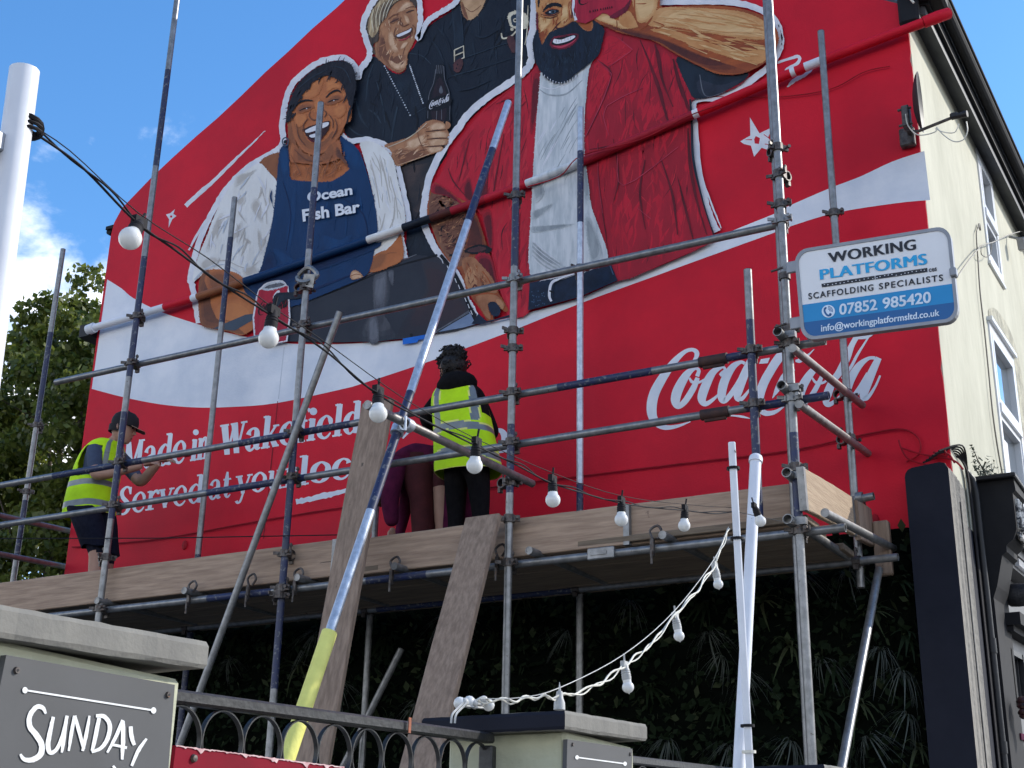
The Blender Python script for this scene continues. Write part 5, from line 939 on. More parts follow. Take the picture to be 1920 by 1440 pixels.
for q in ((-9.9, -7.6, 3.775), (-8.4, -5.30, 3.712), (-7.0, -5.6, 3.80), (-9.5, -8.0, 3.69), (-6.9, -6.3, 3.66)): crack(*q, TY-.0185)
for q in ((-5.0, -4.2, 3.735), (-4.7, -3.9, 3.69)): crack(*q, TY-.0165)
for q in ((-3.7, -2.25, 3.76), (-3.5, -2.9, 3.70), (-2.9, -2.2, 3.68)): crack(*q, TY+.0225)
plank('toe_board', (-9.9, TY, 3.735), (-5.28, TY, 3.735), .245, .036, (0, -1, 0), M['board'], scaf)
plank('toe_board', (-5.30, TY+.002, 3.722), (-3.2, TY+.002, 3.722), .24, .036, (0, -1, 0), M['board'], scaf)
plank('toe_board', (-3.98, TY+.041, 3.730), (-2.19, TY+.041, 3.730), .245, .036, (0, -1, 0), M['board'], scaf)
plank('toe_board', (-2.12, 6.97, 3.76), (-2.12, 7.95, 3.85), .235, .036, (1, 0, 0), mat('fresh_board', (.44, .325, .215), (.32, .225, .145), scale=3, stretch=(14, 1.2, 18), rough=.8, bump=.3), scaf)['label'] = 'sunlit end toe board'
plank('toe_board', (-2.10, 7.96, 3.83), (-2.10, 8.28, 3.86), .24, .036, (1, 0, 0), M['board_b'], scaf, False)
w = MB(); w.bbox((-2.03, 8.27, 3.72), (.1, .06, .34), .01); w.build('packing_block', M['board_b'], scaf)
w = MB(); w.prism([onY(x, y, 8.02) for x, y in ((1568, 936), (1580, 930), (1598, 938), (1600, 955), (1590, 952))], (0, .1, 0)); w.build('folded_sack', M['navycloth'], scaf)
# the long bright raking pole with a foam sleeve, and two loose planks
ra = thing('raking_pole', (-3.93, 4.14, 0), 'long bright steel raking pole with blue paint and yellow foam sleeve', 'scaffold pole')
RP0, RP1 = Vector((-3.95, 4.14, .02)), Vector((-3.95, 6.9, 6.66)); Lr = (RP1-RP0).length
def rz_(z): return (z-.02)/6.64
bs = [(0, rz_(3.5), 2), (rz_(3.5), rz_(4.25), 1), (rz_(4.25), rz_(5.55), 2), (rz_(5.55), rz_(6.2), 1), (rz_(6.2), 1, 2)]
w = MB(); bands(w, RP0, RP1, bs); w.build('pole', TM, ra, smooth=True)
w = MB(); a, b = RP0.lerp(RP1, rz_(1.7)), RP0.lerp(RP1, rz_(2.83)); w.tube(a, b, .038, n=18, hollow=True); w.build('foam_sleeve', M['yellow'], ra, smooth=True)
w = MB(); P = RP0.lerp(RP1, rz_(4.0)); w.lathe([(.027, -.025), (.037, -.025), (.037, .025), (.027, .025)], Matrix.Translation(P) @ (RP1-RP0).to_track_quat('Z', 'X').to_matrix().to_4x4()); w.lathe([(.027, -.025), (.037, -.025), (.037, .025), (.027, .025)], Matrix.Translation(P+Vector((.06, 0, .02))) @ Matrix.Rotation(R_(-90), 4, 'X')); w.tube(P+Vector((.08, -.05, -.03)), P+Vector((.08, -.05, .05)), .008); w.build('swivel_clamp', M['galv_new'], ra, smooth=True)
# ------------------------------------------------------------------ loose planks
pl = thing('leaning_plank', (-4.91, 6.09, 0), 'taller weathered plank leaning against the guard rails', 'plank', 'loose planks leaning on the scaffold'); plank('board', (-4.914, 6.09, .02), (-4.914, 6.965, 4.70), .235, .038, (0, -1, .2), M['board_b'], pl, False)
w = MB(); w.box((-4.914-.115, 6.93, 4.40), (.03, .042, .05)); w.build('notch', M['board_b'], pl)
pl = thing('leaning_plank', (-4.09, 5.44, 0), 'shorter weathered plank leaning against the platform edge', 'plank', 'loose planks leaning on the scaffold'); plank('board', (-4.07, 5.44, .02), (-4.095, 6.972, 3.83), .235, .042, (0, -1, .4), M['board_b'], pl, False)

# ------------------------------------------------------------------ scaffolder's sign
YS = 6.90
sg = thing('company_sign', tuple(onY(1644, 535, YS)), 'white and blue scaffolding company sign clamped to the corner standard', 'sign')
SQ = [np.array(p, float) for p in ((1489, 470), (1781, 423), (1504, 640), (1799, 602))]
def spx(u, v): return (SQ[0]*(1-u)+SQ[1]*u)*(1-v)+(SQ[2]*(1-u)+SQ[3]*u)*v
def rrect(u0, v0, u1, v1, ru, rv, corners=(1, 1, 1, 1), n=7):
    o = []
    for i, (cu_, cv_, a0) in enumerate(((u0+ru, v0+rv, 180), (u1-ru, v0+rv, 270), (u1-ru, v1-rv, 0), (u0+ru, v1-rv, 90))):
        if not corners[i]: o.append(((u0, v0), (u1, v0), (u1, v1), (u0, v1))[i]); continue
        for j in range(n): a = R_(a0+90*j/(n-1)); o.append((cu_+ru*math.cos(a), cv_+rv*math.sin(a)))
    return o
def sP(u, v, lift=0): p = spx(u, v); q = onY(p[0], p[1], YS); return Vector((q.x, q.y-lift, q.z))
w = MB(); o_ = [sP(u, v) for u, v in rrect(0, 0, 1, 1, .085, .15)]; i_ = [sP(u, v) for u, v in rrect(.022, .035, .978, .965, .07, .125)]
n = len(o_); D = Vector((0, .035, 0)); F_ = Vector((0, -.006, 0))
w.add([p+F_ for p in o_]+[p+F_ for p in i_]+[p+D for p in o_]+[p+F_*.0 for p in i_], [(i, (i+1) % n, n+(i+1) % n, n+i) for i in range(n)]+[(i, (i+1) % n, 2*n+(i+1) % n, 2*n+i) for i in range(n)]+[(n+i, n+(i+1) % n, 3*n+(i+1) % n, 3*n+i) for i in range(n)])
w.flat([p+D for p in o_]); w.build('trim', M['signgrey'], sg)
def spart(name, uv, m, lift): w = MB(); w.flat([sP(u, v, lift) for u, v in uv]); return w.build(name, m, sg)
spart('panel', rrect(.02, .03, .98, .97, .07, .125), M['signw'], .001)
spart('blue_band', [(.0225, .605), (.9775, .605), (.9775, .815), (.0225, .80)], M['signblue'], .002)
spart('dark_blue_band', rrect(.0225, .80, .9775, .963, .07, .125, (0, 0, 1, 1)), M['signblue2'], .003)
def stext(t, q, m, off=0, space=1, bold=0):
    V, F_t = textmesh(t, off, space); tl, tr, bl, br = [np.array(((x/5.647)+1480, y/5.647+410)) for x, y in q]; w = MB(); vs = []
    for i, du in enumerate((-bold, 0, bold) if bold else (0,)):
        vs = []
        for v in V: u_ = v[0]+du; p = (bl*(1-u_)+br*u_)*(1-v[1])+(tl*(1-u_)+tr*u_)*v[1]; vs.append(onY(p[0], p[1], YS-.0045-.0003*i))
        w.add(vs, F_t)
    return w.build('lettering', m, sg)
stext('WORKING', ((410, 362), (1330, 214), (428, 466), (1336, 326)), M['signblack'], 0, 1.06, .008)
stext('PLATFORMS', ((325, 538), (1446, 366), (334, 646), (1453, 482)), M['signcyan'], 0, 1.06, .008)
stext('ces', ((1475, 530), (1560, 514), (1478, 566), (1563, 552)), M['signblack'], .02)
stext('SCAFFOLDING', ((200, 789), (888, 692), (205, 855), (890, 760)), M['signblack'], .012, 1.25, .002); stext('SPECIALISTS', ((948, 684), (1624, 588), (950, 751), (1628, 656)), M['signblack'], .012, 1.25, .002)
stext('07852', ((530, 903), (925, 848), (530, 1022), (930, 967)), M['signpale'], .016, 1, .004); stext('985420', ((988, 839), (1495, 768), (990, 958), (1500, 890)), M['signpale'], .016, 1, .004)
stext('info@workingplatformsltd.co.uk', ((335, 1120), (1588, 953), (338, 1220), (1590, 1050)), M['signpale'], .010, 1, .0008)
zq = lambda x, y, l=.005: onY(x/5.647+1480, y/5.647+410, YS-l)
w = MB()
w.flat([zq(*p) for p in ((338, 690), (902, 604), (904, 642), (346, 726))]); w.flat([zq(*p) for p in ((912, 603), (1460, 520), (1462, 562), (914, 640))])
w.build('board_emblem', M['signblack'], sg)
w = MB()
for i in range(26):
    t = (i+.5)/26; x = 345+1110*t+random.uniform(-8, 8); y = 708-165*t+random.uniform(-8, 8)
    if abs(x-908) < 14: continue
    w.flat([zq(x+a, y+b, .006) for a, b in ((-7, -1), (0, -6), (7, -3), (5, 4), (-3, 5))][::1])
w.build('emblem_flecks', M['whiteprint'], sg)['kind'] = 'stuff'
w = MB(); w.flat([zq(413+70*math.cos(a), 980+67*math.sin(a)) for a in np.linspace(0, 2*math.pi, 25)[:-1]]); w.build('phone_disc', M['signpale'], sg)
w = MB()
def zstrip(pts, l=.006):
    q = cr(pts, 5); vs = []
    for i, p in enumerate(q):
        a = q[max(i-1, 0)]; b = q[min(i+1, len(q)-1)]; t = (b-a)[:2]; t = t/np.hypot(*t); nn_ = np.array([-t[1], t[0]])*p[2]/2; vs += [zq(*(p[:2]+nn_), l), zq(*(p[:2]-nn_), l)]
    w.add(vs, [(2*i, 2*i+1, 2*i+3, 2*i+2) for i in range(len(q)-1)])
zstrip([(378, 945, 18), (372, 975, 20), (388, 1008, 20), (412, 1026, 22), (440, 1020, 18)]); zstrip([(376, 942, 22), (392, 952, 22)]); zstrip([(424, 1004, 18), (446, 1018, 22)])
for r_ in (22, 36, 50): zstrip([(408+r_*math.cos(a), 978+r_*math.sin(a), 7) for a in np.linspace(-1.5, .2, 6)])
w.build('phone_symbol', M['signblue2'], sg)
w = MB()
for (x, y) in ((1486, 501), (1493, 606)):
    w = MB(); P = onY(x, y, YS+.03); w.bbox(P+Vector((.01, 0, 0)), (.09, .02, .07), .004); w.build('clamp', M['signgrey'], sg); w = MB(); w.lathe([(.026, -.02), (.033, -.02), (.033, .02), (.026, .02)], Matrix.Translation((XC, YF, P.z)))
    w.build('clamp_ring', M['iron'], sg, smooth=True); w = MB(); w.tube(P+Vector((-.12, -.02, -.01)), P+Vector((-.05, -.02, -.0)), .007); w.build('clamp_bolt', M['iron'], sg)
P = onY(1788, 512, YS+.0); w = MB(); w.bbox(P, (.035, .05, .05), .006); w.build('latch', M['signgrey'], sg)

# ------------------------------------------------------------------ street fence: piers, railings, boards
XFp = -1.60
def pier(label, y0, y1, ztop, capy, depth, dark):
    p = thing('gate_pier', (XFp-.04, (y0+y1)/2, 0), label, 'pier', 'piers of the street fence')
    w = MB(); w.bbox((XFp-.032-depth/2, (y0+y1)/2, (ztop-.05)/2), (depth, y1-y0, ztop-.05), .008); w.build('shaft', M['pier'], p)
    w = MB(); N = 16; cx0, cx1 = XFp-.08-depth, XFp; zt, zb_ = ztop+.002, ztop-.044
    P = [(cx1, capy[0]), (cx1, capy[1]), (cx0, capy[1]), (cx0, capy[0])]; pts = []
    for i in range(4):
        a = np.array(P[i]); b = np.array(P[(i+1) % 4])
        for j in range(N):
            q = a+(b-a)*j/N
            pts.append((q[0]+random.gauss(0, .0009), q[1]+random.gauss(0, .0009)))
    cxm, cym = (cx0+cx1)/2, (capy[0]+capy[1])/2; n_ = len(pts); rings = []
    for (sc_, z, jz) in ((.985, zb_, .0008), (1.0, zb_+.007, .0006), (1.0, zt-.008, .0005), (.985, zt, .0005)): rings.append([(cxm+(x-cxm)*sc_, cym+(y-cym)*sc_, z+.05*(y-cym)+random.gauss(0, jz)) for x, y in pts])
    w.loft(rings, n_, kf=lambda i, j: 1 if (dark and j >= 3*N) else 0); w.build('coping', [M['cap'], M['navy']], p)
    return p
p1_ = pier('near grey coped gate pier carrying the white lettered board', 1.385, 1.789, 2.008, (1.30, 1.812), .38, False)
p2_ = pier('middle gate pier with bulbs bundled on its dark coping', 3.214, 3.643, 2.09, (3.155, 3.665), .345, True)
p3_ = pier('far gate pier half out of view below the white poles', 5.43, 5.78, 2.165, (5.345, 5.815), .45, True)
class PaintX(Paint):
    def __init__(s, name, X, parent): super().__init__(name, 1); s.X = X; s.par = parent
    def P(s, x, y): return onX(x, y, s.X+.0012+.0002*s.l)
    def done(s, smooth=False): return s.mb.build(s.name, s.mats, s.par)
def board_x(name, px, X, m, parent, th=.012):
    w = MB(); w.prism([onX(x, y, X) for x, y in px], (-th, 0, 0)); return w.build(name, m, parent)
XS = XFp-.018
sb = thing('lettered_board', tuple(onX(160, 1350, XS)), 'dark grey board lettered SUNDAY in white, screwed to the near pier', 'sign', 'boards on the piers')
board_x('panel', ((12, 1228), (328, 1284), (316, 1440), (300, 1640), (-60, 1580)), XS, M['slateb'], sb)
for (x, y) in ((30, 1257), (314, 1303)):
    P = onX(x, y, XS); w = MB(); w.lathe([(0, .004), (.0045, .004), (.0055, 0)], Matrix.Translation(P) @ Matrix.Rotation(R_(90), 4, 'Y'), 12); w.lathe([(0, .0045), (.0022, .0045)], Matrix.Translation(P) @ Matrix.Rotation(R_(90), 4, 'Y'), 6, k=1); w.build('screw', [M['iron'], M['black']], sb)
q = PaintX('painted_rule', XS, sb); q.line([(47, 1294, 3.4), (288, 1332, 3.4)], M['chalk'], 1); q.dot(47, 1294, 5, M['chalk'], 6); q.dot(288, 1332, 5, M['chalk'], 6); q.done()
for st in ([[(86, 1338, 4), (80, 1327, 8), (68, 1326, 9), (56, 1342, 9), (56, 1362, 10), (68, 1378, 11), (78, 1396, 11), (76, 1414, 11), (62, 1424, 10), (46, 1424, 8), (38, 1414, 4)]],
           [[(100, 1344, 6), (94, 1372, 8), (90, 1396, 9), (94, 1411, 8), (106, 1405, 7), (117, 1380, 7), (126, 1342, 6)], [(124, 1350, 6), (119, 1390, 7), (116, 1411, 4)]],
           [[(140, 1342, 6), (134, 1374, 7), (129, 1408, 4)], [(140, 1342, 6), (148, 1370, 7), (157, 1404, 6)], [(168, 1342, 4), (162, 1376, 7), (155, 1408, 5)]],
           [[(186, 1346, 7), (180, 1376, 8), (173, 1408, 6)], [(180, 1342, 6), (196, 1344, 8), (206, 1360, 8), (202, 1384, 8), (190, 1402, 7), (172, 1410, 5)]],
           [[(230, 1350, 6), (218, 1380, 7), (201, 1411, 4)], [(230, 1352, 8), (231, 1385, 8), (229, 1424, 5)], [(210, 1396, 5), (238, 1402, 5)]],
           [[(245, 1362, 7), (247, 1382, 8), (252, 1397, 6)], [(275, 1385, 4), (260, 1406, 7), (247, 1436, 5)]],
           [[(212, 1436, 4), (219, 1448, 6), (222, 1470, 5)]]):
    q = PaintX('painted_letter', XS, sb)
    for s_ in st: q.line(s_, M['chalk'], 6, .15)
    q.done()
sb2 = thing('lettered_board', tuple(onX(1125, 1420, XFp-.018)), 'small grey board with a white rule on the middle pier', 'sign', 'boards on the piers')
board_x('panel', ((1064, 1386), (1186, 1404), (1184, 1460), (1062, 1460)), XFp-.018, M['slateb'], sb2)
q = PaintX('painted_rule', XFp-.018, sb2); q.line([(1082, 1420, 2.4), (1172, 1432, 2.4)], M['chalk'], 1); q.dot(1082, 1420, 3.4, M['chalk'], 4); q.dot(1172, 1432, 3.4, M['chalk'], 4); q.done()
for (x, y) in ((1073, 1396), (1181, 1414)):
    P = onX(x, y, XFp-.018); w = MB(); w.lathe([(0, .004), (.004, .004), (.005, 0)], Matrix.Translation(P) @ Matrix.Rotation(R_(90), 4, 'Y'), 10); w.build('screw', M['iron'], sb2)
# railings
XRl = -1.83
def railing(label, y0, y1, z0, z1, nr, first=0):
    r = thing('railing', (XRl, y0, 0), label, 'railing', 'ring railings between the piers'); d = Vector((0, y1-y0, z1-z0)); P0 = Vector((XRl, y0, z0))
    w = MB(); L = d.length; q = d.to_track_quat('Y', 'Z').to_matrix(); w.bbox(P0+d/2, (.032, L, .026), .005, q)
    # flat chamfered handrail lip
    w.build('handrail', M['rail'], r)
    sp = L/nr; R0 = sp*.5; z_off = -.0135-R0
    w = MB(); n = 40
    ring = []
    for i in range(n):
        a = 2*math.pi*i/n; ring.append([(x_, (rr_)*math.cos(a), rr_*math.sin(a)) for x_, rr_ in ((-.0055, R0-.003), (.0055, R0-.003), (.0055, R0), (-.0055, R0))])
    o_ = len(w.v); w.v += [v for g_ in ring for v in g_]
    for i in range(n):
        for j in range(4): w.f.append((i*4+j, i*4+(j+1) % 4, ((i+1) % n)*4+(j+1) % 4, ((i+1) % n)*4+j)); w.m.append(0)
    c0 = P0+d*(.5/nr)+Vector((0, 0, z_off)); w.v = [tuple(Vector(v)+c0) for v in w.v]; src = w.build('ring', M['rail'], r, loc=c0-Vector(r['_o']), smooth=True)
    for k in range(1, nr): inst(src, r, loc=(P0+d*((k+.5)/nr)+Vector((0, 0, z_off)))-r.location)
    w = MB(); dz = Vector((0, 0, -.0135-2*R0-.01)); w.bbox(P0+d/2+dz, (.03, L, .02), .003, q); w.build('lower_bar', M['rail'], r)
    w = MB(); w.bbox(P0+d+Vector((0, -.012, -.25)), (.04, .028, .46), .004); w.build('end_post', M['rail'], r)
    return r, P0, d
rl, P0, d = railing('nearer black ring railing above the red board', 1.95, 3.18, 1.965, 2.022, 10)
w = MB(); w.bbox(P0+d*.66+Vector((.0235, 0, .002)), (.002, .011, .036), .0005); w.build('rust_spot', M['railrust'], rl)
railing('farther black ring railing between middle and far piers', 3.62, 5.37, 2.03, 2.12, 15)
# red board below the near railing
rb = thing('red_board', tuple(onX(480, 1440, -1.78)), 'red board with chipped pale top edge fixed to the near railing', 'banner')
w = MB(); top = []
for i in range(90): t = i/89; top.append((330+316*t+20*0, 1397+41*t+random.uniform(-.8, .8)))
ed = [onX(x, y, -1.78) for x, y in top]; w.prism(ed+[onX(650, 1600, -1.78), onX(310, 1560, -1.78)], (-.01, 0, 0)); w.build('panel', M['redb'], rb)
w = MB(); n_ = len(top); lowr = []
for i, (x, y) in enumerate(top):
    h_ = 1.5+abs(random.gauss(0, 1.2))+(9 if (i in (13, 37, 52, 68, 69, 80)) else 0)*random.uniform(.4, 1)+(6 if i in (12, 14, 36, 51, 53, 67, 70, 79) else 0)*random.uniform(.2, .9); lowr.append((x+random.uniform(-1, 1), y+h_))
w.add([onX(x, y, -1.778) for x, y in top]+[onX(x, y, -1.778) for x, y in lowr], [(i, i+1, n_+i+1, n_+i) for i in range(n_-1)]); w.build('chipped_edge', M['redchip'], rb)
P = onX(363, 1422, -1.779); w = MB(); w.lathe([(0, .006), (.006, .005), (.008, 0)], Matrix.Translation(P) @ Matrix.Rotation(R_(90), 4, 'Y'), 12); w.build('bolt', M['iron'], rb)

# ------------------------------------------------------------------ white poles
XPo = -1.75
wp = thing('white_pole', (XPo, 1.37, 0), 'nearest thick white pole rising behind the near pier', 'pole', 'white poles holding the lights'); A = onX(46, 132, XPo); B = onX(-10, 560, XPo); dv = (A-B).normalized()
w = MB(); w.tube(A-dv*(A.z/dv.z), A, .0255, n=28); w.build('shaft', M['whitep'], wp, smooth=True)
w = MB(); w.bbox(onX(-8, 275, XPo-.02)+Vector((0, -.03, 0)), (.05, .08, .035), .003); w.build('bracket', M['signgrey'], wp)
Pt = onX(47, 240, XPo); w = MB()
for i in range(4): w.path([Pt+Vector((.0285*math.cos(a), .0285*math.sin(a), .006*i-.009+.004*math.sin(a+i))) for a in np.linspace(0, 2*math.pi, 15)[:-1]], .0035, 6, closed=True)
w.build('cable_tie', M['cable'], wp, smooth=True)
wp = thing('white_pole', (XPo, 4.94, 0), 'flat square topped white pole crossing the capped one', 'pole', 'white poles holding the lights'); A = onX(1372, 830, XPo+.02); B = onX(1406, 1440, XPo+.02); dv = (A-B).normalized()
q = dv.to_track_quat('Z', 'Y').to_matrix(); Lp = A.z/dv.z
w = MB(); w.bbox(A-dv*Lp/2, (.028, .034, Lp), .004, q @ Matrix.Rotation(.35, 3, 'Z')); w.build('shaft', M['whitep'], wp)
for y_, k_ in ((882, 0), (1020, 0), (1366, 0), (1412, 1)):
    P = A.lerp(B, (y_-830)/610); w = MB(); w.lathe([(.024, -.005), (.0255, -.005), (.0255, .005), (.024, .005)], Matrix.Translation(P) @ q.to_4x4(), 14); w.build('band', M['cable'] if not k_ else M['cablew'], wp)
w = MB(); w.lathe([(0, .002), (.006, .002), (.006, 0)], Matrix.Translation(A-dv*.04+Vector((.016, -.012, 0))) @ Matrix.Rotation(R_(70), 4, 'Y'), 8); w.build('screw_hole', M['iron'], wp)
wp = thing('white_pole', (XPo, 4.83, 0), 'round white plastic pole with a domed cap', 'pole', 'white poles holding the lights'); A = onX(1417, 862, XPo-.03); B = onX(1386, 1440, XPo-.03); dv = (A-B).normalized(); q = dv.to_track_quat('Z', 'Y').to_matrix().to_4x4()
w = MB(); w.tube(A-dv*(A.z/dv.z), A, .0235, n=24); w.build('shaft', M['whitep'], wp, smooth=True)
w = MB(); w.lathe([(.0235, -.012), (.0285, -.012), (.0285, .004), (.026, .014), (.018, .022), (.008, .026), (0, .027)], Matrix.Translation(A) @ q, 24); w.build('pole_cap', M['whitep'], wp, smooth=True)

# ------------------------------------------------------------------ festoon lights
def bulb(parent, P, tilt, sock, rb=.0215, sl=.027):
    m = Matrix.Translation(Vector(P)) @ Matrix.Rotation(tilt[0], 4, 'X') @ Matrix.Rotation(tilt[1], 4, 'Y')
    prof = [(0, -sl-.047)]+[(rb*math.sin(a), -sl-.0255-rb*math.cos(a)) for a in np.linspace(.2, 2.35, 12)]+[(.013, -sl)]
    w = MB(); w.lathe(prof, m, 20); b = w.build('bulb', M['bulb'], parent, smooth=True)
    w = MB(); w.lathe([(.0, .012), (.009, .012), (.0115, .0), (.0135, -.006), (.0125, -.008), (.0145, -.012), (.0132, -.015), (.0145, -.019), (.0135, -.022), (.0145, -.026), (.0135, -sl-.004), (0, -sl-.004)], m, 14)
    w.box(m @ Vector((0, 0, .012)), (.014, .03, .02)); w.tube(m @ Vector((0, 0, .01)), m @ Vector((.004, .0, .045)), .003, n=6); w.build('socket', sock, b, smooth=True)
    return b
fs1 = thing('festoon_lights', tuple(onX(640, 740, XPo)), 'string of opal bulbs on black cable from the near pole to the white poles', 'string lights', 'festoon strings')
anc = [(50, 240), (150, 310), (251, 412), (330, 470), (420, 535), (510, 592), (610, 658), (706, 738), (800, 790), (893, 836), (965, 870), (1030, 904), (1095, 925), (1163, 943), (1225, 952), (1285, 957), (1340, 963), (1382, 958)]
c3 = [onX(x, y, XPo) for x, y in anc]; cc = [Vector(p) for p in cr([tuple(p) for p in c3], 8)]
w = MB(); w.path(cc, .0024, 6); rng = random.Random(3)
w.path([p+Vector((0, 0, .004+.005*math.sin(i*.55))) +Vector((.006*math.cos(i*.55), 0, 0)) for i, p in enumerate(cc)], .0019, 6)
w.build('cable', M['cable'], fs1, smooth=True)
sup = [(50, 236), (130, 288), (258, 404), (390, 490), (505, 577), (600, 640), (716, 724), (790, 772), (890, 826), (1038, 892), (1165, 934), (1287, 950), (1380, 956)]
w = MB(); w.path([tuple(Vector(p)+Vector((0, 0, .004))) for p in cr([tuple(onX(x, y-2, XPo)) for x, y in sup], 4)], .0012, 5); w.path([onX(1384, 960, XPo), onX(1440, 972, XPo), onX(1500, 985, -1.9)], .0016, 5); w.build('support_wire', M['cable'], fs1, smooth=True)
for i, (x, y, tx, ty) in enumerate(((258, 420, .0, -.28), (511, 590, .0, .03), (709, 738, .0, -.18), (893, 834, .0, .10), (1036, 903, .0, -.05), (1165, 943, 0, -.02), (1284, 957, 0, .05), (1393, 955, 0, -.25))):
    P = onX(x, y, XPo); bulb(fs1, P+Vector((.05 if i == 7 else 0, 0, -.003)), (random.uniform(-.08, .08)+(-.55 if i == 0 else .35 if i == 7 else -.15 if i == 2 else 0), ty), M['cable'])
fs2 = thing('festoon_lights', tuple(onX(1260, 1170, XPo)), 'string of opal bulbs on pale cable drooping to the middle pier', 'string lights', 'festoon strings')
yc = 3.3
low = [onX(1366, 992, XPo), onX(1345, 1045, XPo), onX(1338, 1062, XPo), onX(1306, 1108, XPo), onX(1266, 1152, XPo), onX(1222, 1205, XPo), onX(1172, 1246, XPo), onX(1115, 1286, XPo), onX(1050, 1305, XPo), onX(1010, 1305, XPo-.03), onX(960, 1313, XPo-.06), onX(905, 1312, XPo-.1), onX(870, 1320, XPo-.14)]
cc = [Vector(p) for p in cr([tuple(p) for p in low], 9)]
w = MB(); w.path([p+Vector((.004*math.cos(i*.7), 0, .006*math.sin(i*.9))) for i, p in enumerate(cc)], .0031, 6); w.path([p+Vector((-.004*math.cos(i*.7), 0, -.004+.006*math.sin(i*.8+2))) for i, p in enumerate(cc)], .0023, 6); w.build('cable', M['cablew'], fs2, smooth=True)
up = [onX(1366, 988, XPo), onX(1338, 1050, XPo), onX(1262, 1148, XPo), onX(1168, 1228, XPo), onX(1048, 1290, XPo), onX(975, 1308, XPo-.04), onX(900, 1310, XPo-.1)]
w = MB(); w.path(cr([tuple(p) for p in up], 5), .0015, 5); w.build('support_wire', M['socketw'], fs2, smooth=True)
for (x, y, tx) in ((1341, 1064, .12), (1267, 1158, .15), (1172, 1250, .10)): bulb(fs2, onX(x, y, XPo)+Vector((0, 0, -.006)), (tx, -.12), M['socketw'], .018, .030)
P = onX(1049, 1310, XPo); w = MB(); w.lathe([(0, .02), (.008, .02), (.011, .0), (.015, -.01), (.016, -.03), (.0, -.03)], Matrix.Translation(P), 12); w.lathe([(.006, .015), (.0006, .045)], Matrix.Translation(P), 6); w.build('socket', M['socketw'], fs2, smooth=True)
for i in range(7):
    Q = onX(862+i*9, 1320-3*(i % 3)+random.uniform(-3, 3), XPo-.13+.012*(i % 2)); w = MB(); w.sphere(Q, .0165 if i in (0, 2, 6) else .011, 12, sc=(1, 1, 1.0)); w.build('bulb' if i in (0, 2, 6) else 'socket', M['bulb'] if i in (0, 2, 6) else M['socketw'], fs2, smooth=True)
w = MB()
for i in range(6):
    a = [onX(862+random.uniform(0, 50), 1322+random.uniform(-10, 6), XPo-.13+random.uniform(-.02, .02)) for _ in range(5)]; w.path(cr([tuple(p) for p in a], 4), .0032, 5)
for dx in (0, 7): w.path(cr([tuple(onX(868+dx, 1318, XPo-.11)), tuple(onX(856+dx, 1330, XPo-.11)), tuple(onX(848+dx, 1340, XPo-.10)), tuple(onX(846+dx, 1356, XPo-.10))], 5), .003, 5)
w.build('cable_bundle', M['socketw'], fs2, smooth=True)

# ------------------------------------------------------------------ satellite dish
ds = thing('satellite_dish', tuple(onY(1712, 195, 8.2)), 'dark satellite dish on the gable corner with its receiver arm over the street', 'satellite dish')
cD = onY(1714, 193, 8.16); ax = Vector((.985, .13, -.03)).normalized(); q = ax.to_track_quat('Z', 'Y').to_matrix().to_4x4()
w = MB(); w.lathe([(0, .0), (.07, .004), (.13, .014), (.18, .03), (.20, .042), (.203, .040), (.18, .024), (.13, .008), (.07, -.004), (0, -.008)], Matrix.Translation(cD) @ q, 32); w.build('reflector', M['dishm'], ds, smooth=True)
w = MB(); P = onY(1697, 222, 8.2); w.bbox(P+Vector((.01, .0, 0)), (.05, .08, .16), .006); w.tube(P, P+Vector((.0, .2, -.05)), .022); w.bbox(P+Vector((-.03, .17, -.05)), (.1, .06, .14), .01)
for dz in (-.06, .06): w.tube(P+Vector((-.04, -.02, dz)), P+Vector((.05, -.02, dz)), .009)
w.build('mount', M['iron'], ds)
A = onY(1722, 246, 8.14); B = onY(1789, 219, 8.14); w = MB(); w.path([A-Vector((.04, 0, -.01)), A, A.lerp(B, .8), B], .0105, 8); w.build('arm', M['iron'], ds)
w = MB(); w.bbox(B+Vector((.0, -.0, .006)), (.05, .04, .04), .008); w.tube(B+Vector((.01, 0, .0)), B+Vector((.085, -.01, -.006)), .018, .022); w.build('receiver', M['dishm'], ds, smooth=True)
w = MB(); w.path(cr([tuple(onY(x, y, 8.13)) for x, y in ((1698, 214), (1703, 236), (1722, 253), (1752, 248), (1756, 240))], 6), .004, 6); w.path(cr([tuple(onY(x, y, 8.13)) for x, y in ((1756, 238), (1768, 252), (1788, 265), (1806, 262), (1814, 246), (1812, 228))], 6), .004, 6); w.path(cr([tuple(onY(x, y, 8.13)) for x, y in ((1754, 241), (1770, 248), (1790, 248), (1798, 232))], 6), .0035, 6); w.build('lead', M['cablew'], ds, smooth=True)
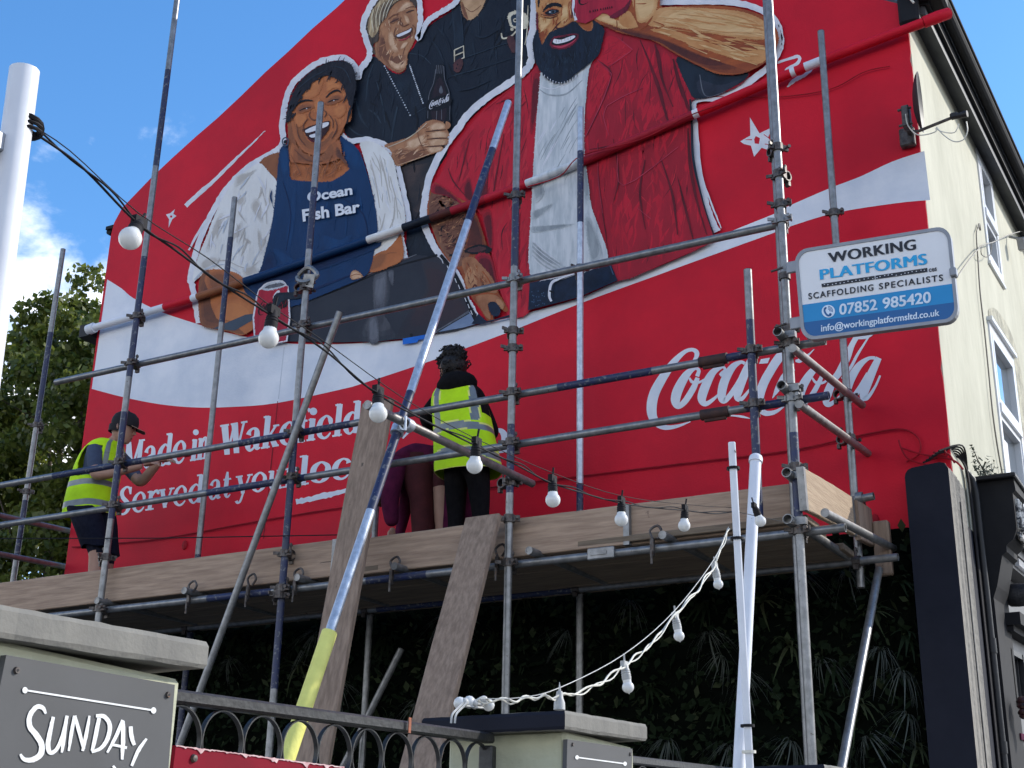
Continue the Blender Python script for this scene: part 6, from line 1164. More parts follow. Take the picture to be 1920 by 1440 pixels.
# ------------------------------------------------------------------ pub street front
XFc = BX1
pv = MB(); X0, X1 = -1.845, -1.583
prof = []
for (x, z) in ((X0, 0), (X0, 4.125), (X0+.006, 4.15), (X0+.022, 4.172), (X0+.05, 4.182), (X1-.05, 4.195), (X1-.018, 4.185), (X1, 4.15), (X1, 0)): prof.append((x, 8.19, z))
nP = len(prof); Dp = Vector((0, .42, 0)); P = [Vector(p) for p in prof]
tri = geometry.tessellate_polygon([P]); pv.add(P, [tuple(t) for t in tri], 0)
N = 18; rg = []
for j in range(N+1):
    rg.append([p+Vector((0, 0.42*j/N, -.05*max(0, j/N-.5) if p.z > 4 else 0))+Vector((random.gauss(0, .004), 0, random.gauss(0, .004)))*(1 if 0 < j and p.z > 3.9 else 0) for p in P])
for j in range(N):
    for i in range(nP-1): pv.add([rg[j][i], rg[j][i+1], rg[j+1][i+1], rg[j+1][i]], [(0, 1, 2, 3)], 1 if i >= 3 else 0)
tg = pv.build('party_pilaster', [M['navy'], M['stone']], house)
pv = MB(); pv.box((X1+.002, 8.43, 2.0), (.012, .014, 4.0)); pv.build('joint_groove', M['black'], tg)
pv = MB(); pv.box((XFc+.006, 8.77, 1.95), (.02, .32, 3.9)); pv.build('black_reveal', M['navy'], house)
# cable bundle and black downpipe
w = MB(); w.path([(-1.56, 8.87, .0), (-1.56, 8.87, 4.18), (-1.57, 8.86, 4.26), (-1.62, 8.82, 4.34)], .024, 14); w.tube((-1.56, 8.87, 3.15), (-1.56, 8.87, 3.24), .03); w.tube((-1.56, 8.87, 2.55), (-1.56, 8.87, 2.62), .03); w.build('downpipe', M['black'], house, smooth=True)
w = MB()
for i in range(6): w.path(cr([(-1.75+.02*i, 8.3, 4.24+.012*i), (-1.62+.015*i, 8.5, 4.33+.01*i), (-1.575, 8.68+.016*i, 4.30), (-1.572, 8.74+.010*i, 4.1), (-1.572, 8.76+.010*i, 3.4), (-1.572, 8.76+.010*i, 2.4)], 6), .006, 5)
w.build('cable_bundle', M['cable'], house, smooth=True)
# console bracket
cb = thing('console', (-1.5, 9.1, 3.2), 'x', 'x'); bpy.data.objects.remove(cb)
w = MB(); y0, y1 = 8.94, 9.33
pr = [(XFc, 4.235), (-1.33, 4.235), (-1.325, 4.15), (-1.345, 4.135), (-1.345, 3.90), (-1.37, 3.84), (-1.42, 3.80), (-1.42, 3.76), (-1.45, 3.74), (-1.50, 3.55), (-1.54, 3.45), (-1.54, 3.2), (XFc, 3.2)]
w.prism([(x, y0, z+.03) for x, z in pr], (0, y1-y0, SL*(y1-y0))); con = w.build('console_bracket', M['eaves'], house)
w = MB()
for i in range(5): w.bbox((-1.335, y0+.06+i*.07, 4.04+.0), (.035, .022, .2), .008)
w.bbox((-1.34, (y0+y1)/2, 3.90), (.03, .3, .05), .01); w.build('leaf_carving', mat('chipped_white', (.62, .60, .56), (.03, .03, .035), scale=22, rough=.6, bump=.3, lo=.46, hi=.54), con)
w = MB(); w.bbox((-1.48, (y0+y1)/2+.05, 4.275), (.34, y1-y0+.2, .03), .006); w.build('lead_top', M['black'], con)
# shop cornice, dentils, fascia, frieze
def course(name, x1, z0, z1, m, ya=9.34, yb=15.0, xo=XFc): w = MB(); slab(w, xo, x1, ya, yb, z0, z1); return w.build(name, m, house)
course('cornice', -1.36, 3.86, 3.93, M['eaves'], 9.28); course('cornice', -1.42, 3.80, 3.86, M['rail'], 9.3); course('cornice', -1.46, 3.72, 3.745, M['black'])
w = MB(); slab(w, -1.46, -1.43, 9.45, 9.462, 3.745, 3.795); dn = w.build('dentil', M['whiteprint'], house)
for i in range(1, 60): inst(dn, house, loc=(0, i*.030, i*.030*SL))
course('fascia_board', -1.57, 3.42, 3.72, M['frieze'], 9.45); course('string_moulding', -1.44, 3.34, 3.42, M['eaves'], 9.30); course('string_moulding', -1.49, 3.30, 3.34, M['eaves'], 9.32); course('transom_board', -1.57, 3.20, 3.30, M['frieze'], 9.34)
w = MB(); slab(w, XFc, -1.53, 8.95, 9.46, 0, 3.80); w.build('pilaster_strip', M['eaves'], house)
# fanlights
for i in range(6):
    ya = 9.36+i*.50; w = MB(); z0, z1 = 2.86, 3.2; t_ = .035
    slab(w, XFc, -1.53, ya, ya+t_, z0, z1); slab(w, XFc, -1.53, ya+.5-t_, ya+.5-.004, z0, z1); slab(w, XFc, -1.535, ya+t_, ya+.5-t_, z1-t_, z1); slab(w, XFc, -1.52, ya, ya+.496, z0-.03, z0)
    slab(w, XFc, -1.565, ya+t_+.02, ya+t_+.045, z0, z1-t_); slab(w, XFc, -1.565, ya+.5-t_-.045, ya+.5-t_-.02, z0, z1-t_)
    f_ = w.build('fanlight', M['black'], house); w = MB(); slab(w, XFc+.002, XFc+.008, ya+t_, ya+.5-t_, z0, z1-t_); w.build('pane', mat('obscured_glass', (.42, .47, .50), (.30, .35, .38), scale=3, rough=.15, spec=.8, lo=.4, hi=.6), f_)
course('window_rail', -1.56, 2.66, 2.83, M['frieze'], 9.34); course('window_rail', -1.52, 2.62, 2.66, M['maroon'], 9.34)
for i in range(4):
    ya = 9.40+i*.72; w = MB()
    arc = [(ya+.36+.31*math.cos(a), 2.24+.31*math.sin(a)) for a in np.linspace(math.pi, 0, 15)]
    w.prism([(XFc+.004, y, fz(z, y)) for y, z in [(ya, 2.62), (ya, 1.2), (ya+.05, 1.2)]+arc+[(ya+.67, 1.2), (ya+.72, 1.2), (ya+.72, 2.62)]], (.05, 0, 0)); a_ = w.build('arched_frame', M['frieze'], house)
    w = MB(); w.path([(XFc+.055, y, fz(z, y)) for y, z in arc], .018, 6); w.build('arch_moulding', M['black'], a_); w = MB(); slab(w, XFc+.003, XFc+.01, ya+.02, ya+.7, 1.2, 2.58); w.build('pane', M['glass'], a_)
# ornate scroll under the fanlights
w = MB()
for i in range(9):
    a = i/8*5.2; r_ = .09-.008*i; w.sphere((-1.46, 9.16+r_*math.cos(a)*.6, 2.83+r_*math.sin(a)), .030-.002*i, 8, sc=(1.6, 1, 1))
for i in range(7): w.sphere((-1.43, 9.20+.012*i, 2.90-.03*i), .022, 8, sc=(2, .8, 1.4))
w.build('scroll_carving', mat('glossy_maroon', (.055, .02, .02), (.02, .012, .012), scale=20, rough=.22), house, smooth=True)
# covered lamp on the fascia
w = MB(); m_ = Matrix.Translation((-1.52, 9.50, 3.63)) @ Matrix.Rotation(R_(90), 4, 'Y'); prof = [(0, .19)]+[(.075*math.sin(a), .10+.09*math.cos(a)) for a in np.linspace(.25, 1.57, 7)]+[(.078, .05), (.074, 0), (.06, -.02), (0, -.02)]
w.lathe(prof, m_, 22); lm = w.build('covered_lamp', mat('black_vinyl', (.02, .02, .024), (.04, .04, .045), scale=25, rough=.45, bump=.4), house, smooth=True)
# small plant rooted in the cornice
w = MB(); rng = np.random.default_rng(4)
for i in range(160):
    c = Vector((-1.5+rng.normal(0, .035), 9.0+rng.normal(0, .07), 4.30+abs(rng.normal(0, .05)))); d1 = Vector(rng.normal(0, 1, 3)).normalized(); d2 = d1.orthogonal().normalized(); s_ = rng.uniform(.008, .02)
    w.add([c-d1*s_-d2*s_*.4, c+d1*s_*1.4, c-d1*s_+d2*s_*.4], [(0, 1, 2)])
for i in range(26):
    c = Vector((-1.56, 8.93, 4.34+i*.007)); d1 = Vector(rng.normal(0, 1, 3)).normalized(); d2 = d1.orthogonal(); s_ = .014; w.add([c-d2*s_*.4, c+d1*s_*2, c+d2*s_*.4], [(0, 1, 2)])
wd_ = thing('weed', (-1.5, 9.0, 4.29), 'small dry weed growing on top of the black console bracket', 'weed'); w.build('leaf_tuft', mat('weed_leaf', (.05, .07, .04), (.03, .035, .025), scale=30, rough=.7), wd_)['kind'] = 'stuff'
w = MB(); w.path([(-1.5, 9.0, 4.28), (-1.51, 8.99, 4.34), (-1.54, 8.95, 4.42), (-1.56, 8.93, 4.50)], [.006, .005, .004, .002], 5); w.build('stem', M['bark'], wd_)
# cables and bits on the cream wall
def fcab(name, px, r=.006, X=XFc+.02): w = MB(); w.path(cr([tuple(onX(x, y, X)) for x, y in px], 6), r, 6); return w.build(name, mat('wall_lead', (.17, .155, .13)), front, smooth=True)
fcab('wall_lead', ((1834, 428), (1831, 440), (1834, 490), (1838, 550), (1846, 620), (1853, 690), (1862, 780), (1874, 860), (1888, 930))); fcab('wall_lead', ((1796, 517), (1815, 490), (1833, 468), (1842, 460), (1865, 453), (1893, 440), (1920, 432)), .005, XFc+.05); fcab('wall_lead', ((1840, 462), (1840, 476), (1849, 482), (1857, 476), (1860, 456)), .004, XFc+.05); fcab('wall_lead', ((1834, 428), (1836, 420), (1838, 432)), .008)
P = onX(1916, 458, XFc+.12); w = MB(); w.bbox(P, (.07, .10, .12), .01, Matrix.Rotation(.3, 3, 'X')); w.tube(P+Vector((-.1, 0, .1)), P+Vector((0, 0, .05)), .012); w.build('wall_floodlight', M['signgrey'], house)

# ------------------------------------------------------------------ evergreen living wall under the mural
lw = thing('living_wall', (-5.5, 8.35, 0), 'dark artificial foliage wall under the mural behind the scaffold', 'living wall')
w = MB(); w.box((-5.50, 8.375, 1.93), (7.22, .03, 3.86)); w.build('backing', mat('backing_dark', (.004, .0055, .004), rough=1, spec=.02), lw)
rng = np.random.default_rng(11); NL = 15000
def leafquads(C, size, nx, k, curl=.25):
    n = len(C); d = rng.normal(0, 1, (n, 3)); d[:, 1] -= .55; d[:, 2] -= .25; d /= np.linalg.norm(d, axis=1)[:, None]; e = np.cross(d, rng.normal(0, 1, (n, 3))); e /= np.linalg.norm(e, axis=1)[:, None]; s = size[:, None]
    v = np.stack([C, C+d*s*.5+e*s*.28*nx, C+d*s, C+d*s*.5-e*s*.28*nx], 1).reshape(-1, 3); return v
def np_mesh(name, V, mats, parent, mi=None, kind=None):
    n = len(V)//4; me = bpy.data.meshes.new(name); me.vertices.add(len(V)); off = np.array(parent['_o']) if parent is not None else 0
    me.vertices.foreach_set('co', (V-off).ravel()); me.loops.add(len(V)); me.loops.foreach_set('vertex_index', np.arange(len(V))); me.polygons.add(n); me.polygons.foreach_set('loop_start', np.arange(0, len(V), 4)); me.polygons.foreach_set('loop_total', np.full(n, 4))
    for m in mats: me.materials.append(m)
    if mi is not None: me.polygons.foreach_set('material_index', mi)
    me.update(); me.validate(); o = bpy.data.objects.new(name, me); COL.objects.link(o); o.parent = parent
    if kind: o['kind'] = kind
    return o
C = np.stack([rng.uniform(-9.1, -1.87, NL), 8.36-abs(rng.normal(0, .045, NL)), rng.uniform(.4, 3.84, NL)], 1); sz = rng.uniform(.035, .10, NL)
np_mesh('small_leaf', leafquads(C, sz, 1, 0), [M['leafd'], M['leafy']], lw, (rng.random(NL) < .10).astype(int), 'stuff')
# larger plants in the wall
def fern(mb, P, n, L, wd, droop, k=0):
    for i in range(n):
        a = rng.uniform(-1.2, 1.2); el_ = rng.uniform(-.3, .8); d = Vector((math.sin(a)*math.cos(el_), -abs(math.cos(a)*math.cos(el_))*.8, math.sin(el_))); l = L*rng.uniform(.6, 1.1); sd_ = d.cross(Vector((0, 0, 1))).normalized()*wd; pts = []
        for j in range(5):
            t = j/4; p = P+d*l*t+Vector((0, 0, -droop*l*t*t)); ww = (1-t*.92)*min(1, .5+t*2); pts.append((p-sd_*ww, p+sd_*ww))
        vs = [v for q in pts for v in q]; mb.add(vs, [(2*j, 2*j+1, 2*j+3, 2*j+2) for j in range(4)], k)
protos = []
for nm, n_, L_, wd_, dr, m_ in (('silver_grass', 34, .24, .004, 1.1, M['leafs']), ('silver_grass', 26, .20, .004, 1.2, M['leafs']), ('broad_leaf_plant', 11, .22, .022, .6, M['leafd']), ('broad_leaf_plant', 10, .26, .018, .7, M['leafy'])):
    w = MB(); P = Vector((-5.5, 8.30, 2.0)); fern(w, P, n_, L_, wd_, dr); protos.append(w.build(nm, m_, lw, loc=P-Vector(lw['_o'])))
spots = [(1330-0, 1190, 0), (1650, 1220, 0), (1590, 1075, 0), (1690, 1260, 1), (1630, 1385, 0), (1480, 1390, 1), (1540, 1240, 1), (1060, 1185, 0), (830, 1160, 0), (590, 1190, 0), (430, 1240, 0), (1250, 1390, 0), (780, 1320, 1), (1350, 1230, 1), (1365, 1400, 0), (1500, 1080, 1), (1690, 1090, 2), (1560, 1250, 2), (1320, 1130, 2), (1480, 1210, 3), (1700, 1190, 2), (1640, 1150, 3), (1530, 1330, 2), (1720, 1400, 3), (1150, 1220, 2), (1040, 1290, 3), (930, 1190, 2), (850, 1260, 3), (720, 1200, 2), (560, 1250, 3), (450, 1190, 2), (1220, 1290, 2), (1100, 1380, 3), (1350, 1330, 2), (700, 1330, 3), (1430, 1130, 3), (1260, 1110, 2), (900, 1350, 2), (1580, 1420, 2), (980, 1120, 3), (500, 1330, 2), (640, 1290, 0), (1180, 1130, 1), (1400, 1270, 0), (1610, 1320, 3), (1700, 1340, 1)]
for i, (x, y, k) in enumerate(spots):
    P = onY(x, y, 8.31+random.uniform(-.01, .02)); s_ = random.uniform(.85, 1.25); c = inst(protos[k], lw); c.matrix_basis = Matrix.Translation(P-lw.location) @ Matrix.Rotation(random.uniform(-.5, .5), 4, 'Y') @ Matrix.Scale(s_, 4)
for p in protos: p.hide_render = False

# ------------------------------------------------------------------ trees beyond the yard
def tree(label, base, H, crown, nleaf, seed, lsz=(.09, .17)):
    rg = np.random.default_rng(seed); t = thing('broadleaf_tree', base, label, 'tree', 'trees beyond the yard'); B = Vector(base)
    w = MB(); w.path([B, B+Vector((.1, .05, H*.3)), B+Vector((-.05, 0, H*.55)), B+Vector((.1, .1, H*.85))], [.26, .2, .14, .04], 10)
    cl = []
    for (cx, cy, cz, r) in crown:
        c = B+Vector((cx, cy, cz)); st = B+Vector((0, 0, max(1.2, cz*.45))); w.path([st, st.lerp(c, .5)+Vector((0, 0, .3)), c], [.10, .06, .02], 6)
        # sub-clumps on the shell of each bough
        for k in range(int(16*r)):
            d = rg.normal(0, 1, 3); d /= np.linalg.norm(d); q = np.array(c)+d*r*rg.uniform(.45, 1.0); cl.append((q, r*rg.uniform(.16, .34)))
            if k % 3 == 0: w.path([c, Vector(q)], [.02, .006], 4, caps=False)
    w.build('trunk', M['bark'], t, smooth=True)
    n = nleaf//len(cl); V = []
    for q, r in cl:
        d = rg.normal(0, 1, (n, 3)); d /= np.linalg.norm(d, axis=1)[:, None]; pos = q+d*(r*rg.uniform(.2, 1.0, n)**.6)[:, None]*np.array([1.15, 1.15, .75])
        sz = rg.uniform(lsz[0], lsz[1], n)[:, None]; nd = rg.normal(0, 1, (n, 3))+np.array([0, 0, -.5]); nd /= np.linalg.norm(nd, axis=1)[:, None]; e = np.cross(nd, rg.normal(0, 1, (n, 3))); e /= np.linalg.norm(e, axis=1)[:, None]
        V.append(np.stack([pos, pos+nd*sz*.5+e*sz*.36, pos+nd*sz, pos+nd*sz*.5-e*sz*.36], 1).reshape(-1, 3))
    V = np.concatenate(V); np_mesh('crown', V, [M['leaft'], M['leafd2']], t, (rg.random(len(V)//4) < .15).astype(int)); return t
M['leafd2'] = mat('tree_leaf_dark', (.05, .08, .016), (.08, .12, .022), scale=.8, rough=.5, trans=.4)
tree('sunlit green tree rising closest to the painted gable', (-18.6, 17.0, .3), 11.5, [(0, 0, 11.2, 1.5), (.9, -.4, 9.6, 1.6), (-1.1, .3, 9.7, 1.7), (.6, .4, 7.8, 1.8), (-.9, -.5, 7.6, 1.8), (.9, 0, 5.8, 1.7), (-1.2, 0, 5.4, 1.8), (.3, -.8, 4.2, 1.6), (1.0, .5, 11.3, 1.0), (1.4, -.2, 10.5, 1.2), (1.6, 0, 8.8, 1.4), (1.5, .2, 7.0, 1.4), (-.9, .2, 11.2, 1.0)], 56000, 5)
tree('shadier green tree at the far left edge', (-22.3, 17.8, .5), 11, [(.3, 0, 10.6, 1.5), (1.2, 0, 9.0, 1.7), (-.8, .4, 9.4, 1.6), (.9, -.4, 7.2, 1.8), (-.7, 0, 6.6, 1.8), (.8, .3, 5.0, 1.8), (0, 0, 3.8, 1.7)], 34000, 8)
tree('low dark tree between the two taller ones', (-20.6, 20.5, .4), 8.5, [(0, 0, 8.2, 1.8), (1.4, 0, 7.0, 1.9), (-1.3, 0, 7.2, 1.9), (2.6, .4, 6.0, 1.9), (.4, -.5, 5.4, 2.0), (1.6, -.3, 3.8, 2.0), (-1.5, 0, 4.5, 2.0)], 26000, 13)

# ------------------------------------------------------------------ people on the platform
FZ = 3.658
def evalmesh(o):
    dg = bpy.context.evaluated_depsgraph_get(); me = bpy.data.meshes.new_from_object(o.evaluated_get(dg)); return me
def skin_data(joints, bones, root, sub=2):
    """joints {name: (point, radius or (rx, ry))}; grows one continuous surface with the Skin modifier"""
    names = list(joints); me = bpy.data.meshes.new('sk'); me.from_pydata([tuple(joints[n][0]) for n in names], [(names.index(a), names.index(b)) for a, b in bones], [])
    o = bpy.data.objects.new('sk', me); COL.objects.link(o); md = o.modifiers.new('s', 'SKIN'); md.use_smooth_shade = True; md.branch_smoothing = .4
    for i, n in enumerate(names):
        r = joints[n][1]; d = me.skin_vertices[0].data[i]; d.radius = r if isinstance(r, tuple) else (r, r); d.use_root = (n == root)
    o.modifiers.new('u', 'SUBSURF').levels = sub; o.modifiers['u'].render_levels = sub
    r = evalmesh(o); V = [tuple(v.co) for v in r.vertices]; F = [tuple(p.vertices) for p in r.polygons]
    bpy.data.objects.remove(o); bpy.data.meshes.remove(r); return V, F
def add_skin(mb, joints, bones, root, regions, sub=2):
    V, F = skin_data(joints, bones, root, sub); seg = [(Vector(joints[a][0]), Vector(joints[b][0]), regions.get((a, b), 0)) for a, b in bones]; o = len(mb.v); mb.v += V
    VV = [Vector(v) for v in V]
    for f in F:
        c = sum((VV[i] for i in f), Vector())/len(f); best = None
        for a, b, k in seg:
            ab = b-a; t = max(0, min(1, (c-a).dot(ab)/max(ab.length_squared, 1e-9))); dd = (c-a-ab*t).length
            if best is None or dd < best[0]: best = (dd, k)
        mb.f.append(tuple(i+o for i in f)); mb.m.append(best[1])
def hand(mb, wrist, d, nrm, k, curl=.5, L=.17):
    """palm, four fingers and a thumb"""
    w0 = Vector(wrist); d = Vector(d).normalized(); nrm = Vector(nrm); nrm = (nrm-d*nrm.dot(d)).normalized(); s = d.cross(nrm)
    J = {'w': (w0, (.024, .018)), 'p': (w0+d*L*.28, (.034, .016)), 'k': (w0+d*L*.48, (.036, .014))}
    add_skin(mb, J, [('w', 'p'), ('p', 'k')], 'w', {}, 1); mb.m[-1] = mb.m[-1]
    for i, (off, ln) in enumerate(((-.027, .40), (-.009, .46), (.010, .43), (.027, .34))):
        b = w0+d*L*.42+s*off; p1 = b+d*L*ln*.42-nrm*L*.05*curl; p2 = p1+(d*(1-curl*.5)-nrm*curl*.7)*L*ln*.33; p3 = p2+(d*(1-curl)-nrm*curl)*L*ln*.28
        add_skin(mb, {'a': (b, .0095), 'b': (p1, .009), 'c': (p2, .008), 'd': (p3, .0065)}, [('a', 'b'), ('b', 'c'), ('c', 'd')], 'a', {}, 1)
    b = w0+d*L*.15-s*.02; add_skin(mb, {'a': (b, .012), 'b': (b+(-s*.7+d*.6)*L*.24, .010), 'c': (b+(-s*.8+d*1.2)*L*.36-nrm*.01, .008)}, [('a', 'b'), ('b', 'c')], 'a', {}, 1)
def ring(c, ax, side, fwd, rx, ry, n, sq=2.4):
    out = []
    for i in range(n):
        a = 2*math.pi*i/n; ca, sa = math.cos(a), math.sin(a); out.append(Vector(c)+side*(rx*math.copysign(abs(ca)**(2/sq), ca))+fwd*(ry*math.copysign(abs(sa)**(2/sq), sa)))
    return out
def head(mb, c, fwd, up, r=.098, k=0):
    """skull with jaw, nose, ears, eyes and mouth; c = centre"""
    fwd = Vector(fwd).normalized(); up = Vector(up); up = (up-fwd*up.dot(fwd)).normalized(); s = fwd.cross(up); c = Vector(c); N = 18; rings = []
    for z, rx, ry, off in ((-.122, .030, .034, .030), (-.112, .048, .056, .026), (-.085, .062, .078, .014), (-.05, .070, .090, .006), (0, .075, .098, 0), (.05, .076, .100, -.004), (.085, .066, .088, -.008), (.108, .045, .06, -.010), (.118, .015, .02, -.01)): rings.append(ring(c+up*z*r/.098+fwd*off, up, s, fwd, rx*r/.098, ry*r/.098, N, 2.1))
    mb.loft(rings, N, k)
    q = r/.098
    mb.add([c+fwd*.095*q+up*.02*q, c+fwd*.122*q-up*.028*q, c+fwd*.09*q-up*.038*q-s*.018*q, c+fwd*.09*q-up*.038*q+s*.018*q], [(0, 1, 2), (0, 3, 1), (1, 3, 2)], k)
    for sg_ in (-1, 1):
        mb.sphere(c+s*sg_*.077*q-up*.012*q-fwd*.008*q, .026*q, 10, k, (.35, .8, 1.1)); mb.sphere(c+fwd*.088*q+s*sg_*.032*q+up*.012*q, .010*q, 8, k+1)
    mb.sphere(c+fwd*.090*q-up*.066*q, .016*q, 8, k+2, (1, .6, .5) if abs(s.x) > .5 else (.6, 1, .5))
LIP = mat('lips', (.28, .09, .075))

# --- woman in hi-vis vest, seen from behind, working at the wall
wo_ = thing('person', (-4.60, 7.66, FZ), 'person with curly tied up black hair in a yellow vest over black clothes', 'person', 'people working on the platform')
bx, by = -4.645, 7.66
J = {'hip': ((bx, by, FZ+.84), (.165, .12)), 'belly': ((bx-.02, by, FZ+1.00), (.145, .11)), 'chest': ((bx-.065, by, FZ+1.19), (.165, .11)), 'sh': ((bx-.105, by+.01, FZ+1.325), (.125, .09)), 'neck': ((bx-.14, by+.02, FZ+1.40), .055), 'hd': ((bx-.165, by+.035, FZ+1.46), .05),
     'lh': ((bx-.09, by, FZ+.76), .105), 'lk': ((bx-.085, by+.03, FZ+.43), .062), 'la': ((bx-.07, by-.01, FZ+.09), .042), 'lt': ((bx-.10, by+.13, FZ+.04), .038),
     'rh': ((bx+.09, by, FZ+.76), .105), 'rk': ((bx+.11, by+.02, FZ+.43), .062), 'ra': ((bx+.15, by-.02, FZ+.09), .042), 'rt': ((bx+.17, by+.12, FZ+.04), .038),
     'ls': ((bx-.245, by+.02, FZ+1.29), .078), 'le': ((bx-.40, by+.08, FZ+1.19), .070), 'lw': ((bx-.40, by+.37, FZ+1.13), .042),
     'rs': ((bx+.05, by+.04, FZ+1.27), .062), 're': ((bx+.09, by+.20, FZ+1.06), .048), 'rw': ((bx-.09, by+.40, FZ+1.08), .036)}
Bn = [('hip', 'belly'), ('belly', 'chest'), ('chest', 'sh'), ('sh', 'neck'), ('neck', 'hd'), ('hip', 'lh'), ('lh', 'lk'), ('lk', 'la'), ('la', 'lt'), ('hip', 'rh'), ('rh', 'rk'), ('rk', 'ra'), ('ra', 'rt'), ('sh', 'ls'), ('ls', 'le'), ('le', 'lw'), ('sh', 'rs'), ('rs', 're'), ('re', 'rw')]
w = MB(); add_skin(w, J, Bn, 'hip', {**{b: 0 for b in Bn}, ('neck', 'hd'): 1})
for wr, d_ in (('lw', (-.3, .9, .2)), ('rw', (-.5, .8, .1))): n0 = len(w.m); hand(w, J[wr][0], d_, (0, 0, 1), 1); w.m[n0:] = [1]*(len(w.m)-n0)
n0 = len(w.m); head(w, (bx-.18, by+.045, FZ+1.515), (-.82, .50, -.28), (0, 0, 1), .094, 1); w.build('body', [M['blackcloth'], M['skin'], M['hair'], LIP], wo_, smooth=True)
# hood and hair
w = MB(); hc = Vector((bx-.075, by-.04, FZ+1.36))
w.sphere(hc, .115, 18, sc=(1.35, .9, .8)); w.sphere(hc+Vector((-.06, .05, .045)), .095, 16, sc=(1.15, 1.0, .8)); w.sphere(hc+Vector((.06, -.0, -.01)), .08, 16, sc=(1.1, 1.0, .7)); w.build('hood', M['blackcloth'], wo_, smooth=True)
def curls(name, m, parent, balls, n, seed, r0=.016):
    rg = random.Random(seed); w = MB()
    for (c, r, sc) in balls: w.sphere(c, r*.93, 14, sc=sc)
    for i in range(n):
        c, r, sc = balls[rg.randrange(len(balls))]; a = rg.uniform(0, 6.28); b = rg.uniform(-1.2, 1.57); p = Vector(c)+Vector((math.cos(a)*math.cos(b)*sc[0], math.sin(a)*math.cos(b)*sc[1], math.sin(b)*sc[2]))*r*rg.uniform(.92, 1.06); t = Vector((rg.gauss(0, 1), rg.gauss(0, 1), rg.gauss(0, 1))).normalized()*.02; u = t.orthogonal()
        w.path([p+t*math.cos(x)*.7+u*math.sin(x)*.7+t.cross(u).normalized()*.010*x*.3 for x in (0, 1.2, 2.4, 3.6, 4.8)], [.0045, .006, .006, .005, .002], 5)
    return w.build(name, m, parent, smooth=True)
H0 = Vector((bx-.18, by+.045, FZ+1.515))
curls('hair', M['hair'], wo_, [(H0+Vector((.03, -.015, .02)), .105, (1, 1, .98)), (H0+Vector((.045, -.02, -.05)), .078, (.95, .9, .95)), (H0+Vector((.015, -.02, .115)), .068, (1.25, 1.1, .75)), (H0+Vector((.075, -.03, .10)), .05, (1, 1, 1)), (H0+Vector((-.055, .0, .085)), .05, (1, 1, .8))], 300, 5)
# the vest: a loose shell of rings with tape bands
def vest(parent, rings, n, tape, open_arm=None):
    w = MB(); kf = lambda i, j: tape(i, j); w.loft(rings, n, kf=kf, cap=False); o = w.build('hi_vis_vest', [M['hivis'], M['reflect'], M['hiedge'], M['blackcloth']], parent, smooth=True); m_ = o.modifiers.new('thick', 'SOLIDIFY'); m_.thickness = .006; m_.offset = 1; return o
NV = 72; NRr = 60; rings = []; levels = []
prof = [(.71, .228, .158, .015), (.76, .228, .158, .012), (.84, .222, .153, .0), (.95, .212, .148, -.02), (1.06, .204, .142, -.04), (1.16, .198, .135, -.062), (1.24, .194, .126, -.08), (1.31, .178, .108, -.092), (1.365, .13, .085, -.105)]
pz = cr([tuple(p) for p in prof], 8); pz = [pz[int(i*(len(pz)-1)/(NRr-1))] for i in range(NRr)]
for p in pz:
    z, rx, ry, dx = p; r_ = ring((bx+dx, by, FZ+z), None, Vector((1, 0, 0)), Vector((0, 1, 0)), rx, ry, NV, 2.6)
    for j, v in enumerate(r_):
        a = 2*math.pi*j/NV; v += Vector((math.cos(a), math.sin(a), 0))*.006*math.sin(a*7+z*9)*(1.4-z); v.z += -.05*math.cos(a-.9)*max(0, .9-z)*1.0+.018*math.sin(a*2+1)*(max(0, .95-z)) 
    rings.append(r_)
def tape_w(i, j):
    z = pz[i][0]; a = 2*math.pi*(j+.5)/NV; x = math.cos(a)*pz[i][1]+pz[i][3]*.3; back = math.sin(a) < .25
    arm = (z > 1.10 and abs(math.cos(a)) > .90+.2*(1.30-z))
    if arm: return 3
    sl_ = .16*abs(x-(-.03))
    for zb0 in (.835, 1.02):
        q = z-(zb0-sl_*.9)
        if abs(q) < .027: return 1
        if abs(q) < .034: return 2
    for sx_ in (-.115, .135):
        if z > 1.04 and abs(x-sx_) < .026: return 1
        if z > 1.04 and abs(x-sx_) < .033: return 2
    if i < 1: return 2
    return 0
vest(wo_, rings, NV, tape_w)

# --- person bending over in maroon, half hidden behind the plank and pole
pe = thing('person', (-4.95, 7.86, FZ), 'person bending right down in a maroon cardigan and dark red top', 'person', 'people working on the platform')
cx, cy = -4.90, 7.86
J = {'hip': ((cx+.03, cy, FZ+.80), (.15, .12)), 'belly': ((cx-.05, cy-.05, FZ+.90), (.135, .11)), 'chest': ((cx-.21, cy-.12, FZ+.93), (.145, .115)), 'sh': ((cx-.32, cy-.15, FZ+.89), (.115, .09)), 'neck': ((cx-.385, cy-.165, FZ+.85), .052), 'hd': ((cx-.42, cy-.17, FZ+.81), .05),
     'lh': ((cx+.00, cy-.07, FZ+.70), .095), 'lk': ((cx+.00, cy-.06, FZ+.40), .06), 'la': ((cx+.01, cy-.02, FZ+.08), .04), 'lt': ((cx-.11, cy-.05, FZ+.04), .036),
     'rh': ((cx+.06, cy+.08, FZ+.70), .095), 'rk': ((cx+.08, cy+.07, FZ+.40), .06), 'ra': ((cx+.10, cy+.08, FZ+.08), .04), 'rt': ((cx+.0, cy+.09, FZ+.04), .036),
     'ls': ((cx-.29, cy-.24, FZ+.86), .085), 'le': ((cx-.33, cy-.25, FZ+.60), .070), 'lw': ((cx-.31, cy-.22, FZ+.40), .050),
     'rs': ((cx-.32, cy-.02, FZ+.86), .062), 're': ((cx-.38, cy+.02, FZ+.56), .046), 'rw': ((cx-.40, cy-.02, FZ+.34), .032)}
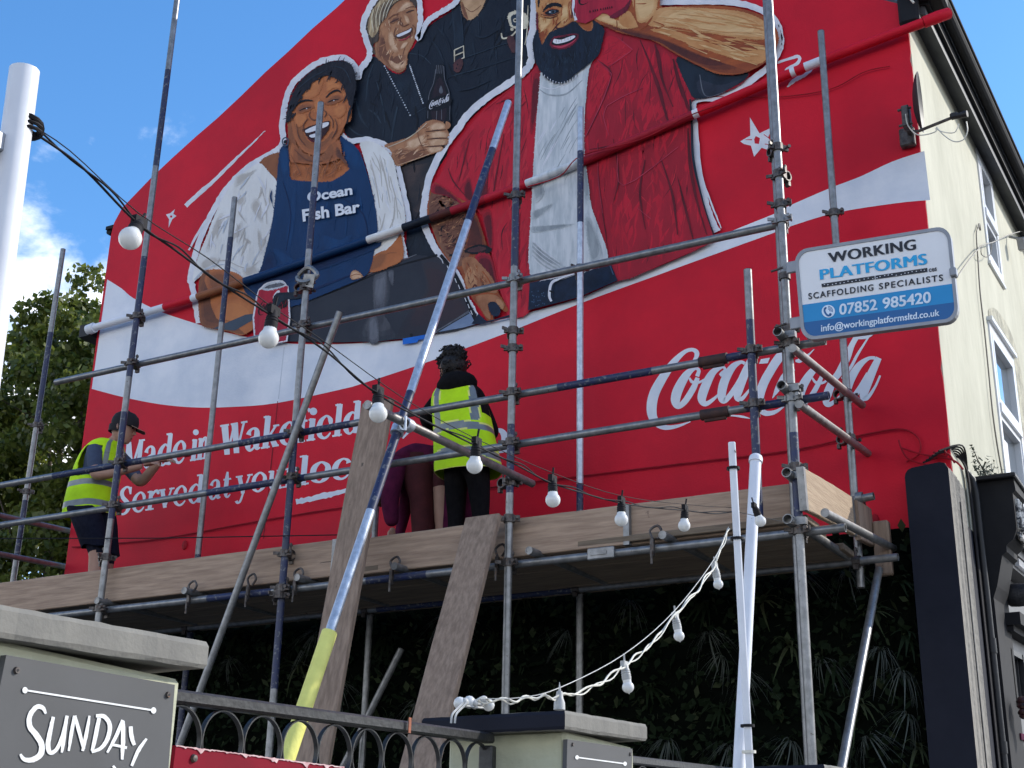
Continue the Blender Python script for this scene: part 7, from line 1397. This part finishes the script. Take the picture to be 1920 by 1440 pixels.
w = MB(); reg = {b: 0 for b in Bn}; reg.update({('neck', 'hd'): 1, ('hip', 'lh'): 2, ('lh', 'lk'): 1, ('lk', 'la'): 1, ('la', 'lt'): 3, ('hip', 'rh'): 0, ('rh', 'rk'): 0, ('rk', 'ra'): 1, ('ra', 'rt'): 3})
add_skin(w, J, Bn, 'hip', reg)
for wr, d_ in (('lw', (.05, 0, -1)), ('rw', (0, .1, -1))): n0 = len(w.m); hand(w, J[wr][0], d_, (-1, 0, 0), 1); w.m[n0:] = [1]*(len(w.m)-n0)
head(w, (cx-.46, cy-.17, FZ+.765), (-.45, -.15, -.85), (-.8, 0, -.5), .092, 1); w.build('body', [M['maroon'], M['skin'], M['brownred'], LIP], pe, smooth=True)
curls('hair', M['hairb'], pe, [(Vector((cx-.45, cy-.16, FZ+.785)), .108, (1, 1, 1.0)), (Vector((cx-.46, cy-.2, FZ+.68)), .075, (.8, .8, 1.4))], 90, 9)
w = MB()      # dark red top hanging forward and cardigan skirts
rg_ = []
for t, x, z, rx, ry in ((0, -.20, .92, .13, .14), (.3, -.18, .76, .12, .12), (.6, -.15, .60, .085, .10), (1, -.12, .22, .07, .08)): rg_.append(ring((cx+x, cy-.10, FZ+z), None, Vector((1, 0, 0)), Vector((0, 1, 0)), rx, ry, 20, 2.2))
w.loft(rg_, 20, 0); w.build('hanging_top', M['brownred'], pe, smooth=True)
w = MB(); rg_ = []
for x, z, rx, ry in ((-.06, 1.0, .13, .14), (.03, .86, .18, .155), (.06, .66, .165, .15), (.08, .46, .150, .14), (.10, .30, .145, .13)): rg_.append([v+Vector((0, 0, .02*math.sin(i*1.3))) for i, v in enumerate(ring((cx+x, cy+.02, FZ+z), None, Vector((1, 0, 0)), Vector((0, 1, 0)), rx, ry, 26, 2.2))])
w.loft(rg_, 26, 0, cap=False); w.build('cardigan_skirt', M['maroon'], pe, smooth=True)
w = MB(); rg_ = []
for x, z, rx, ry in ((-.12, 1.02, .05, .15), (-.02, .96, .075, .155), (.10, .80, .07, .16), (.15, .60, .05, .15)): rg_.append(ring((cx+x+.02, cy+.10, FZ+z), None, Vector((1, 0, 0)), Vector((0, 1, 0)), rx, ry, 16, 2.2))
w.loft(rg_, 16, 0); w.build('orange_bib', M['orange'], pe, smooth=True)

# --- man in cap and vest painting at the left
mn = thing('person', (-7.86, 7.62, FZ), 'person in black cap, yellow vest and navy shorts painting the wall lettering', 'person', 'people working on the platform')
mx_, my_ = -8.02, 7.58
J = {'hip': ((mx_-.03, my_, FZ+.86), (.145, .13)), 'belly': ((mx_-.05, my_+.01, FZ+1.02), (.14, .13)), 'chest': ((mx_-.02, my_+.02, FZ+1.20), (.15, .14)), 'sh': ((mx_+.04, my_+.03, FZ+1.345), (.105, .125)), 'neck': ((mx_+.105, my_+.04, FZ+1.42), .055), 'hd': ((mx_+.14, my_+.05, FZ+1.47), .05),
     'lh': ((mx_+.0, my_+.09, FZ+.78), .105), 'lk': ((mx_+.06, my_+.16, FZ+.46), .066), 'la': ((mx_-.04, my_+.18, FZ+.10), .044), 'lt': ((mx_+.07, my_+.24, FZ+.04), .04),
     'rh': ((mx_+.02, my_-.09, FZ+.78), .105), 'rk': ((mx_+.19, my_-.08, FZ+.46), .066), 'ra': ((mx_+.21, my_-.08, FZ+.09), .046), 'rt': ((mx_+.33, my_-.06, FZ+.04), .04),
     'rs': ((mx_+.06, my_-.13, FZ+1.30), .072), 're': ((mx_+.15, my_-.16, FZ+1.06), .054), 'rw': ((mx_+.46, my_+.02, FZ+1.16), .036),
     'ls': ((mx_+.06, my_+.20, FZ+1.30), .072), 'le': ((mx_+.26, my_+.22, FZ+1.09), .050), 'lw': ((mx_+.47, my_+.18, FZ+1.24), .036)}
Jm = {**J}; Bm = [b for b in Bn]
for a, b, m_, t in (('rs', 're', 'rmid', .75), ('ls', 'le', 'lmid', .75), ('lk', 'la', 'lc', .45), ('rk', 'ra', 'rc', .4)):
    Jm[m_] = (tuple(Vector(J[a][0]).lerp(Vector(J[b][0]), t)), J[a][1]*(1-t)+J[b][1]*t*(1.0 if m_[1] == 'm' else 1.15)); Bm.remove((a, b)); Bm += [(a, m_), (m_, b)]
reg = {b: 0 for b in Bm}; reg.update({('neck', 'hd'): 1, ('sh', 'neck'): 1, ('hip', 'lh'): 2, ('lh', 'lk'): 2, ('lk', 'lc'): 1, ('lc', 'la'): 1, ('la', 'lt'): 2, ('hip', 'rh'): 2, ('rh', 'rk'): 2, ('rk', 'rc'): 1, ('rc', 'ra'): 1, ('ra', 'rt'): 2, ('rmid', 're'): 1, ('re', 'rw'): 1, ('lmid', 'le'): 1, ('le', 'lw'): 1, ('hip', 'belly'): 2})
w = MB(); add_skin(w, Jm, Bm, 'hip', reg)
for wr, d_ in (('rw', (.9, .35, .15)), ('lw', (.9, .3, .05))): n0 = len(w.m); hand(w, J[wr][0], d_, (0, -.3, 1), 1, .7); w.m[n0:] = [1]*(len(w.m)-n0)
HM = Vector((mx_+.165, my_+.055, FZ+1.525)); head(w, HM, (.86, .36, -.30), (.25, 0, 1), .100, 1); w.build('body', [M['tee'], M['skin'], M['navycloth'], LIP], mn, smooth=True)
w = MB(); f_ = Vector((.90, .38, -.16)).normalized(); u_ = Vector((.16, .06, 1)).normalized(); s_ = f_.cross(u_).normalized(); u_ = s_.cross(f_)
mtx = Matrix(((s_.x, f_.x, u_.x, HM.x), (s_.y, f_.y, u_.y, HM.y), (s_.z, f_.z, u_.z, HM.z), (0, 0, 0, 1)))
w.lathe([(.098, .0), (.104, .03), (.102, .06), (.090, .095), (.06, .122), (.02, .134), (0, .135)], mtx @ Matrix.Diagonal((.92, 1.08, 1, 1)), 22); w.lathe([(.098, -.055), (.104, .0)], mtx @ Matrix.Translation((0, -.03, 0)) @ Matrix.Diagonal((.9, .85, 1, 1)), 22)
w.sphere(mtx @ Vector((0, 0, .137)), .010, 8)
br = []
for sg_ in (0, 1):
    br.append([mtx @ Vector((.085*math.sin(a), .085+.095*max(0, math.cos(a))**.7, .018-.02*math.cos(a)*0-.03*(max(0, math.cos(a))**.7)+.012*abs(math.sin(a))*-1-.006*sg_)) for a in np.linspace(-1.5, 1.5, 15)])
base = [mtx @ Vector((.085*math.sin(a), .092*math.cos(a)*1.0+.01, .012)) for a in np.linspace(-1.5, 1.5, 15)]
w.add(base+br[0], [(i, i+1, 16+i, 15+i) for i in range(14)]); w.add(base+br[1], [(i, i+1, 16+i, 15+i) for i in range(14)]); w.build('cap', mat('black_cap', (.014, .012, .014), (.02, .017, .02), rough=.85), mn, smooth=True)
w = MB(); w.path(br[0], .0025, 5); w.build('cap_piping', mat('cap_edge', (.45, .28, .20)), mn)
# shorts, vest
for side, (a, b) in (('l', ('lh', 'lk')), ('r', ('rh', 'rk'))):
    A = Vector(J[a][0]); B = Vector(J[b][0]); w = MB(); rg_ = []
    for t, r_ in ((-.15, .125), (.15, .122), (.45, .112), (.75, .104), (.86, .102)): rg_.append([v+Vector((0, 0, .008*math.sin(i*1.1+t*5))) for i, v in enumerate(ring(A.lerp(B, t), None, Vector((1, 0, 0)), Vector((0, 1, 0)), r_*1.08, r_*.95, 20, 2.1))])
    w.loft(rg_, 20, 0, cap=False); w.build('shorts_leg', M['navycloth'], mn, smooth=True)
prof = [(.80, .205, .18, -.06), (.88, .20, .178, -.06), (1.0, .188, .172, -.055), (1.12, .178, .168, -.04), (1.22, .168, .168, -.018), (1.31, .142, .165, .012), (1.375, .10, .14, .045), (1.405, .075, .10, .07)]
pz2 = cr([tuple(p) for p in prof], 8); pz2 = [pz2[int(i*(len(pz2)-1)/(NRr-1))] for i in range(NRr)]; rings = []
for p in pz2:
    z, rx, ry, dx = p; r_ = ring((mx_+dx, my_+.02, FZ+z), None, Vector((1, 0, 0)), Vector((0, 1, 0)), rx, ry, NV, 2.4)
    for j, v in enumerate(r_): a = 2*math.pi*j/NV; v += Vector((math.cos(a), math.sin(a), 0))*.006*math.sin(a*6+z*8)*(1.5-z); v.z += .03*math.cos(a)*(1.1-z)
    rings.append(r_)
def tape_m(i, j):
    z = pz2[i][0]; a = 2*math.pi*(j+.5)/NV; ca, sa = math.cos(a), math.sin(a)
    if 1.09 < z < 1.33 and abs(sa) > .70 and ca > -.22+1.2*max(0, 1.18-z) and ca < .68: return 4
    for zb0 in (.865, 1.03):
        q = z-(zb0+.0*ca)
        if abs(q) < .026: return 1
    if z > 1.03 and ca < -.30 and abs(sa-(-.52)) < .12: return 1
    if z > 1.03 and ca > 0 and abs(abs(sa)-.45) < .12: return 1
    if i < 1: return 2
    return 0
w = MB(); w.loft(rings, NV, kf=tape_m, cap=False)
keep = [k for k in range(len(w.f)) if w.m[k] != 4]; w.f = [w.f[k] for k in keep]; w.m = [w.m[k] for k in keep]
o = w.build('hi_vis_vest', [M['hivis'], M['reflect'], M['hiedge'], M['blackcloth']], mn, smooth=True); md = o.modifiers.new('thick', 'SOLIDIFY'); md.thickness = .006; md.offset = 1
w = MB(); P = Vector(J['rw'][0])+Vector((.12, .06, .05)); w.tube(P, P+Vector((.16, .09, .03)), .006); w.tube(P+Vector((.16, .09, .03)), P+Vector((.20, .11, .035)), .014, .010)
tb = w.build('paint_brush', M['redb'], None, loc=P); tag(tb, 'small red paint brush held at the wall by the capped painter', 'paint brush')
w = MB(); P0_ = onX(0, 1010, -9.0); w.path([onY(-40, 1010, 6.99), onY(300, 1009, 6.99), onY(632, 1003, 6.99)], .004, 5); ln = w.build('thin_line', M['cable'], scaf)

for o in bpy.data.objects:
    if '_o' in o.keys(): del o['_o']
